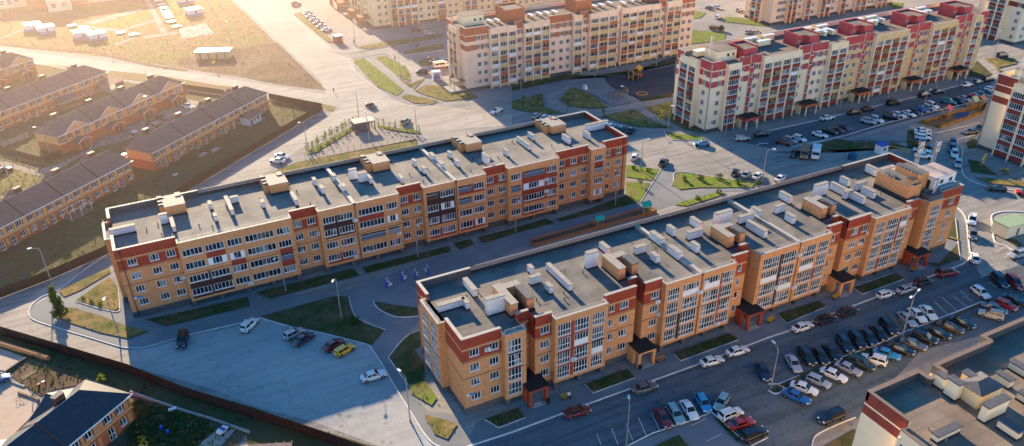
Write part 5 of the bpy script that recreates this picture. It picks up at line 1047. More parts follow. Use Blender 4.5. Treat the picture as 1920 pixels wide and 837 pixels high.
def car_meshes(kind):
    if kind in CARM: return CARM[kind]
    L,W_,H,bz,ra,rb,rc,rd=KIND[kind]; hw=W_/2; x0=-L/2
    hoodz=bz-.10; tail=bz+(.02 if kind=='sedan' else -.02)
    st=[(0,.42,tail-.18,.80),(.025,.30,tail-.03,.92),(.10,.22,tail,.98),(.25,.2,bz,1.),(.5,.2,bz,1.),(.7,.2,bz-.01,1.),(.82,.2,hoodz,.985),(.93,.24,hoodz-.10,.95),(.985,.3,hoodz-.22,.86),(1.,.42,hoodz-.32,.76)]
    if kind=='pickup': st[2]=(.10,.24,bz-.02,.98); st[3]=(.33,.24,bz-.02,1.)
    def ring(fx,zb,zt,wf):
        x=x0+fx*L;w=hw*wf
        return [(x,-w*.86,zb),(x,-w*.985,zb+.1),(x,-w,zb+(zt-zb)*.55),(x,-w*.97,zt-.09),(x,-w*.86,zt),(x,0,zt+.035),(x,w*.86,zt),(x,w*.97,zt-.09),(x,w,zb+(zt-zb)*.55),(x,w*.985,zb+.1),(x,w*.86,zb)]
    mb=MB(); rings=[ring(*s) for s in st]
    for a,b in zip(rings,rings[1:]):
        for i in range(10): mb.face([a[i],b[i],b[i+1],a[i+1]],0)
        mb.face([a[10],b[10],b[0],a[0]],1)
    mb.face(rings[0],0); mb.face(rings[-1][::-1],0)
    hull=subsurf(mb,[M['pvc'],M['trimblack']])
    # cabin: body coloured shell with glass panes standing just proud of it
    wb=hw*.88; wr=hw*.70; zb=bz-.03
    fx=lambda f:x0+f*L
    cab=MB(); b0,b1,t0,t1=fx(ra),fx(rd),fx(rb),fx(rc); zt=H-.05
    lower=[(b0,-wb,zb),(b1,-wb,zb),(b1,wb,zb),(b0,wb,zb)]; up=[(t0,-wr,zt),(t1,-wr,zt),(t1,wr,zt),(t0,wr,zt)]
    for i in range(4):
        j=(i+1)%4; cab.face([lower[i],lower[j],up[j],up[i]],0)
    cab.face([up[0],up[1],(t1-.12,-wr*.8,H),(t0+.12,-wr*.8,H)],0); cab.face([up[1],up[2],(t1-.12,wr*.8,H),(t1-.12,-wr*.8,H)],0); cab.face([up[2],up[3],(t0+.12,wr*.8,H),(t1-.12,wr*.8,H)],0); cab.face([up[3],up[0],(t0+.12,-wr*.8,H),(t0+.12,wr*.8,H)],0)
    cab.face([(t0+.12,-wr*.8,H),(t1-.12,-wr*.8,H),(t1-.12,wr*.8,H),(t0+.12,wr*.8,H)],0)
    if kind=='pickup': cab.box(x0+.12,fx(.33),-hw*.8,hw*.8,bz-.04,bz+.03,1)
    if kind in('suv','wagon','crossover'):
        for s in(-1,1): cab.tube((t0+.1,s*wr*.86,H+.02),(t1-.15,s*wr*.86,H+.02),.025,n=4,mi=1)
    cm_=cab.mesh('c',[M['pvc'],M['trimblack']]); bm=bmesh.new(); bm.from_mesh(cm_); bmesh.ops.remove_doubles(bm,verts=bm.verts,dist=.001)
    es=[e for e in bm.edges if len(e.link_faces)==2 and e.calc_face_angle(0)>.15 and all(v.co.z>bz-.02 for v in e.verts) or (len(e.link_faces)==2 and e.calc_length()>.3 and abs(e.verts[0].co.z-e.verts[1].co.z)>.2)]
    bmesh.ops.bevel(bm,geom=es,offset=.07,segments=2,affect='EDGES'); bm.to_mesh(cm_); bm.free()
    body=MB()
    b=0
    for me in(hull,cm_):
        b=len(body.v); body.v.extend([tuple(v.co) for v in me.vertices])
        for p in me.polygons: body.f.append(tuple(b+i for i in p.vertices)); body.m.append(p.material_index)
    # dark wheel arches
    for xf in(.17,.80):
        for s in(-1,1): 
            c=(fx(xf),s*(hw+.004),.33); body.tube((c[0],s*(hw-.3),.36),(c[0],s*(hw+.006),.36),.37,n=12,mi=1)
    bm_=body.mesh('car_body',[M['pvc'],M['trimblack']])
    sm=[len(p.vertices)==4 and i<len(hull.polygons) for i,p in enumerate(bm_.polygons)]; bm_.polygons.foreach_set('use_smooth',sm)
    def lerp(a,b,t): return tuple(a[k]+(b[k]-a[k])*t for k in range(3))
    def pane(q,m0,m1,v0,v1,off):
        a,b_,c,d=q; n=(Vector(b_)-Vector(a)).cross(Vector(d)-Vector(a)).normalized()*off
        P=lambda u,v:tuple(Vector(lerp(lerp(a,b_,u),lerp(d,c,u),v))+n)
        return [P(m0,v0),P(m1,v0),P(m1,v1),P(m0,v1)]
    ws=MB(); ws.face(pane([lower[1],lower[2],up[2],up[1]],.06,.94,.06,.95,.012)); rw=MB(); rw.face(pane([lower[3],lower[0],up[0],up[3]],.08,.92,.2 if kind!='sedan' else .1,.93,.012))
    sides=[]
    for q in([lower[0],lower[1],up[1],up[0]],[lower[2],lower[3],up[3],up[2]]):
        m=MB(); m.face(pane(q,.06,.47,.16,.9,.012)); m.face(pane(q,.51,.93,.16,.9,.012)); sides.append(m.mesh('side_window',[M['carglass']]))
    lights=[];tails=[];wheels=[];mirrors=[]
    for s in(-1,1):
        m=MB(); x=fx(.955); m.box(x-.1,x+.1,s*hw*.62-.16,s*hw*.62+.16,hoodz-.30,hoodz-.12); lights.append(m.mesh('headlight',[M['headlight']]))
        m=MB(); x=fx(.012); m.box(x-.05,x+.1,s*hw*.68-.17,s*hw*.68+.15,tail-.27,tail-.08); tails.append(m.mesh('tail_light',[M['taillight']]))
        m=MB(); x=fx(rd)-.12; m.box(x-.08,x+.08,s*hw*1.0-.02,s*(hw*1.0+.16),bz,bz+.15); mirrors.append(m)
        for xf in(.17,.80):
            t=MB(); t.tube((fx(xf),s*(hw-.2),.32),(fx(xf),s*(hw+.012),.32),.32,n=16,mi=0); r=MB(); r.tube((fx(xf),s*(hw+.0),.32),(fx(xf),s*(hw+.02),.32),.21,n=12); wheels.append((t.mesh('wheel',[M['tyre']]),r.mesh('rim',[M['rim']])))
    pl=MB(); pl.box(fx(1.)-.03,fx(1.)+.01,-.26,.26,.42,.53); pl2=MB(); pl2.box(fx(0)-.01,fx(0)+.03,-.26,.26,.6,.71)
    CARM[kind]=dict(body=bm_,windscreen=ws.mesh('windscreen',[M['carglass']]),rear=rw.mesh('rear_window',[M['carglass']]),sides=sides,lights=lights,tails=tails,wheels=wheels,plates=[pl.mesh('number_plate',[M['plate']]),pl2.mesh('number_plate',[M['plate']])],mirrors=[m.mesh('mirror',[M['trimblack']]) for m in mirrors])
    return CARM[kind]
PROTO={}
def car(kind,color,p,q,label,group,z=.06):
    """p: tail, q: nose (ground metres)"""
    p=Vector(p);q=Vector(q);c=(p+q)/2;rz=math.atan2(q.y-p.y,q.x-p.x); far=(Vector((c.x,c.y,0))-CAM).length>215
    root=thing('parked_car',label,'car',(c.x,c.y,z),rz,group)
    m=car_meshes(kind); P_=paint(color)
    b=child('body',m['body'],root); b.material_slots[0].link='OBJECT'; b.material_slots[0].material=P_
    child('windscreen',m['windscreen'],root); child('rear_window',m['rear'],root)
    for s in m['sides']: child('side_window',s,root)
    for t,r in m['wheels']:
        w=child('wheel',t,root)
        if not far: child('rim',r,w)
    for s in m['lights']: child('headlight',s,root)
    if not far:
        for s in m['tails']: child('tail_light',s,root)
        
        for s in m['plates']: child('number_plate',s,root)
        for s in m['mirrors']: child('mirror',s,root)
    return root
WORD=dict(suv='SUV',van='minivan',pickup='pickup')
CNT={}
def row(desc,group,items,side='left'):
    for i,(kind,color,p,q) in enumerate(items):
        k=WORD.get(kind,kind)
        car(kind,color,p,q,'%s %s, %s from the %s %s'%(color,k,ORD[i],side,desc),group)
def single(kind,color,p,q,label,group='cars standing on their own'): car(kind,color,p,q,label,group)
Z=.6
row('in the row above the planted strip','cars along the near side of the planted strip',[
 ('sedan','silver',(90.79,76.10),(89.18,72.04)),('suv','black',(93.98,76.67),(92.57,72.12)),('sedan','black',(96.28,75.33),(94.87,71.60)),('sedan','black',(98.44,74.98),(97.53,71.67)),('suv','navy',(102.36,75.83),(100.86,71.98)),('suv','black',(105.11,75.57),(103.66,71.62)),('sedan','navy',(107.75,75.25),(106.29,71.55)),('sedan','black',(110.19,75.30),(108.96,71.60)),('suv','black',(113.05,75.84),(111.69,72.05)),('sedan','silver',(117.90,76.14),(116.85,72.12)),('sedan','white',(120.67,76.30),(119.49,72.09)),('sedan','white',(123.24,75.79),(121.75,71.76))])
row('in the row below the planted strip','cars along the far side of the planted strip',[
 ('sedan','blue',(83.62,69.43),(85.13,65.50)),('sedan','white',(85.82,70.44),(87.98,66.52)),('hatchback','silver',(89.46,70.57),(90.97,66.79)),('sedan','white',(92.94,70.68),(94.41,66.74)),('sedan','lilac',(96.38,70.79),(97.77,66.78)),('suv','green',(99.24,70.37),(100.81,66.92)),('crossover','white',(103.58,66.96),(101.74,69.98)),('sedan','sky',(104.88,70.29),(106.89,66.96)),('sedan','black',(108.16,69.97),(110.01,66.70)),('sedan','grey',(111.40,70.00),(112.95,66.73)),('suv','black',(114.37,70.62),(116.15,66.88)),('sedan','black',(117.84,70.47),(119.49,66.81)),('sedan','bronze',(121.23,70.40),(122.84,67.07)),('sedan','black',(124.58,70.50),(125.93,67.01)),('crossover','beige',(133.21,66.01),(130.76,69.91)),('sedan','grey',(133.67,70.67),(135.02,67.30)),('hatchback','red',(136.79,70.55),(137.67,66.86)),('sedan','black',(139.60,70.55),(140.47,67.49))])
row('around the concrete square at the bottom','cars round the concrete square at the bottom',[
 ('sedan','maroon',(62.90,75.38),(62.17,71.36)),('wagon','mint',(65.19,75.21),(64.30,71.13)),('sedan','white',(67.66,75.10),(66.81,70.85)),('hatchback','sky',(70.72,74.94),(69.69,71.41)),('hatchback','mint',(74.59,73.04),(71.13,71.02)),('crossover','white',(70.22,69.18),(74.43,69.13)),('sedan','red',(70.30,66.97),(74.55,66.61)),('suv','black',(70.05,64.04),(74.89,64.01))])
row('along the kerb of the near block','cars along the entrance kerb of the near block',[
 ('sedan','maroon',(49.46,81.10),(53.64,80.62)),('sedan','grey',(62.18,80.81),(66.36,80.51)),('sedan','white',(76.01,81.31),(80.52,80.89)),('sedan','white',(81.65,81.41),(86.24,81.02)),('sedan','white',(96.42,81.30),(101.54,81.30)),('sedan','black',(101.95,81.15),(106.92,81.24)),('sedan','black',(107.47,81.07),(112.16,80.99)),('hatchback','white',(118.25,81.88),(122.70,81.80)),('sedan','silver',(122.74,81.21),(127.97,81.26)),('hatchback','black',(128.34,81.64),(132.75,81.40)),('suv','maroon',(135.30,81.98),(139.48,81.02))])
row('in the column right of the near block','cars in the lane right of the near block',[
 ('crossover','white',(163.37,95.25),(159.00,92.40)),('hatchback','grey',(157.14,90.65),(153.77,88.02)),('sedan','white',(145.56,81.24),(149.00,84.23))],'top')
single('sedan','navy',(84.99,76.69),(83.12,72.90),'navy sedan alone left of the lamp at the start of the planted strip')
single('suv','black',(88.35,61.28),(82.79,61.48),'black long SUV driving below the parked rows near the cream corner roof')
single('suv','navy',(144.63,76.73),(142.74,72.60),'navy SUV at the right edge beside a dark red one, above the lamp')
single('suv','maroon',(146.15,74.64),(144.84,71.12),'dark red SUV cut close to the right edge beside a navy SUV')
single('hatchback','white',(137.09,75.28),(136.56,72.05),'white hatchback near the right edge, parked by painted bay lines')
single('crossover','silver',(157.81,79.31),(154.30,79.74),'silver crossover at the right edge below the hut with the green roof')
single('suv','black',(-0.55,132.17),(-1.73,127.98),'black SUV at the left kerb of the big shaded lot')
single('crossover','white',(9.19,127.90),(11.83,130.62),'white crossover on the far kerb of the big shaded lot')
single('hatchback','silver',(15.60,122.14),(18.59,123.19),'silver hatchback beside a navy sedan in the big shaded lot')
single('sedan','navy',(16.71,119.51),(19.92,121.05),'navy sedan beside a silver hatchback in the big shaded lot')
single('sedan','maroon',(20.69,115.27),(24.44,116.82),'dark red sedan parked left of the yellow hatchback')
single('hatchback','yellow',(22.04,113.00),(25.48,114.36),'bright yellow hatchback in the big shaded lot')
single('sedan','white',(23.93,104.51),(28.06,104.43),'white sedan standing alone near the right kerb of the big shaded lot')
single('sedan','blue',(-31.60,133.07),(-29.55,133.30),'blue car just entering the left edge on the tan concrete yard')
single('hatchback','white',(113.87,156.35),(117.16,160.17),'white hatchback left of a black one on the sunlit road beside the far block')
single('sedan','black',(118.12,150.60),(122.08,153.25),'black sedan alone on the sunlit road between the two long blocks')
row('of three behind the near block roof','cars in a trio behind the near block',[('hatchback','navy',(130.35,136.85),(133.91,139.96)),('sedan','silver',(131.95,135.03),(135.34,137.22)),('sedan','white',(133.84,133.18),(137.18,135.01))])
single('sedan','white',(137.46,129.46),(141.51,131.21),'white sedan peeking over the near block roof beside the shaded truck pair')
single('sedan','black',(155.14,141.13),(150.95,138.94),'black sedan left of the brown van and white truck')
single('sedan','black',(181.50,100.35),(178.70,102.97),'black sedan driving on the sunlit road at the right, above the green roofed hut')
single('sedan','red',(184.76,95.86),(182.92,97.94),'red sedan cut by the right edge above the green roofed hut')
single('sedan','white',(33.82,199.68),(30.77,202.66),'white sedan nearer the far block in the pair on the sunlit road',); single('sedan','white',(32.54,205.26),(35.68,201.54),'white sedan further from the block in the pair on the sunlit road')
single('sedan','black',(66.42,230.64),(67.91,226.27),'black sedan crossing the pale junction above the dark kiosk')
single('hatchback','sage',(70.32,209.94),(73.41,212.57),'pale green hatchback on the pale road right of the dark kiosk')
single('sedan','white',(100.82,207.06),(96.52,205.19),'white sedan on the pale road below the peach block corner')
single('suv','black',(94.41,250.57),(91.55,252.85),'black SUV left of the blue and white kiosk')
single('sedan','maroon',(100.33,264.46),(103.23,264.02),'dark red sedan behind the orange and white minibus'); single('sedan','silver',(100.26,260.93),(102.28,259.78),'silver sedan beside the orange and white minibus'); single('sedan','sky',(102.57,260.80),(105.59,261.48),'light blue sedan behind the minibus at the peach block end')
single('suv','grey',(76.73,368.57),(82.00,369.24),'grey SUV at the top edge beside the pale road')
row('in the white row on the pale road verge','white cars on the pale road verge',[('sedan','white',(77.59,349.45),(82.25,351.60)),('sedan','white',(77.07,343.65),(81.76,344.97)),('sedan','white',(77.15,337.66),(81.64,339.00)),('sedan','silver',(77.02,331.64),(81.72,333.07)),('sedan','silver',(77.04,326.32),(81.42,327.53)),('sedan','white',(77.34,320.06),(81.78,321.13))],'top')
single('sedan','black',(108.37,302.21),(112.13,301.24),'dark sedan in the shade under the sand coloured block'); single('hatchback','silver',(111.75,295.55),(114.49,294.56),'silver hatchback in the shade beside the tall lamp at the top')
single('hatchback','silver',(105.24,195.37),(109.19,198.47),'silver hatchback left of a white one just behind the far block roof'); single('hatchback','white',(107.26,193.44),(110.52,195.23),'white hatchback right of a silver one just behind the far block roof')
single('hatchback','white',(120.46,178.55),(123.21,179.81),'white hatchback half hidden by the right roof end of the far block'); single('hatchback','teal',(121.48,174.64),(125.36,178.31),'teal hatchback between a white and a black car at the far block roof end'); single('sedan','black',(123.06,172.57),(126.91,175.59),'black sedan right of a teal hatchback at the far block roof end')
single('sedan','sky',(137.80,156.05),(134.71,157.76),'bright blue sedan on the sunlit road below the cream block corner')
single('wagon','silver',(146.37,155.01),(149.91,153.92),'silver estate car in front of the cream block corner'); single('sedan','black',(153.03,154.67),(156.42,153.82),'black sedan under the first canopy of the cream block')
single('sedan','navy',(231.23,274.04),(231.37,268.69),'navy sedan left of a white one at the top beyond the peach block'); single('sedan','white',(234.61,273.14),(235.43,268.77),'white sedan right of a navy one at the top beyond the peach block')
single('hatchback','white',(223.47,257.51),(226.84,258.82),'white hatchback driving down the lane beyond the peach block'); single('hatchback','silver',(238.32,262.23),(242.09,263.49),'silver hatchback beside the peach block at the top edge')
single('hatchback','silver',(219.26,234.37),(222.24,234.96),'silver hatchback just behind the cream block roof edge'); single('hatchback','beige',(221.38,232.58),(224.48,233.09),'beige hatchback just behind the cream block roof edge')
row('along the entrances of the cream block','cars along the entrance kerb of the cream block',[('sedan','white',(177.37,154.82),(181.81,154.28)),('sedan','black',(187.41,154.44),(192.03,153.87)),('sedan','black',(193.09,154.45),(197.47,154.05)),('suv','black',(203.65,154.40),(208.12,154.02)),('suv','black',(217.33,154.44),(221.84,154.13)),('sedan','navy',(223.26,154.63),(228.13,154.35)),('sedan','white',(236.47,154.47),(241.77,154.24)),('hatchback','teal',(242.46,154.44),(246.22,154.52)),('suv','black',(247.08,154.65),(251.33,154.48))])
row('in the long lower row of the cream block lot','cars in the lower row of the cream block lot',[('sedan','maroon',(155.39,148.60),(156.91,145.23)),('hatchback','silver',(158.10,149.39),(159.27,145.04)),('hatchback','white',(161.41,149.01),(161.90,144.72)),('sedan','white',(167.83,148.10),(169.16,144.43)),('sedan','black',(172.04,148.45),(173.28,145.08)),('sedan','maroon',(175.04,148.76),(175.77,144.89)),('sedan','navy',(177.91,149.17),(178.37,145.25)),('crossover','silver',(186.96,148.53),(188.25,144.98)),('crossover','white',(190.29,148.60),(190.80,144.67)),('suv','black',(194.90,147.98),(196.91,144.44)),('sedan','white',(198.70,148.32),(199.64,144.53)),('sedan','white',(202.52,147.36),(202.43,143.79)),('sedan','navy',(205.17,147.72),(205.17,144.23)),('hatchback','blue',(207.99,148.01),(208.82,143.85)),('sedan','silver',(211.05,147.85),(211.63,144.29)),('crossover','white',(214.03,148.78),(213.64,144.87))])
row('in the upper right row of the cream block lot','cars in the upper right row of the cream block lot',[('suv','teal',(219.80,148.55),(221.59,144.91)),('sedan','navy',(223.94,147.85),(224.08,144.22)),('sedan','silver',(227.15,147.86),(227.11,144.29)),('sedan','red',(231.27,147.56),(232.71,144.39)),('sedan','teal',(234.59,147.73),(235.50,144.64)),('sedan','black',(237.53,148.32),(238.05,145.42)),('hatchback','white',(240.98,148.66),(241.50,146.48))])
row('in the column beside the sports cage','cars beside the sports cage',[('sedan','white',(193.35,135.61),(197.16,134.24)),('sedan','white',(191.96,134.45),(194.99,132.19)),('crossover','white',(189.65,132.53),(192.24,129.96)),('suv','black',(185.14,129.10),(187.74,126.02)),('sedan','white',(182.48,126.88),(184.78,124.01)),('sedan','white',(179.73,124.42),(182.48,121.60))],'top')
row('in the column by the lattice masts','cars in the column by the lattice masts',[('hatchback','navy',(196.89,126.39),(193.50,124.08)),('suv','black',(192.94,123.43),(189.78,121.40)),('crossover','white',(190.76,121.51),(187.05,118.31)),('hatchback','silver',(185.97,116.74),(183.01,114.25))],'top')
single('sedan','grey',(207.71,127.51),(203.74,128.37),'grey sedan by the kerb between the colourful playground and the right tower'); single('sedan','navy',(211.29,128.52),(209.17,128.49),'navy sedan half hidden by the right tower wall')
single('van','navy',(274.09,168.66),(277.25,168.29),'dark blue minivan on the far lane at the top right')
single('sedan','silver',(-1.18,245.32),(1.40,239.89),'silver sedan parked in the courtyard between the gabled and plain row houses'); single('sedan','black',(7.77,251.19),(10.83,247.33),'black sedan in the courtyard behind the row house roof'); single('sedan','white',(16.28,257.72),(18.71,253.70),'white sedan at the far end of the row house courtyard'); single('sedan','grey',(5.01,248.60),(7.27,244.43),'grey sedan next to the pole in the row house courtyard')
single('sedan','white',(-3.63,222.89),(-2.08,224.45),'white sedan tucked at the left end of the row house roof'); single('sedan','navy',(-32.68,229.19),(-31.08,230.19),'navy car at the left edge beside the sunlit lane')
# trucks, van, minibus, tractor
def boxtruck(name,label,cat,p,q,cabc,boxm,L=5.6,W_=2.1,H=2.5,cab=1.6,glass_side=False):
    p=Vector(p);q=Vector(q);c=(p+q)/2;rz=math.atan2(q.y-p.y,q.x-p.x); t=thing(name,label,cat,(c.x,c.y,.06),rz)
    a=-L/2; mb=MB(); mb.box(a,L/2-cab,-W_/2,W_/2,.75,H); child('cargo_body',mb.mesh('cargo_body',[boxm]),t)
    cb=MB(); x0=L/2-cab+.05; pr=[(x0,.5),(L/2,.5),(L/2,1.15),(L/2-.35,1.35),(L/2-.75,2.05),(x0,2.1)]
    n=len(pr); w=W_/2-.06
    cb.face([(x,-w,z) for x,z in pr]); cb.face([(x,w,z) for x,z in pr][::-1])
    for i in range(n): j=(i+1)%n; cb.face([(pr[i][0],-w,pr[i][1]),(pr[i][0],w,pr[i][1]),(pr[j][0],w,pr[j][1]),(pr[j][0],-w,pr[j][1])])
    child('cab',cb.mesh('cab',[cabc]),t)
    g=MB(); g.face([(L/2-.36,-w*.9,1.38),(L/2-.36,w*.9,1.38),(L/2-.72,w*.86,2.02),(L/2-.72,-w*.86,2.02)]); 
    for v in range(4): g.v[v]=(g.v[v][0]+.03,g.v[v][1],g.v[v][2]+.02)
    child('windscreen',g.mesh('windscreen',[M['carglass']]),t)
    for s in(-1,1):
        m=MB(); m.box(x0+.25,L/2-.8,s*w-.01,s*w+.01,1.3,1.9); child('side_window',m.mesh('side_window',[M['carglass']]),t)
        if glass_side: m=MB(); m.box(a+.4,L/2-cab-.2,s*W_/2-.01,s*W_/2+.015,1.5,2.1); child('side_window',m.mesh('side_window',[M['carglass']]),t)
        m=MB(); m.box(L/2-.03,L/2+.03,s*w*.7-.15,s*w*.7+.15,.75,1.); child('headlight',m.mesh('headlight',[M['headlight']]),t)
        for x in(a+.9,L/2-1.): 
            m=MB(); m.tube((x,s*(W_/2-.28),.4),(x,s*(W_/2+.01),.4),.4,n=14); child('wheel',m.mesh('wheel',[M['tyre']]),t)
    ch=MB(); ch.box(a+.1,L/2-.1,-W_/2+.3,W_/2-.3,.4,.76); child('chassis',ch.mesh('chassis',[M['trimblack']]),t)
boxtruck('box_truck','white box truck beside the brown van near the blue sports cage','truck',(160.31,139.36),(154.66,134.32),M['pvc'],M['white'])
boxtruck('cargo_van','brown van left of the white box truck near the blue sports cage','van',(157.27,140.36),(153.01,136.51),mat('tan_paint',(.3,.2,.12),rough=.4),mat('tan_paint_body',(.25,.17,.1),rough=.4))
boxtruck('minibus','white and orange minibus at the end wall of the peach block','minibus',(99.07,253.96),(102.81,253.67),M['pvc'],mat('white_orange',(.75,.6,.45),rough=.4),glass_side=True,H=2.4)
boxtruck('tractor_truck','dark flatbed truck on the lane beyond the peach block end','truck',(211.68,246.32),(214.24,242.48),M['trimblack'],mat('rusty_load',(.12,.06,.04)),H=1.6)

# ------------------------------------------------------------- lamps, trees and the rest
LP={}
def lamp(base,label,h=8.,arm=(0,-1),double=False,m='steel',wood=False):
    t=thing('street_lamp',label,'street lamp',(base[0],base[1],.05),math.atan2(arm[1],arm[0]),'street lamps')
    key=(round(h),double,m)
    if key not in LP:
        p=MB(); p.tube((0,0,0),(0,0,h*.55),.13,.1,n=8); p.tube((0,0,h*.55),(0,0,h-.4),.095,.06,n=8); p.tube((0,0,0),(0,0,.5),.17,.17,n=8)
        a=MB(); a.tube((0,0,h-.45),(.3,0,h-.05),.05,n=6); a.tube((.3,0,h-.05),(1.3,0,h+.25),.045,n=6)
        hd=MB(); hd.box(1.2,1.95,-.16,.16,h+.2,h+.36,0); hd.box(1.3,1.85,-.12,.12,h+.17,h+.2,1)
        if double:
            a.tube((0,0,h-.45),(-.3,0,h-.05),.05,n=6); a.tube((-.3,0,h-.05),(-1.3,0,h+.25),.045,n=6); hd.box(-1.95,-1.2,-.16,.16,h+.2,h+.36,0)
        LP[key]=(p.mesh('pole',[M[m]]),a.mesh('arm',[M[m]]),hd.mesh('lamp_head',[M['pvc'],M['headlight']]))
    a,b,c=LP[key]; child('pole',a,t); child('arm',b,t); child('lamp_head',c,t)
for b_,lab,h,arm in [((27.64,91.73),'grey lamp post at the lower kerb corner left of the near block end',9,(-.3,1)),((26.31,124.03),'lamp post standing in the dark triangular lawn of the courtyard',9,(-.5,-.8)),((-11.17,137.47),'lamp post in the worn lawn by the left lower corner of the far block',9,(-.2,-1)),((-21.56,162.12),'tall lamp post by the brown fence left of the far block',9,(-1,0)),
 ((47.12,138.28),'lamp post on the grass strip at the middle of the far block',8,(0,-1)),((19.36,138.45),'lamp post on the grass strip in front of the first loggia bay',8,(-.6,-.6)),((70.21,138.33),'lamp post on the grass strip facing the wide open balcony bay',8,(0,-1)),((96.41,138.40),'lamp post on the grass strip near the right end of the far block',8,(.3,1)),((112.68,151.37),'dark lamp post on the sunlit lawn behind the white hatchback',8,(1,0)),((134.35,131.21),'lamp post at the sunlit lawn tip above the near block roof',9,(.4,-.6)),
 ((82.74,71.51),'single headed lamp post at the start of the planted strip',8.5,(.2,1)),((54.39,71.40),'lamp post among the empty painted bays at the bottom',8,(.4,.7)),
 ((131.79,186.54),'pale lamp post by the paved loop left of the cream block',8.5,(-.4,.4)),((133.86,168.74),'lamp post at the front corner of the cream block',8,(0,-1)),((146.13,158.98),'lamp post before the first canopy of the cream block',8.5,(.2,-1)),((142.03,220.01),'lamp post on the grass in front of the peach block near its middle',8,(0,-1)),((166.38,219.43),'lamp post on the grass in front of the peach block near its right end',8,(0,-1)),((114.38,220.30),'lamp post on the grass in front of the peach block left part',8,(0,-1)),
 ((166.34,158.42),'lamp post before the second loggia bay of the cream block',8.5,(.2,-1)),((188.47,158.36),'lamp post before the second canopy of the cream block',8.5,(.2,-1)),((208.63,158.33),'lamp post before the third canopy of the cream block',8.5,(.2,-1)),((229.36,157.94),'lamp post before the fourth canopy of the cream block',8.5,(.2,-1)),((271.72,168.97),'lamp post on the far lane at the top right',9,(.5,.5)),
 ((41.54,205.99),'lamp post on the pale road left of the young hedge',8.5,(-.5,-.3)),((60.77,220.71),'dark lamp post at the tip of the young hedge behind the kiosk',8,(0,1)),((58.09,202.96),'lamp post right before the dark kiosk',8.5,(0,1)),((71.29,200.81),'dark lamp post at the right end of the young hedge',8,(0,1)),((110.59,293.53),'tall lamp post in the shade under the sand coloured block',8.5,(0,1)),((85.27,251.99),'lamp post on the island lawn by the black SUV',8,(0,1)),((92.95,233.69),'lamp post below the blue and white kiosk',7,(0,1)),((83.41,295.50),'lamp post right of the little brick booth',7,(0,1)),((4.50,247.40),'leaning pole in the row house courtyard',8,(1,0)),((-20.92,236.25),'pole at the front end of the gabled row house',8.5,(-1,0)),((-30.01,220.12),'pole at the left edge beside the sunlit lane',8,(-1,0)),((41.80,316.57),'thin pole behind the yellow site cabin',9,(0,1))]: lamp(b_,lab,h,arm)
for b_,lab in [((112.82,71.23),'double headed lamp post in the middle of the planted strip'),((200.98,140.46),'double headed lamp post at the corner of the colourful playground')]: lamp(b_,lab,9,(1,.3),True)
TR={}
def tree_meshes(kind,seed):
    rr=random.Random(seed)
    H,cr,sh=dict(poplar=(5.6,1.25,'cone'),round=(5.,1.7,'round'),sapling=(2.6,.55,'thin'),bush=(1.2,.8,'round'),young=(4.2,1.,'thin'))[kind]
    tr=MB(); tr.tube((0,0,0),(.03,.02,H*.55),.1*H/5,.05*H/5,n=6); tr.tube((.03,.02,H*.55),(0,.04,H*.92),.05*H/5,.015,n=5)
    cl=[]
    nb=dict(poplar=64,round=26,sapling=9,bush=12,young=14)[kind]
    for i in range(nb):
        t=rr.random(); t=t**1.4 if sh=='cone' else t; z=H*((.12+.86*t) if sh=='cone' else (.38+.58*t if sh=='round' else .3+.68*t)) if kind!='bush' else H*(.15+.75*t)
        rmax=cr*({'cone':(1-t*.88),'round':math.sin(PI*(.12+.8*t))**.7,'thin':(.9-.6*t)}[sh]); a=rr.uniform(0,2*PI);q=rmax*math.sqrt(rr.random())*.95
        c=Vector((q*math.cos(a),q*math.sin(a),z)); cl.append((c,rr.uniform(.22,.42)*(cr if kind in('round','bush') else max(.5,cr))))
        if kind!='bush' and rr.random()<.5: tr.tube((0,0,z*.75),tuple(c),.03,.01,n=4,cap=False)
    cm=MB()
    for c,s in cl:
        for _ in range(dict(poplar=60,round=46,sapling=18,bush=34,young=26)[kind]):
            d=Vector((rr.gauss(0,1),rr.gauss(0,1),rr.gauss(0,.8))); d=d.normalized()*s*rr.random()**.5; p=c+d
            n=Vector((rr.gauss(0,1),rr.gauss(0,1),rr.gauss(.5,1))).normalized(); u=n.orthogonal().normalized(); v=n.cross(u); k=rr.uniform(.11,.2) if kind=='poplar' else rr.uniform(.07,.14)
            cm.face([tuple(p-u*k),tuple(p-v*k*.55),tuple(p+u*k),tuple(p+v*k*.55)])
    return tr,cm
def tree(kind,loc,label,leafm='leaf',scale=1.,group='trees',name=None,cat='tree',seed=0):
    key=(kind,leafm,seed%3)
    if key not in TR:
        a,b=tree_meshes(kind,seed%3+hash(kind)%7 if False else seed%3+len(kind)*5); TR[key]=(a.mesh('trunk',[M['bark']]),b.mesh('crown',[M[leafm]]))
    t=thing(name or dict(poplar='poplar_tree',round='tree',sapling='sapling',bush='bush',young='young_tree')[kind],label,cat,(loc[0],loc[1],.04),R.uniform(0,6.28),group); t.scale=(scale,)*3
    child('trunk',TR[key][0],t); child('crown',TR[key][1],t)
tree('poplar',(-20.40,149.95),'dense green conical tree standing at the kerb by the left sunlit road','leaf',1.15)
tree('young',(134.38,173.49),'bright yellow green young tree left of the cream block corner','leaf_yellow',1.3)
tree('round',(107.41,144.11),'small dark green conifer on the bright lawn at the end of the far block','leaf_dark',.45)
for i,(p,l) in enumerate([((111.92,204.47),'thin young tree on the brown lawn left of the paved loop'),((108.13,206.58),'thin young tree left of another on the brown lawn'),((117.89,196.81),'thin young tree behind the far block roof, by the paved loop'),((123.95,186.76),'thin young tree behind the brick stair head of the far block'),((128.78,180.05),'thin bare young tree on the brown lawn before the lamp')]): tree('young',p,l,'leaf_dry' if i==4 else 'leaf',.9,'thin young trees near the paved loop',seed=i)
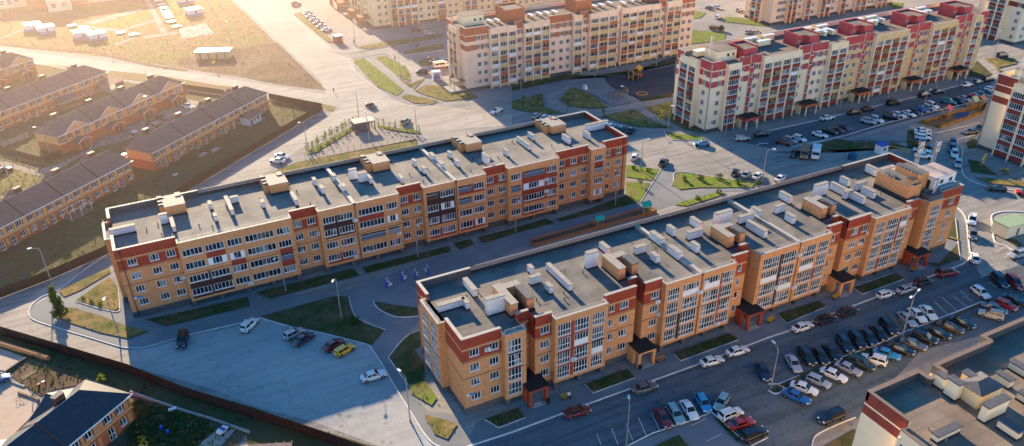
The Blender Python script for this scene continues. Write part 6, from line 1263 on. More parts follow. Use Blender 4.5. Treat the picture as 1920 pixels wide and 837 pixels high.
for i,p in enumerate([(111.67,153.40),(114.07,150.24)]): tree('bush',p,'small bush left in the sunlit lawn triangle' if i==0 else 'small bush right in the sunlit lawn triangle','leaf',.9,'bushes on the sunlit lawns',cat='bush',seed=i)
for i,p in enumerate([(118.46,141.29),(122.58,139.97),(126.88,138.08),(129.02,133.78),(132.97,131.05)]): tree('bush',p,'%s of five bushes from the left along the sunlit lawn above the near block roof'%ORD[i],'leaf',1.25,'bushes on the sunlit lawns',cat='bush',seed=i)
for i,p in enumerate([(115.30,131.89),(121.67,132.20)]): tree('bush',p,'bush on the thin lawn tongue touching the near block roof, %s one'%('left','right')[i],'leaf',.9,'bushes on the sunlit lawns',cat='bush',seed=i)
tree('round',(101.69,278.48),'leafy bushy tree on the green strip left of the peach block','leaf',.55); tree('round',(88.58,257.10),'yellow green bush beside the black SUV on the island','leaf_yellow',.45)
tree('bush',(-14.66,125.41),'yellow green bush beside the navy roof tip','leaf_yellow',1.2,cat='bush'); tree('bush',(28.18,121.22),'dark bush beside the lamp in the triangular lawn','leaf_dark',1.4,cat='bush')
tree('young',(187.23,110.75),'yellow green young tree by the lower corner of the right tower','leaf_yellow',1.,seed=2); tree('bush',(190.32,106.66),'yellowish bush on the right lawn strip','leaf_yellow',1.3,cat='bush',seed=1)
for i,p in enumerate([(-16.36,154.16),(-15.02,152.39),(-13.53,150.55)]): tree('bush',p,'%s of three little green shrubs in the kerbed bed left of the far block'%ORD[i],'leaf',.6,'shrubs in the kerbed bed',cat='bush',seed=i)
# young hedge round the kiosk: every sapling is a plant of its own
hl=[(40.62,203.61),(45.40,207.64),(51.66,212.50),(58.02,216.83)]
for i,(p,d) in enumerate(along(hl,1.05)): tree('sapling',(p.x+R.uniform(-.5,.5),p.y+R.uniform(-.5,.5)),'thin yellow green sapling in the young hedge left of the dark kiosk',['leaf_yellow','leaf','leaf_yellow'][i%3],R.uniform(.8,1.25),'saplings in the hedge left of the kiosk',seed=i)
for i,(p,d) in enumerate(along([(63.74,211.78),(67.62,206.85),(72.49,201.43)],1.9)): tree('sapling',(p.x,p.y),'thin yellow green sapling in the young hedge right of the dark kiosk',['leaf_yellow','leaf'][i%2],R.uniform(.9,1.3),'saplings in the hedge right of the kiosk',seed=i)
# fences of brown profiled sheet
def fence(label,line,h=2.1,step=2.6,m='fence'):
    p0=line[0]; t=thing('sheet_fence',label,'fence',(p0[0],p0[1],0),fixed=True)
    mb=MB()
    for a,b in zip(line,line[1:]):
        A=Vector(a);D=Vector(b)-A;L=D.length;D/=L;nn=Vector((-D.y,D.x)); k=max(2,int(L/.25)); 
        for i in range(k):
            u0,u1=L*i/k,L*(i+1)/k; um=(u0+u1)/2; o=nn*.035
            q=[A+D*u0-o,A+D*um+o,A+D*u1-o]
            for x,y in((q[0],q[1]),(q[1],q[2])): mb.face([(x.x,x.y,0.05),(y.x,y.y,.05),(y.x,y.y,h),(x.x,x.y,h)])
    mb.obj('panel',[M[m]],t)
    for p,d in along(line,step):
        nn=Vector((-d.y,d.x))*-.09; pm=MB(); pm.box(p.x+nn.x-.04,p.x+nn.x+.04,p.y+nn.y-.04,p.y+nn.y+.04,0,h+.08); pm.obj('post',[M['bark']],t)
fence('long brown sheet fence behind the row house gardens, turning at the far corner',[(-36.,157.5),(-31.02,162.45),(-21.53,165.78),(-11.18,170.83),(7.80,194.30),(53.47,233.75),(41.27,251.31)])
fence('long brown sheet fence between the big shaded lot and the grassy bank',[(-36.,156.2),(-30.64,148.71),(-10.36,125.08),(-2.73,114.35),(11.45,97.38),(21.03,85.20)],2.2)
fence('low brown sheet fence along the pale road behind the row houses',[(18.04,275.71),(29.58,262.39)],1.8)
fence('pale grey sheet fence at the left end of the gabled row house',[(-33.39,247.98),(-26.15,253.47)],1.6,m='concrete')
fence('brown sheet fence around the yard at the front end of the gabled row house',[(-33.34,246.26),(-22.49,231.10),(-18.10,235.10)],1.6)
# dark kiosk with yellow frame and pale roof
def kiosk():
    c=(59.24,212.33); t=thing('kiosk','dark grey kiosk with a pale flat roof and a yellow portal in the hedge corner','kiosk',(c[0],c[1],.03),rad(-2))
    a=MB(); a.box(-2.7,1.6,-1.9,1.9,0,2.9,0); child('wall',a.mesh('wall',[M['capmetal']]),t)
    r=MB(); r.box(-2.85,3.3,-2.05,2.05,2.9,3.05,0); child('roof',r.mesh('roof',[M['coping']]),t)
    f=MB(); f.box(2.95,3.25,-2.,-1.7,0,2.88,0); f.box(2.95,3.25,1.7,2.,0,2.88,0); f.box(2.95,3.27,-2.,2.,2.55,2.89,0); f.box(1.6,2.95,-2.02,-1.75,2.55,2.88,0); child('portal',f.mesh('portal',[M['yellow']]),t)
    d=MB(); d.box(1.6,1.65,-.5,.5,0,2.1,0); child('door',d.mesh('door',[M['glass']]),t)
kiosk()
t=thing('wooden_bench','small wooden bench against the dark kiosk','bench',(*(56.98,210.22),.03),.3); mb=MB(); mb.box(-.9,.9,-.25,.25,.4,.47); child('seat',mb.mesh('seat',[M['wood']]),t); mb=MB(); mb.box(-.9,.9,.22,.28,.5,.95); child('backrest',mb.mesh('backrest',[M['wood']]),t)
for s in(-.7,.7): mb=MB(); mb.box(s-.05,s+.05,-.22,.22,0,.4); child('leg',mb.mesh('leg',[M['wood']]),t)
ep=thing('post_fence','row of thin dark posts with wire across the gravel before the kiosk','fence',(*(40.14,199.08),0),fixed=True)
pl=[(39.27,199.56),(46.45,198.39),(54.08,198.66),(64.00,199.09),(71.49,199.31)]
for p,d in along(pl,1.9): mb=MB(); mb.tube((p.x,p.y,0),(p.x,p.y,1.9),.04,n=5); mb.obj('post',[M['trim_dark']],ep)
mb=MB()
for a,b in zip(pl,pl[1:]):
    for z in(.6,1.2,1.8): mb.tube((*a,z),(*b,z),.012,n=3,cap=False)
mb.obj('wire',[M['steel']],ep)
# blue and white kiosk
t=thing('kiosk','small blue and white kiosk with a poster front beside the peach block','kiosk',(*(94.95,243.78),.05),rad(-12)); mb=MB(); mb.box(-1.3,1.3,-1.1,1.1,0,2.6); child('wall',mb.mesh('wall',[M['white']]),t)
mb=MB(); mb.box(-1.0,1.0,-1.13,-1.1,.15,1.6); child('poster',mb.mesh('poster',[mat('poster_blue',(.04,.06,.3),(.3,.32,.5),scale=1.6,rough=.5)]),t); mb=MB(); mb.box(-1.0,1.0,-1.13,-1.1,1.75,2.3); child('sign_panel',mb.mesh('sign_panel',[mat('poster_red',(.4,.06,.12),(.6,.5,.5),scale=3.,rough=.5)]),t); mb=MB(); mb.box(-1.4,1.4,-1.2,1.2,2.6,2.75); child('roof',mb.mesh('roof',[M['pvc']]),t)
# brick booth with white roof
t=thing('booth','little brick booth with a white roof at the end of the white car row','booth',(*(78.78,302.22),.05),rad(15)); mb=MB(); mb.box(-1.4,1.4,-1.3,1.3,0,2.6); child('wall',mb.mesh('wall',[M['brick_red']]),t); mb=MB(); mb.box(-1.6,1.6,-1.5,1.5,2.6,2.8); child('roof',mb.mesh('roof',[M['pvc']]),t); mb=MB(); mb.box(-.5,.4,-1.34,-1.3,.9,1.9); child('window',mb.mesh('window',[M['glass']]),t)
# yellow site cabin, blue and white containers, pavilions in the far left
def cabin(label,c,L,W_,H,rz,wm,base=None,roofm='pvc',doors=4,name='site_cabin'):
    t=thing(name,label,'cabin',(c[0],c[1],.03),rz,None); mb=MB(); mb.box(-L/2,L/2,-W_/2,W_/2,.2,H); child('wall',mb.mesh('wall',[M[wm]]),t)
    mb=MB(); mb.box(-L/2-.2,L/2+.2,-W_/2-.2,W_/2+.2,H,H+.2); child('roof',mb.mesh('roof',[M[roofm]]),t)
    if base: mb=MB(); mb.box(-L/2-.02,L/2+.02,-W_/2-.02,W_/2+.02,.02,H*.4); child('skirt',mb.mesh('skirt',[base]),t)
    for k in range(doors):
        x=-L/2+L*(k+.6)/(doors+.2); mb=MB(); mb.box(x-.35,x+.35,-W_/2-.04,-W_/2,.3,2.1); child('door',mb.mesh('door',[M['tile_brown']]),t)
cabin('long pale yellow site cabin with white roof in the dry field',(33.80,305.72),12.2,4.6,2.7,rad(-24),'sand')
lb=mat('skirt_blue',(.16,.25,.5),rough=.6)
for lab,c in(('left one of the far pair of white pavilions with blue skirts',(-24.93,382.07)),('right one of the far pair of white pavilions with blue skirts',(-20.30,374.83)),('left one of the near pair of white pavilions with blue skirts',(-7.57,359.55)),('right one of the near pair of white pavilions with blue skirts',(-2.59,353.82)),('white pavilion with blue front posts at the top beside the sports court',(36.73,374.21)),('white pavilion cut by the top edge beside the bright grass',(36.47,398.79))): cabin(lab,c,6.,5.,2.6,rad(12),'white',lb,'pvc',1,'play_pavilion')
cabin('small concrete service hut with a pale green roof at the right edge',(163.79,86.92),6.6,3.8,2.9,rad(-3),'cream_pale',None,'green_paint',1,'service_hut')
for i,p in enumerate([(-10.78,380.17),(-6.52,374.57),(6.30,358.05),(10.60,352.62),(25.98,407.25),(26.23,399.44),(26.34,391.97),(26.37,384.76),(26.43,379.14),(26.44,373.35),(26.36,365.79),(27.29,356.65)]):
    t=thing('sand_pit_cover','white slab shaped shelter, %s from the left among those on the far lawns'%ORD[i],'shelter',(p[0],p[1],.03),rad(10),'white shelters on the far lawns'); mb=MB(); mb.box(-1.6,1.6,-1.3,1.3,.5,.62); child('top',mb.mesh('top',[M['pvc']]),t)
    for x in(-1.3,1.3): mb=MB(); mb.box(x-.06,x+.06,-1.,1.,0,.5); child('leg',mb.mesh('leg',[M['wood']]),t)
# nursery strip fence, and the play houses on it
fl_=[(70.99,132.68),(102.05,133.38),(102.73,130.69),(70.40,130.37),(70.99,132.68)]
t=thing('picket_fence','low orange picket fence around the long dirt play strip between the two blocks','fence',(*fl_[0],0),fixed=True); mb=MB()
for a,b in zip(fl_,fl_[1:]):
    for z in(.25,.7): mb.bar(a,b,.05,.09,z)
mb.obj('rail',[M['orange_fence']],t); mb=MB()
for p,d in along(fl_,.32): mb.bar((p.x-d.x*.07,p.y-d.y*.07),(p.x+d.x*.07,p.y+d.y*.07),.035,.85,.06)
pk=mb.obj('picket',[M['orange_fence']],t); pk['kind']='stuff'
def playhouse(label,c,m,rz=0.,s=1.,slide=None):
    t=thing('play_house',label,'playground toy',(c[0],c[1],.05),rz); t.scale=(s,)*3
    for x in(-.8,.8):
        for y in(-.7,.7): mb=MB(); mb.tube((x,y,0),(x,y,2.3),.06,n=6); child('post',mb.mesh('post',[M['yellow']]),t)
    mb=MB(); mb.box(-.85,.85,-.75,.75,.9,1.); child('platform',mb.mesh('platform',[M['wood']]),t)
    mb=MB(); mb.face([(-1.1,-1.,2.2),(1.1,-1.,2.2),(1.1,0,3.),(-1.1,0,3.)]); mb.face([(1.1,1.,2.2),(-1.1,1.,2.2),(-1.1,0,3.),(1.1,0,3.)]); child('roof',mb.mesh('roof',[M[m]]),t)
    if slide: mb=MB(); mb.face([(.85,-.3,1.),(2.7,-.3,.15),(2.7,.3,.15),(.85,.3,1.)]); mb.box(.85,2.7,-.34,-.3,.15,.4); child('slide',mb.mesh('slide',[M[slide]]),t)
playhouse('turquoise roofed play house in the middle of the dirt play strip',(87.26,131.14),'cyan'); playhouse('turquoise roofed play house with a yellow slide at the right end of the play strip',(99.71,131.33),'cyan',0,1.15,'yellow')
playhouse('yellow and green play tower with slide on the dark rubber playground',(153.28,211.98),'yellow',.5,1.4,'redpaint'); playhouse('brown and yellow play tower left of the taller one on the dark rubber playground',(150.47,211.48),'orange_fence',.9,1.1,'yellow')
playhouse('pink roofed play tower in the colourful fenced playground',(209.69,139.12),'redpaint',.4,1.3,'yellow'); playhouse('green roofed play tower in the colourful fenced playground',(222.75,140.62),'green_paint',.2,1.3,'orange_fence'); playhouse('orange play tower at the right end of the colourful fenced playground',(226.35,140.66),'orange_fence',.2,1.2,'yellow')
t=thing('sand_box','round wooden sand box on the dark rubber playground','sand box',(*(145.74,198.32),.06)); mb=MB()
for k in range(12): a=2*PI*k/12;b=2*PI*(k+1)/12; mb.bar((1.9*math.cos(a),1.5*math.sin(a)),(1.9*math.cos(b),1.5*math.sin(b)),.3,.3,0)
child('rim',mb.mesh('rim',[M['yellow']]),t); mb=MB(); mb.face([(1.8*math.cos(2*PI*k/12),1.4*math.sin(2*PI*k/12),.12) for k in range(12)]); child('sand',mb.mesh('sand',[M['field']]),t)
t=thing('pergola','wooden pergola on the small paved court left of the cream block','pergola',(*(136.58,197.87),.05),rad(8)); 
for x in(-3,-1,1,3):
    for y in(-.9,.9): mb=MB(); mb.box(x-.08,x+.08,y-.08,y+.08,0,2.4); child('post',mb.mesh('post',[M['wood']]),t)
mb=MB()
for y in(-.9,.9): mb.box(-3.2,3.2,y-.06,y+.06,2.4,2.55)
for k in range(14): mb.box(-3.1+k*.47,-3.0+k*.47,-1.2,1.2,2.55,2.65)
child('beam',mb.mesh('beam',[M['wood']]),t)
t=thing('climbing_dome','small white and grey climbing shell on the brown lawn left of the rubber playground','playground toy',(*(132.78,211.35),.05)); mb=MB()
for i in range(6):
    for j in range(3):
        P=lambda a,b:(1.1*math.cos(a)*math.cos(b),1.1*math.sin(a)*math.cos(b),1.5*math.sin(b)); a0,a1=i*PI/3,(i+1)*PI/3;b0,b1=j*PI/6,(j+1)*PI/6; mb.face([P(a0,b0),P(a1,b0),P(a1,b1),P(a0,b1)],i%2)
child('shell',mb.mesh('shell',[M['white'],M['steel']]),t)
# colourful low wall round the far playground
pl=[(200.51,139.47),(230.00,140.70),(222.29,136.19),(202.00,134.48),(200.51,139.47)]
t=thing('playground_fence','low yellow and orange panel fence around the colourful playground','fence',(*pl[0],0),fixed=True); ps=along(pl,1.3)
for i,(p,d) in enumerate(ps): mb=MB(); mb.bar((p.x-d.x*.58,p.y-d.y*.58),(p.x+d.x*.58,p.y+d.y*.58),.06,.95,.06); mb.obj('panel',[M[('ochre','ochre','orange_fence')[i%3]]],t)
# blue sports cage and the booth
c0,c1=(171.28,136.98),(179.97,126.11); pl=[(170.73,136.46),(175.74,133.70),(181.34,129.25),(181.70,127.29)]
t=thing('sports_cage','turquoise wire cage of the sports pitch behind the near block roof','fence',(*pl[0],0),fixed=True); bl=mat('cage_blue',(.08,.3,.36),rough=.5)
for p,d in along(pl,3.): mb=MB(); mb.tube((p.x,p.y,0),(p.x,p.y,3.2),.07,n=6); mb.obj('post',[bl],t)
mb=MB()
for a,b in zip(pl,pl[1:]):
    for z in(.1,1.6,3.1): mb.tube((*a,z),(*b,z),.045,n=4)
mb.obj('rail',[bl],t)
t=thing('booth','small white booth with a bright blue roof at the sports cage','booth',(*(174.24,130.59),.03)); mb=MB(); mb.box(-1.2,1.2,-1.1,1.1,0,2.3); child('wall',mb.mesh('wall',[M['white']]),t); mb=MB(); mb.box(-1.35,1.35,-1.25,1.25,2.3,2.6); child('roof',mb.mesh('roof',[M['blue']]),t); mb=MB(); mb.box(-.5,.5,-1.14,-1.1,.9,1.8); child('window',mb.mesh('window',[M['glass']]),t)
t=thing('pipe_gantry','yellow gas pipe frame behind the right roof corner of the near block','pipe',(*(176.15,128.22),0),fixed=True); mb=MB(); a=(175.48,129.65);b=(178.63,125.54)
for z in(1.2,2.): mb.tube((*a,z),(*b,z),.09,n=6)
for p in(a,b): mb.tube((*p,0),(*p,2.),.09,n=6)
mb.obj('pipe',[M['yellow']],t)
t=thing('water_tank','round dark blue tank behind the near block roof beside the sports cage','tank',(*(164.66,131.27),0)); mb=MB(); mb.tube((0,0,0),(0,0,1.5),1.1,n=20); mb.tube((0,0,1.5),(0,0,1.8),1.1,.3,n=20); child('shell',mb.mesh('shell',[mat('tank_blue',(.02,.08,.16),rough=.4)]),t)
# blue and white exercise machines
for i,p in enumerate([(37.38,130.16),(40.84,130.61),(43.56,130.43),(46.36,130.69)]):
    t=thing('exercise_machine','blue and white exercise machine, %s from the left on the courtyard path'%ORD[i],'exercise machine',(p[0],p[1],.05),rad(30*i),'exercise machines on the courtyard path')
    mb=MB(); mb.box(-.25,.25,-.12,.12,0,1.9); child('column',mb.mesh('column',[M['blue']]),t); mb=MB(); mb.tube((0,-.1,1.5),(.8,-.6,1.1),.06,n=6); mb.tube((0,.1,1.5),(.8,.6,1.1),.06,n=6); mb.tube((-.1,0,1.85),(.5,0,2.2),.06,n=6); child('arm',mb.mesh('arm',[M['pvc']]),t); mb=MB(); mb.box(.5,1.1,-.25,.25,.45,.55); mb.box(.2,.6,-.05,.05,.2,.5); child('seat',mb.mesh('seat',[M['pvc']]),t)
# people
def person(label,loc,rz,pose,shirt,name='person'):
    t=thing('person',label,'person',(loc[0],loc[1],.06 if pose!='sit' else .06),rz)
    if pose=='sit': J=[(0,0,.5),(0,0,.78),(.02,0,1.02),(.04,0,1.16),(.05,0,1.28),(.05,0,1.4),(.02,.09,.5),(.42,.1,.5),(.45,.1,.08),(.58,.1,.04),(.02,-.09,.5),(.42,-.1,.5),(.45,-.1,.08),(.58,-.1,.04),(.02,.2,1.03),(.1,.24,.78),(.32,.15,.62),(.02,-.2,1.03),(.1,-.24,.78),(.32,-.15,.62)]
    else:
        s=.16 if pose=='walk' else .04
        J=[(0,0,.95),(0,0,1.2),(0,0,1.42),(.01,0,1.53),(.03,0,1.62),(.03,0,1.74),(0,.09,.92),(s,.1,.5),(s*.6,.1,.07),(s*.6+.15,.1,.03),(0,-.09,.92),(-s*.4,-.1,.5),(-s*1.4,-.1,.09),(-s*1.4+.14,-.1,.03),(0,.2,1.42),(-s*.6,.26,1.12),(s*.6+.06,.25,.86),(0,-.2,1.42),(s*.7,-.26,1.12),(s*1.4+.06,-.25,.88)]
    E=[(0,1),(1,2),(2,3),(3,4),(4,5),(0,6),(6,7),(7,8),(8,9),(0,10),(10,11),(11,12),(12,13),(2,14),(14,15),(15,16),(2,17),(17,18),(18,19)]
    rd=[.15,.15,.17,.06,.1,.09,.095,.07,.045,.04,.095,.07,.045,.04,.07,.05,.035,.07,.05,.035]
    me=bpy.data.meshes.new('person_tmp'); me.from_pydata(J,E,[]); o=bpy.data.objects.new('person_tmp',me); COL.objects.link(o)
    md=o.modifiers.new('k','SKIN'); 
    for i,v in enumerate(me.skin_vertices[0].data): v.radius=(rd[i],rd[i]*(.8 if i in(0,1,2) else 1))
    me.skin_vertices[0].data[0].use_root=True
    sb=o.modifiers.new('s','SUBSURF'); sb.levels=1; sb.render_levels=1
    dg=bpy.context.evaluated_depsgraph_get(); dg.update(); out=bpy.data.meshes.new_from_object(o.evaluated_get(dg)); bpy.data.objects.remove(o)
    for m in(M['skin'],M[shirt],M['cloth_dark'],M['hair']): out.materials.append(m)
    zt=1.05 if pose=='sit' else 1.48; zw=.62 if pose=='sit' else 1.0
    for p in out.polygons:
        c=p.center; head=c.z>zt+.08 and abs(c.y)<.16
        p.material_index=(3 if head and (c.z>zt+.27 or c.x<-.01) else 0) if head else (1 if c.z>zw and abs(c.y)<.34 else (0 if (abs(c.y)>.2 or (pose=='sit' and c.x>.24 and c.z>.58)) and c.z>.55 else 2)); p.use_smooth=True
    child('body',out,t)
def bench(label,loc,rz,m='yellow'):
    t=thing('bench',label,'bench',(loc[0],loc[1],.06),rz,'benches by the entrances'); mb=MB()
    for y in(-.18,0,.18): mb.box(-.9,.9,y-.08,y+.08,.43,.48)
    child('seat',mb.mesh('seat',[M[m]]),t); mb=MB()
    for z in(.62,.8): mb.box(-.9,.9,.24,.29,z,z+.12)
    child('backrest',mb.mesh('backrest',[M[m]]),t)
    for x in(-.7,.7): mb=MB(); mb.box(x-.05,x+.05,-.2,.28,0,.43); child('leg',mb.mesh('leg',[M['trimblack']]),t)
bench('yellow bench with a seated person beside the second porch of the near block',(51.95,84.95),rad(0)); bench('orange bench right of the porch under the third bay of the near block',(71.12,85.65),rad(0),'orange_fence')
bench('yellow bench by the porch left of the white hatchback row',(133.13,85.77),rad(10)); bench('yellow bench by the fourth porch of the near block',(111.91,85.73),rad(10)); bench('yellow bench at the left end of the planted bed',(95.73,85.75),rad(10))
p=(52.33,84.84); person('person in a white shirt sitting on the yellow bench beside the porch',(p[0],p[1]+.05),rad(-90),'sit','cloth_white')
person('person in dark clothes walking on the island path at the pale junction',(89.98,270.18),rad(-60),'walk','cloth_dark'); person('person in a rust jacket standing near the dark hedge bench at the road corner',(60.96,247.33),rad(200),'stand','cloth_red'); person('person in dark clothes standing beside the lamp near the brick booth',(83.30,296.91),rad(90),'walk','cloth_dark'); person('person in a rust jacket walking on the brown lawn behind the far block end',(132.10,176.63),rad(30),'walk','cloth_red')
# litter bins by the porches
for i,p in enumerate([(48.76,85.27),(66.77,85.60)]):
    t=thing('litter_bin','small dark litter bin beside the %s porch of the near block'%ORD[i],'litter bin',(p[0],p[1],.06),0,'litter bins by the porches'); mb=MB(); mb.tube((0,0,0),(0,0,.8),.24,.3,n=12); child('bin',mb.mesh('bin',[M['trimblack']]),t)
# things in the yards
mb=MB(); pts=[]
def clump(mb,x,y,z,r,n,k=.16):
    for _ in range(n):
        d=Vector((R.gauss(0,1),R.gauss(0,1),abs(R.gauss(0,.8)))).normalized()*r*R.random()**.5; p=Vector((x,y,z))+d; nn=Vector((R.gauss(0,1),R.gauss(0,1),R.gauss(.6,1))).normalized(); u=nn.orthogonal().normalized(); v=nn.cross(u); q=k*R.uniform(.6,1.3)
        mb.face([tuple(p-u*q),tuple(p-v*q*.6),tuple(p+u*q),tuple(p+v*q*.6)],R.choice((0,0,1,2)))
gp=[(-10.79,117.73),(-0.25,106.40),(-0.23,103.22),(-3.65,101.54),(-12.31,106.12)]
xs=[p[0] for p in gp];ys=[p[1] for p in gp]
for _ in range(900):
    x=R.uniform(min(xs),max(xs));y=R.uniform(min(ys),max(ys))
    if inside((x,y),gp): clump(mb,x,y,.1,R.uniform(.2,.6),R.randint(14,34))
for pl,n in(([(-30.64,148.85),(-16.47,132.39),(-3.61,117.46),(6.65,105.56),(18.60,91.08),(8.43,100.89),(-0.11,107.26),(-10.60,119.88),(-19.36,130.33),(-30.51,144.22)],420),):
    xs=[p[0] for p in pl];ys=[p[1] for p in pl]
    for _ in range(n*3):
        x=R.uniform(min(xs),max(xs));y=R.uniform(min(ys),max(ys))
        if inside((x,y),pl): clump(mb,x,y,.05,R.uniform(.15,.45),R.randint(6,16),.13)
yp=[(-33.15,239.36),(-25.48,239.18),(0.48,242.18),(40.94,249.83),(52.88,234.60),(7.89,194.93),(-11.11,171.82),(-31.08,164.64)]
xs=[p[0] for p in yp];ys=[p[1] for p in yp]
for _ in range(1500):
    x=R.uniform(min(xs),max(xs));y=R.uniform(min(ys),max(ys))
    if inside((x,y),yp) and not any(-1.<((x-A[0])*math.cos(rad(a))+(y-A[1])*math.sin(rad(a)))<L+1 and -1.2<(-(x-A[0])*math.sin(rad(a))+(y-A[1])*math.cos(rad(a)))<9.4 for A,a,L in(((3.3,210.8),41,47.6),((-33.6,180.9),40.4,41.4),((-17.9,234.8),40,47.),((-39.,258.6),39.4,47.4))): clump(mb,x,y,.05,R.uniform(.15,.5),R.randint(5,14),.15)
struct(mb.obj('undergrowth',[M['leaf_dark'],M['leaf'],M['leaf_dry']]),'stuff')
for i,(a,b) in enumerate([((-5.65,106.98),(-2.67,109.18)),((-4.87,105.89),(-2.31,107.95)),((-3.91,105.17),(-1.25,106.93))]):
    t=thing('garden_bed','slab edged vegetable bed, %s from the house in the lower left garden'%ORD[i],'garden bed',(a[0],a[1],0),0,'vegetable beds',True); mb=MB(); D=Vector(b)-Vector(a); k=max(2,int(D.length/.55))
    for q in range(k): p=Vector(a)+D*(q+.15)/k; p2=Vector(a)+D*(q+.75)/k; mb.bar(p,p2,.28,.1,.05)
    mb.obj('edging_slabs',[M['concrete']],t)
t=thing('toy_car','small white and blue toy car trailer on the tan patch in the lower left garden','trailer',(*(1.07,102.98),.05),rad(40)); mb=MB(); mb.box(-.9,.9,-.5,.5,.3,.5,0); mb.box(-.8,-.3,-.45,.45,.5,.8,0); mb.box(-.2,.3,-.4,.4,.5,.62,1); mb.box(.4,.8,-.45,.45,.5,.7,0); child('body',mb.mesh('body',[M['pvc'],M['blue']]),t)
for x in(-.7,.7):
    for y in(-.6,.6): mb=MB(); mb.tube((x,y-.08,.22),(x,y+.08,.22),.22,n=12); child('wheel',mb.mesh('wheel',[M['tyre']]),t)
for lab,p,m in(('blue plastic barrel among the plants of the lower left garden',(-7.28,108.07),'blue'),('blue plastic bucket beside the barrel in the lower left garden',(-6.49,106.53),'blue'),('white sack lying at the wall of the lower left garden',(-5.17,111.83),'white'),('white rolled sheet lying in the row house garden by the brown fence',(7.34,205.66),'white')):
    t=thing('garden_barrel' if 'barrel' in lab or 'bucket' in lab else 'sack',lab,'garden item',(p[0],p[1],.1)); mb=MB()
    if m=='blue': mb.tube((0,0,0),(0,0,.7),.28,.25,n=12)
    else: mb.tube((-.6,0,.28),(.6,.15,.28),.28,n=10)
    child('shell',mb.mesh('shell',[M[m]]),t)
def wall_thing(label,line,h,w,m,name='garden_wall'):
    t=thing(name,label,'wall',(line[0][0],line[0][1],0),fixed=True); mb=MB()
    for a,b in zip(line,line[1:]): mb.bar(a,b,w,h,.02)
    mb.obj('wall',[M[m]],t)
wall_thing('low concrete garden wall along the grassy bank, from the navy roof to the bottom edge',[(-10.75,119.71),(-7.46,115.47),(-2.97,109.95),(-0.18,106.83),(4.71,100.83)],.5,.3,'concrete')
wall_thing('low orange brick wall at the left edge above the paved yard',[(-32.29,146.97),(-30.53,145.01),(-22.64,135.79)],1.,.5,'brick')
wall_thing('dark low kerb wall slanting through the lower left soil yard',[(-29.19,135.55),(-26.21,138.15)],.5,.3,'plinth'); wall_thing('dark timber edge of the play corner in the lower left yard',[(-27.34,128.52),(-24.32,124.80)],.35,.3,'wood'); wall_thing('concrete edge of the lower left soil yard',[(-29.69,133.82),(-26.43,129.68)],.3,.3,'concrete')
t=thing('timber_pile','loose stack of grey boards in the lower left soil yard','timber pile',(*(-25.77,132.92),.05),.6); mb=MB()
for k in range(4): mb.box(-1.3,1.3,-.45+k*.24,-.25+k*.24,.0+.03*(k%2),.12+.03*(k%2))
child('board',mb.mesh('board',[M['wood']]),t)
t=thing('swing_set','red and white play frame in the lower left yard','playground toy',(*(-24.03,128.82),.05),.5); mb=MB()
for x in(-1.2,1.2):
    for s in(-.6,.6): mb.tube((x,s,0),(x,0,2.1),.05,n=5)
mb.tube((-1.2,0,2.1),(1.2,0,2.1),.05,n=5); child('frame',mb.mesh('frame',[M['wood']]),t); mb=MB(); mb.box(-.5,.0,-.2,.2,.5,.6,0); mb.box(.3,.8,-.2,.2,.5,.6,1); child('swing_seat',mb.mesh('swing_seat',[M['redpaint'],M['pvc']]),t)
t=thing('bicycle','dark metal trestle lying on the tan concrete yard','bicycle',(*(-26.80,126.47),.05),.3); mb=MB()  # a bicycle: two wheel rings joined by frame tubes
for a in range(2):
    for k in range(12): b0=2*PI*k/12;b1=2*PI*(k+1)/12; mb.tube((a*1.-.5+.35*math.cos(b0),0,.36+.35*math.sin(b0)),(a*1.-.5+.35*math.cos(b1),0,.36+.35*math.sin(b1)),.03,n=4)
mb.tube((-.5,0,.36),(0,0,.7),.03,n=4); mb.tube((.5,0,.36),(0,0,.7),.03,n=4); mb.tube((-.5,0,.36),(.4,0,.75),.03,n=4); child('frame',mb.mesh('frame',[M['trimblack']]),t)
for i,p in enumerate([(15.63,215.19),(19.19,217.05),(-4.25,216.97)]): 
    t=thing('board_stack','stack of boards and slabs in the row house garden, %s one'%('left','right','lower left')[i],'board stack',(p[0],p[1],.05),.7,'board stacks in the gardens'); mb=MB(); mb.box(-1.6,1.6,-.7,.7,0,.35,0); mb.box(-1.,1.4,-.5,.9,.35,.5,1); child('board',mb.mesh('board',[M['wood'],M['concrete']]),t)
t=thing('pergola','white timber frame terrace being built behind the left row house','pergola',(*T3(22.,1.8,0)[:2],0),rad(40.4)); mb=MB()
for x in(-3.,0,3.):
    for y in(-1.3,1.3): mb.box(x-.06,x+.06,y-.06,y+.06,0,2.3)
for y in(-1.3,1.3): mb.box(-3.1,3.1,y-.06,y+.06,2.3,2.42)
child('frame',mb.mesh('frame',[M['pvc']]),t); mb=MB(); mb.box(-3.1,3.1,-1.4,1.4,.1,.25); child('deck',mb.mesh('deck',[M['wood']]),t)
for i,p in enumerate([(0.90,326.14),(16.47,308.98),(31.48,291.16)]):
    t=thing('road_sign','yellow road sign on a thin post along the pale road, %s from the left'%ORD[i],'road sign',(p[0],p[1],.03),0,'yellow road signs'); mb=MB(); mb.tube((0,0,0),(0,0,3.),.04,n=5); child('post',mb.mesh('post',[M['steel']]),t); mb=MB(); mb.box(-.45,.45,-.05,0,2.1,3.); child('panel',mb.mesh('panel',[mat('sign_yellow',(.75,.65,.03),rough=.5)]),t)

SKY,SUN,HAZE=.215,14.,.00082
BAND=(4.,2.45,1.4)
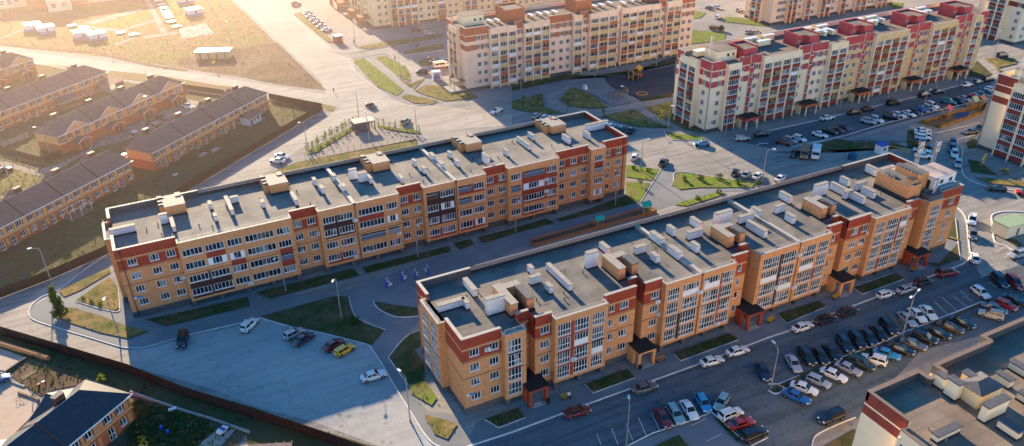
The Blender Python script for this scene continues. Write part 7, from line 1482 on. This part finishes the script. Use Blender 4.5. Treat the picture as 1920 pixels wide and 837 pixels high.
# ------------------------------------------------------------- light, haze and camera
for o in list(SC.objects):
    if 'fixed' in o: del o['fixed']
SUN_EL,SUN_AZ=18.3,88.2
w=bpy.data.worlds.new('World'); SC.world=w; w.use_nodes=True; nt=w.node_tree; bg=nt.nodes['Background']
sky=nt.nodes.new('ShaderNodeTexSky'); sky.sky_type='NISHITA'; sky.sun_disc=False; sky.sun_elevation=rad(SUN_EL); sky.sun_rotation=rad(90-SUN_AZ); sky.air_density=1.; sky.dust_density=.15; sky.ozone_density=5.
hs=nt.nodes.new('ShaderNodeMix'); hs.data_type='RGBA'; hs.blend_type='MULTIPLY'; hs.inputs[0].default_value=1.; hs.inputs[7].default_value=(.36,1.1,1.3,1); nt.links.new(sky.outputs[0],hs.inputs[6]); 
# warm glow added low in the sky, all round, to brighten shaded facades
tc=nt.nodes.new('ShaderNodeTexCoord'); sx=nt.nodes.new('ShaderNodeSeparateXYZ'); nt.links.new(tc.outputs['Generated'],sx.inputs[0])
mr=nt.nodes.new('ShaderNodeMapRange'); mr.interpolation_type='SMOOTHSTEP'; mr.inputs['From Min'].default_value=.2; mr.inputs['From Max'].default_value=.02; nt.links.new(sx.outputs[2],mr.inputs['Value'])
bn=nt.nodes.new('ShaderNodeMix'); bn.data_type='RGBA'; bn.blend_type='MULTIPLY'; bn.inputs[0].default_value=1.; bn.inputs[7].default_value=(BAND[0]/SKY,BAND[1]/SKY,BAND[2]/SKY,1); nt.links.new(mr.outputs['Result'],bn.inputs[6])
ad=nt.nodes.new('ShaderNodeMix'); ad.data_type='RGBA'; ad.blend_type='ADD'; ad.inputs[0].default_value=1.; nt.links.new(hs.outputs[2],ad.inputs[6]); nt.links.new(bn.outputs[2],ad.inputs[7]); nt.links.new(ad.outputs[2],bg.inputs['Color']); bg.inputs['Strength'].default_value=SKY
sd=bpy.data.lights.new('sun','SUN'); sd.energy=SUN; sd.angle=rad(.5); sd.color=(1.,.74,.47); so=bpy.data.objects.new('sun',sd); COL.objects.link(so)
d=Vector((math.cos(rad(SUN_AZ))*math.cos(rad(SUN_EL)),math.sin(rad(SUN_AZ))*math.cos(rad(SUN_EL)),math.sin(rad(SUN_EL)))); so.rotation_euler=d.to_track_quat('Z','Y').to_euler(); so.location=(60,400,150)
if HAZE:
    mb=MB(); mb.prism([(-420,120),(0,135),(62,178),(120,198),(215,214),(330,900),(-420,900)],-4,62)     # the sunlit dust hangs over the fields and the row houses
    me=mb.mesh('haze',[]); hz=bpy.data.objects.new('haze',me); COL.objects.link(hz); struct(hz)
    m=bpy.data.materials.new('haze'); m.use_nodes=True; N=m.node_tree.nodes; N.remove(N['Principled BSDF']); v=N.new('ShaderNodeVolumeScatter'); v.inputs['Density'].default_value=HAZE; v.inputs['Anisotropy'].default_value=.6; v.inputs['Color'].default_value=(1,.74,.6,1); m.node_tree.links.new(v.outputs[0],N['Material Output'].inputs['Volume']); me.materials.append(m)
cd=bpy.data.cameras.new('camera'); co=bpy.data.objects.new('camera',cd); COL.objects.link(co); SC.camera=co
pitch,roll,yaw=.55369764,-.01585961,.46374508
fwd=Vector((math.sin(yaw)*math.cos(pitch),math.cos(yaw)*math.cos(pitch),-math.sin(pitch))); rt=Vector((math.cos(yaw),-math.sin(yaw),0)); up=rt.cross(fwd)
r2=rt*math.cos(roll)+up*math.sin(roll); u2=-rt*math.sin(roll)+up*math.cos(roll)
mx=Matrix((( r2.x,u2.x,-fwd.x,CAM.x),(r2.y,u2.y,-fwd.y,CAM.y),(r2.z,u2.z,-fwd.z,CAM.z),(0,0,0,1))); co.matrix_world=mx
cd.sensor_width=36; cd.lens=1502.29/1920*36; cd.shift_y=(506.06-418.5)/1920; cd.clip_start=1; cd.clip_end=5000
SC.render.resolution_x=1024; SC.render.resolution_y=446
SC.view_settings.view_transform='Standard'; SC.view_settings.look='None'; SC.view_settings.exposure=0; SC.view_settings.gamma=1
SC.cycles.use_denoising=True; SC.cycles.max_bounces=6; SC.cycles.diffuse_bounces=3; SC.cycles.glossy_bounces=3; SC.cycles.transmission_bounces=2; SC.cycles.volume_bounces=0; SC.cycles.caustics_reflective=False; SC.cycles.caustics_refractive=False; SC.cycles.sample_clamp_indirect=4.
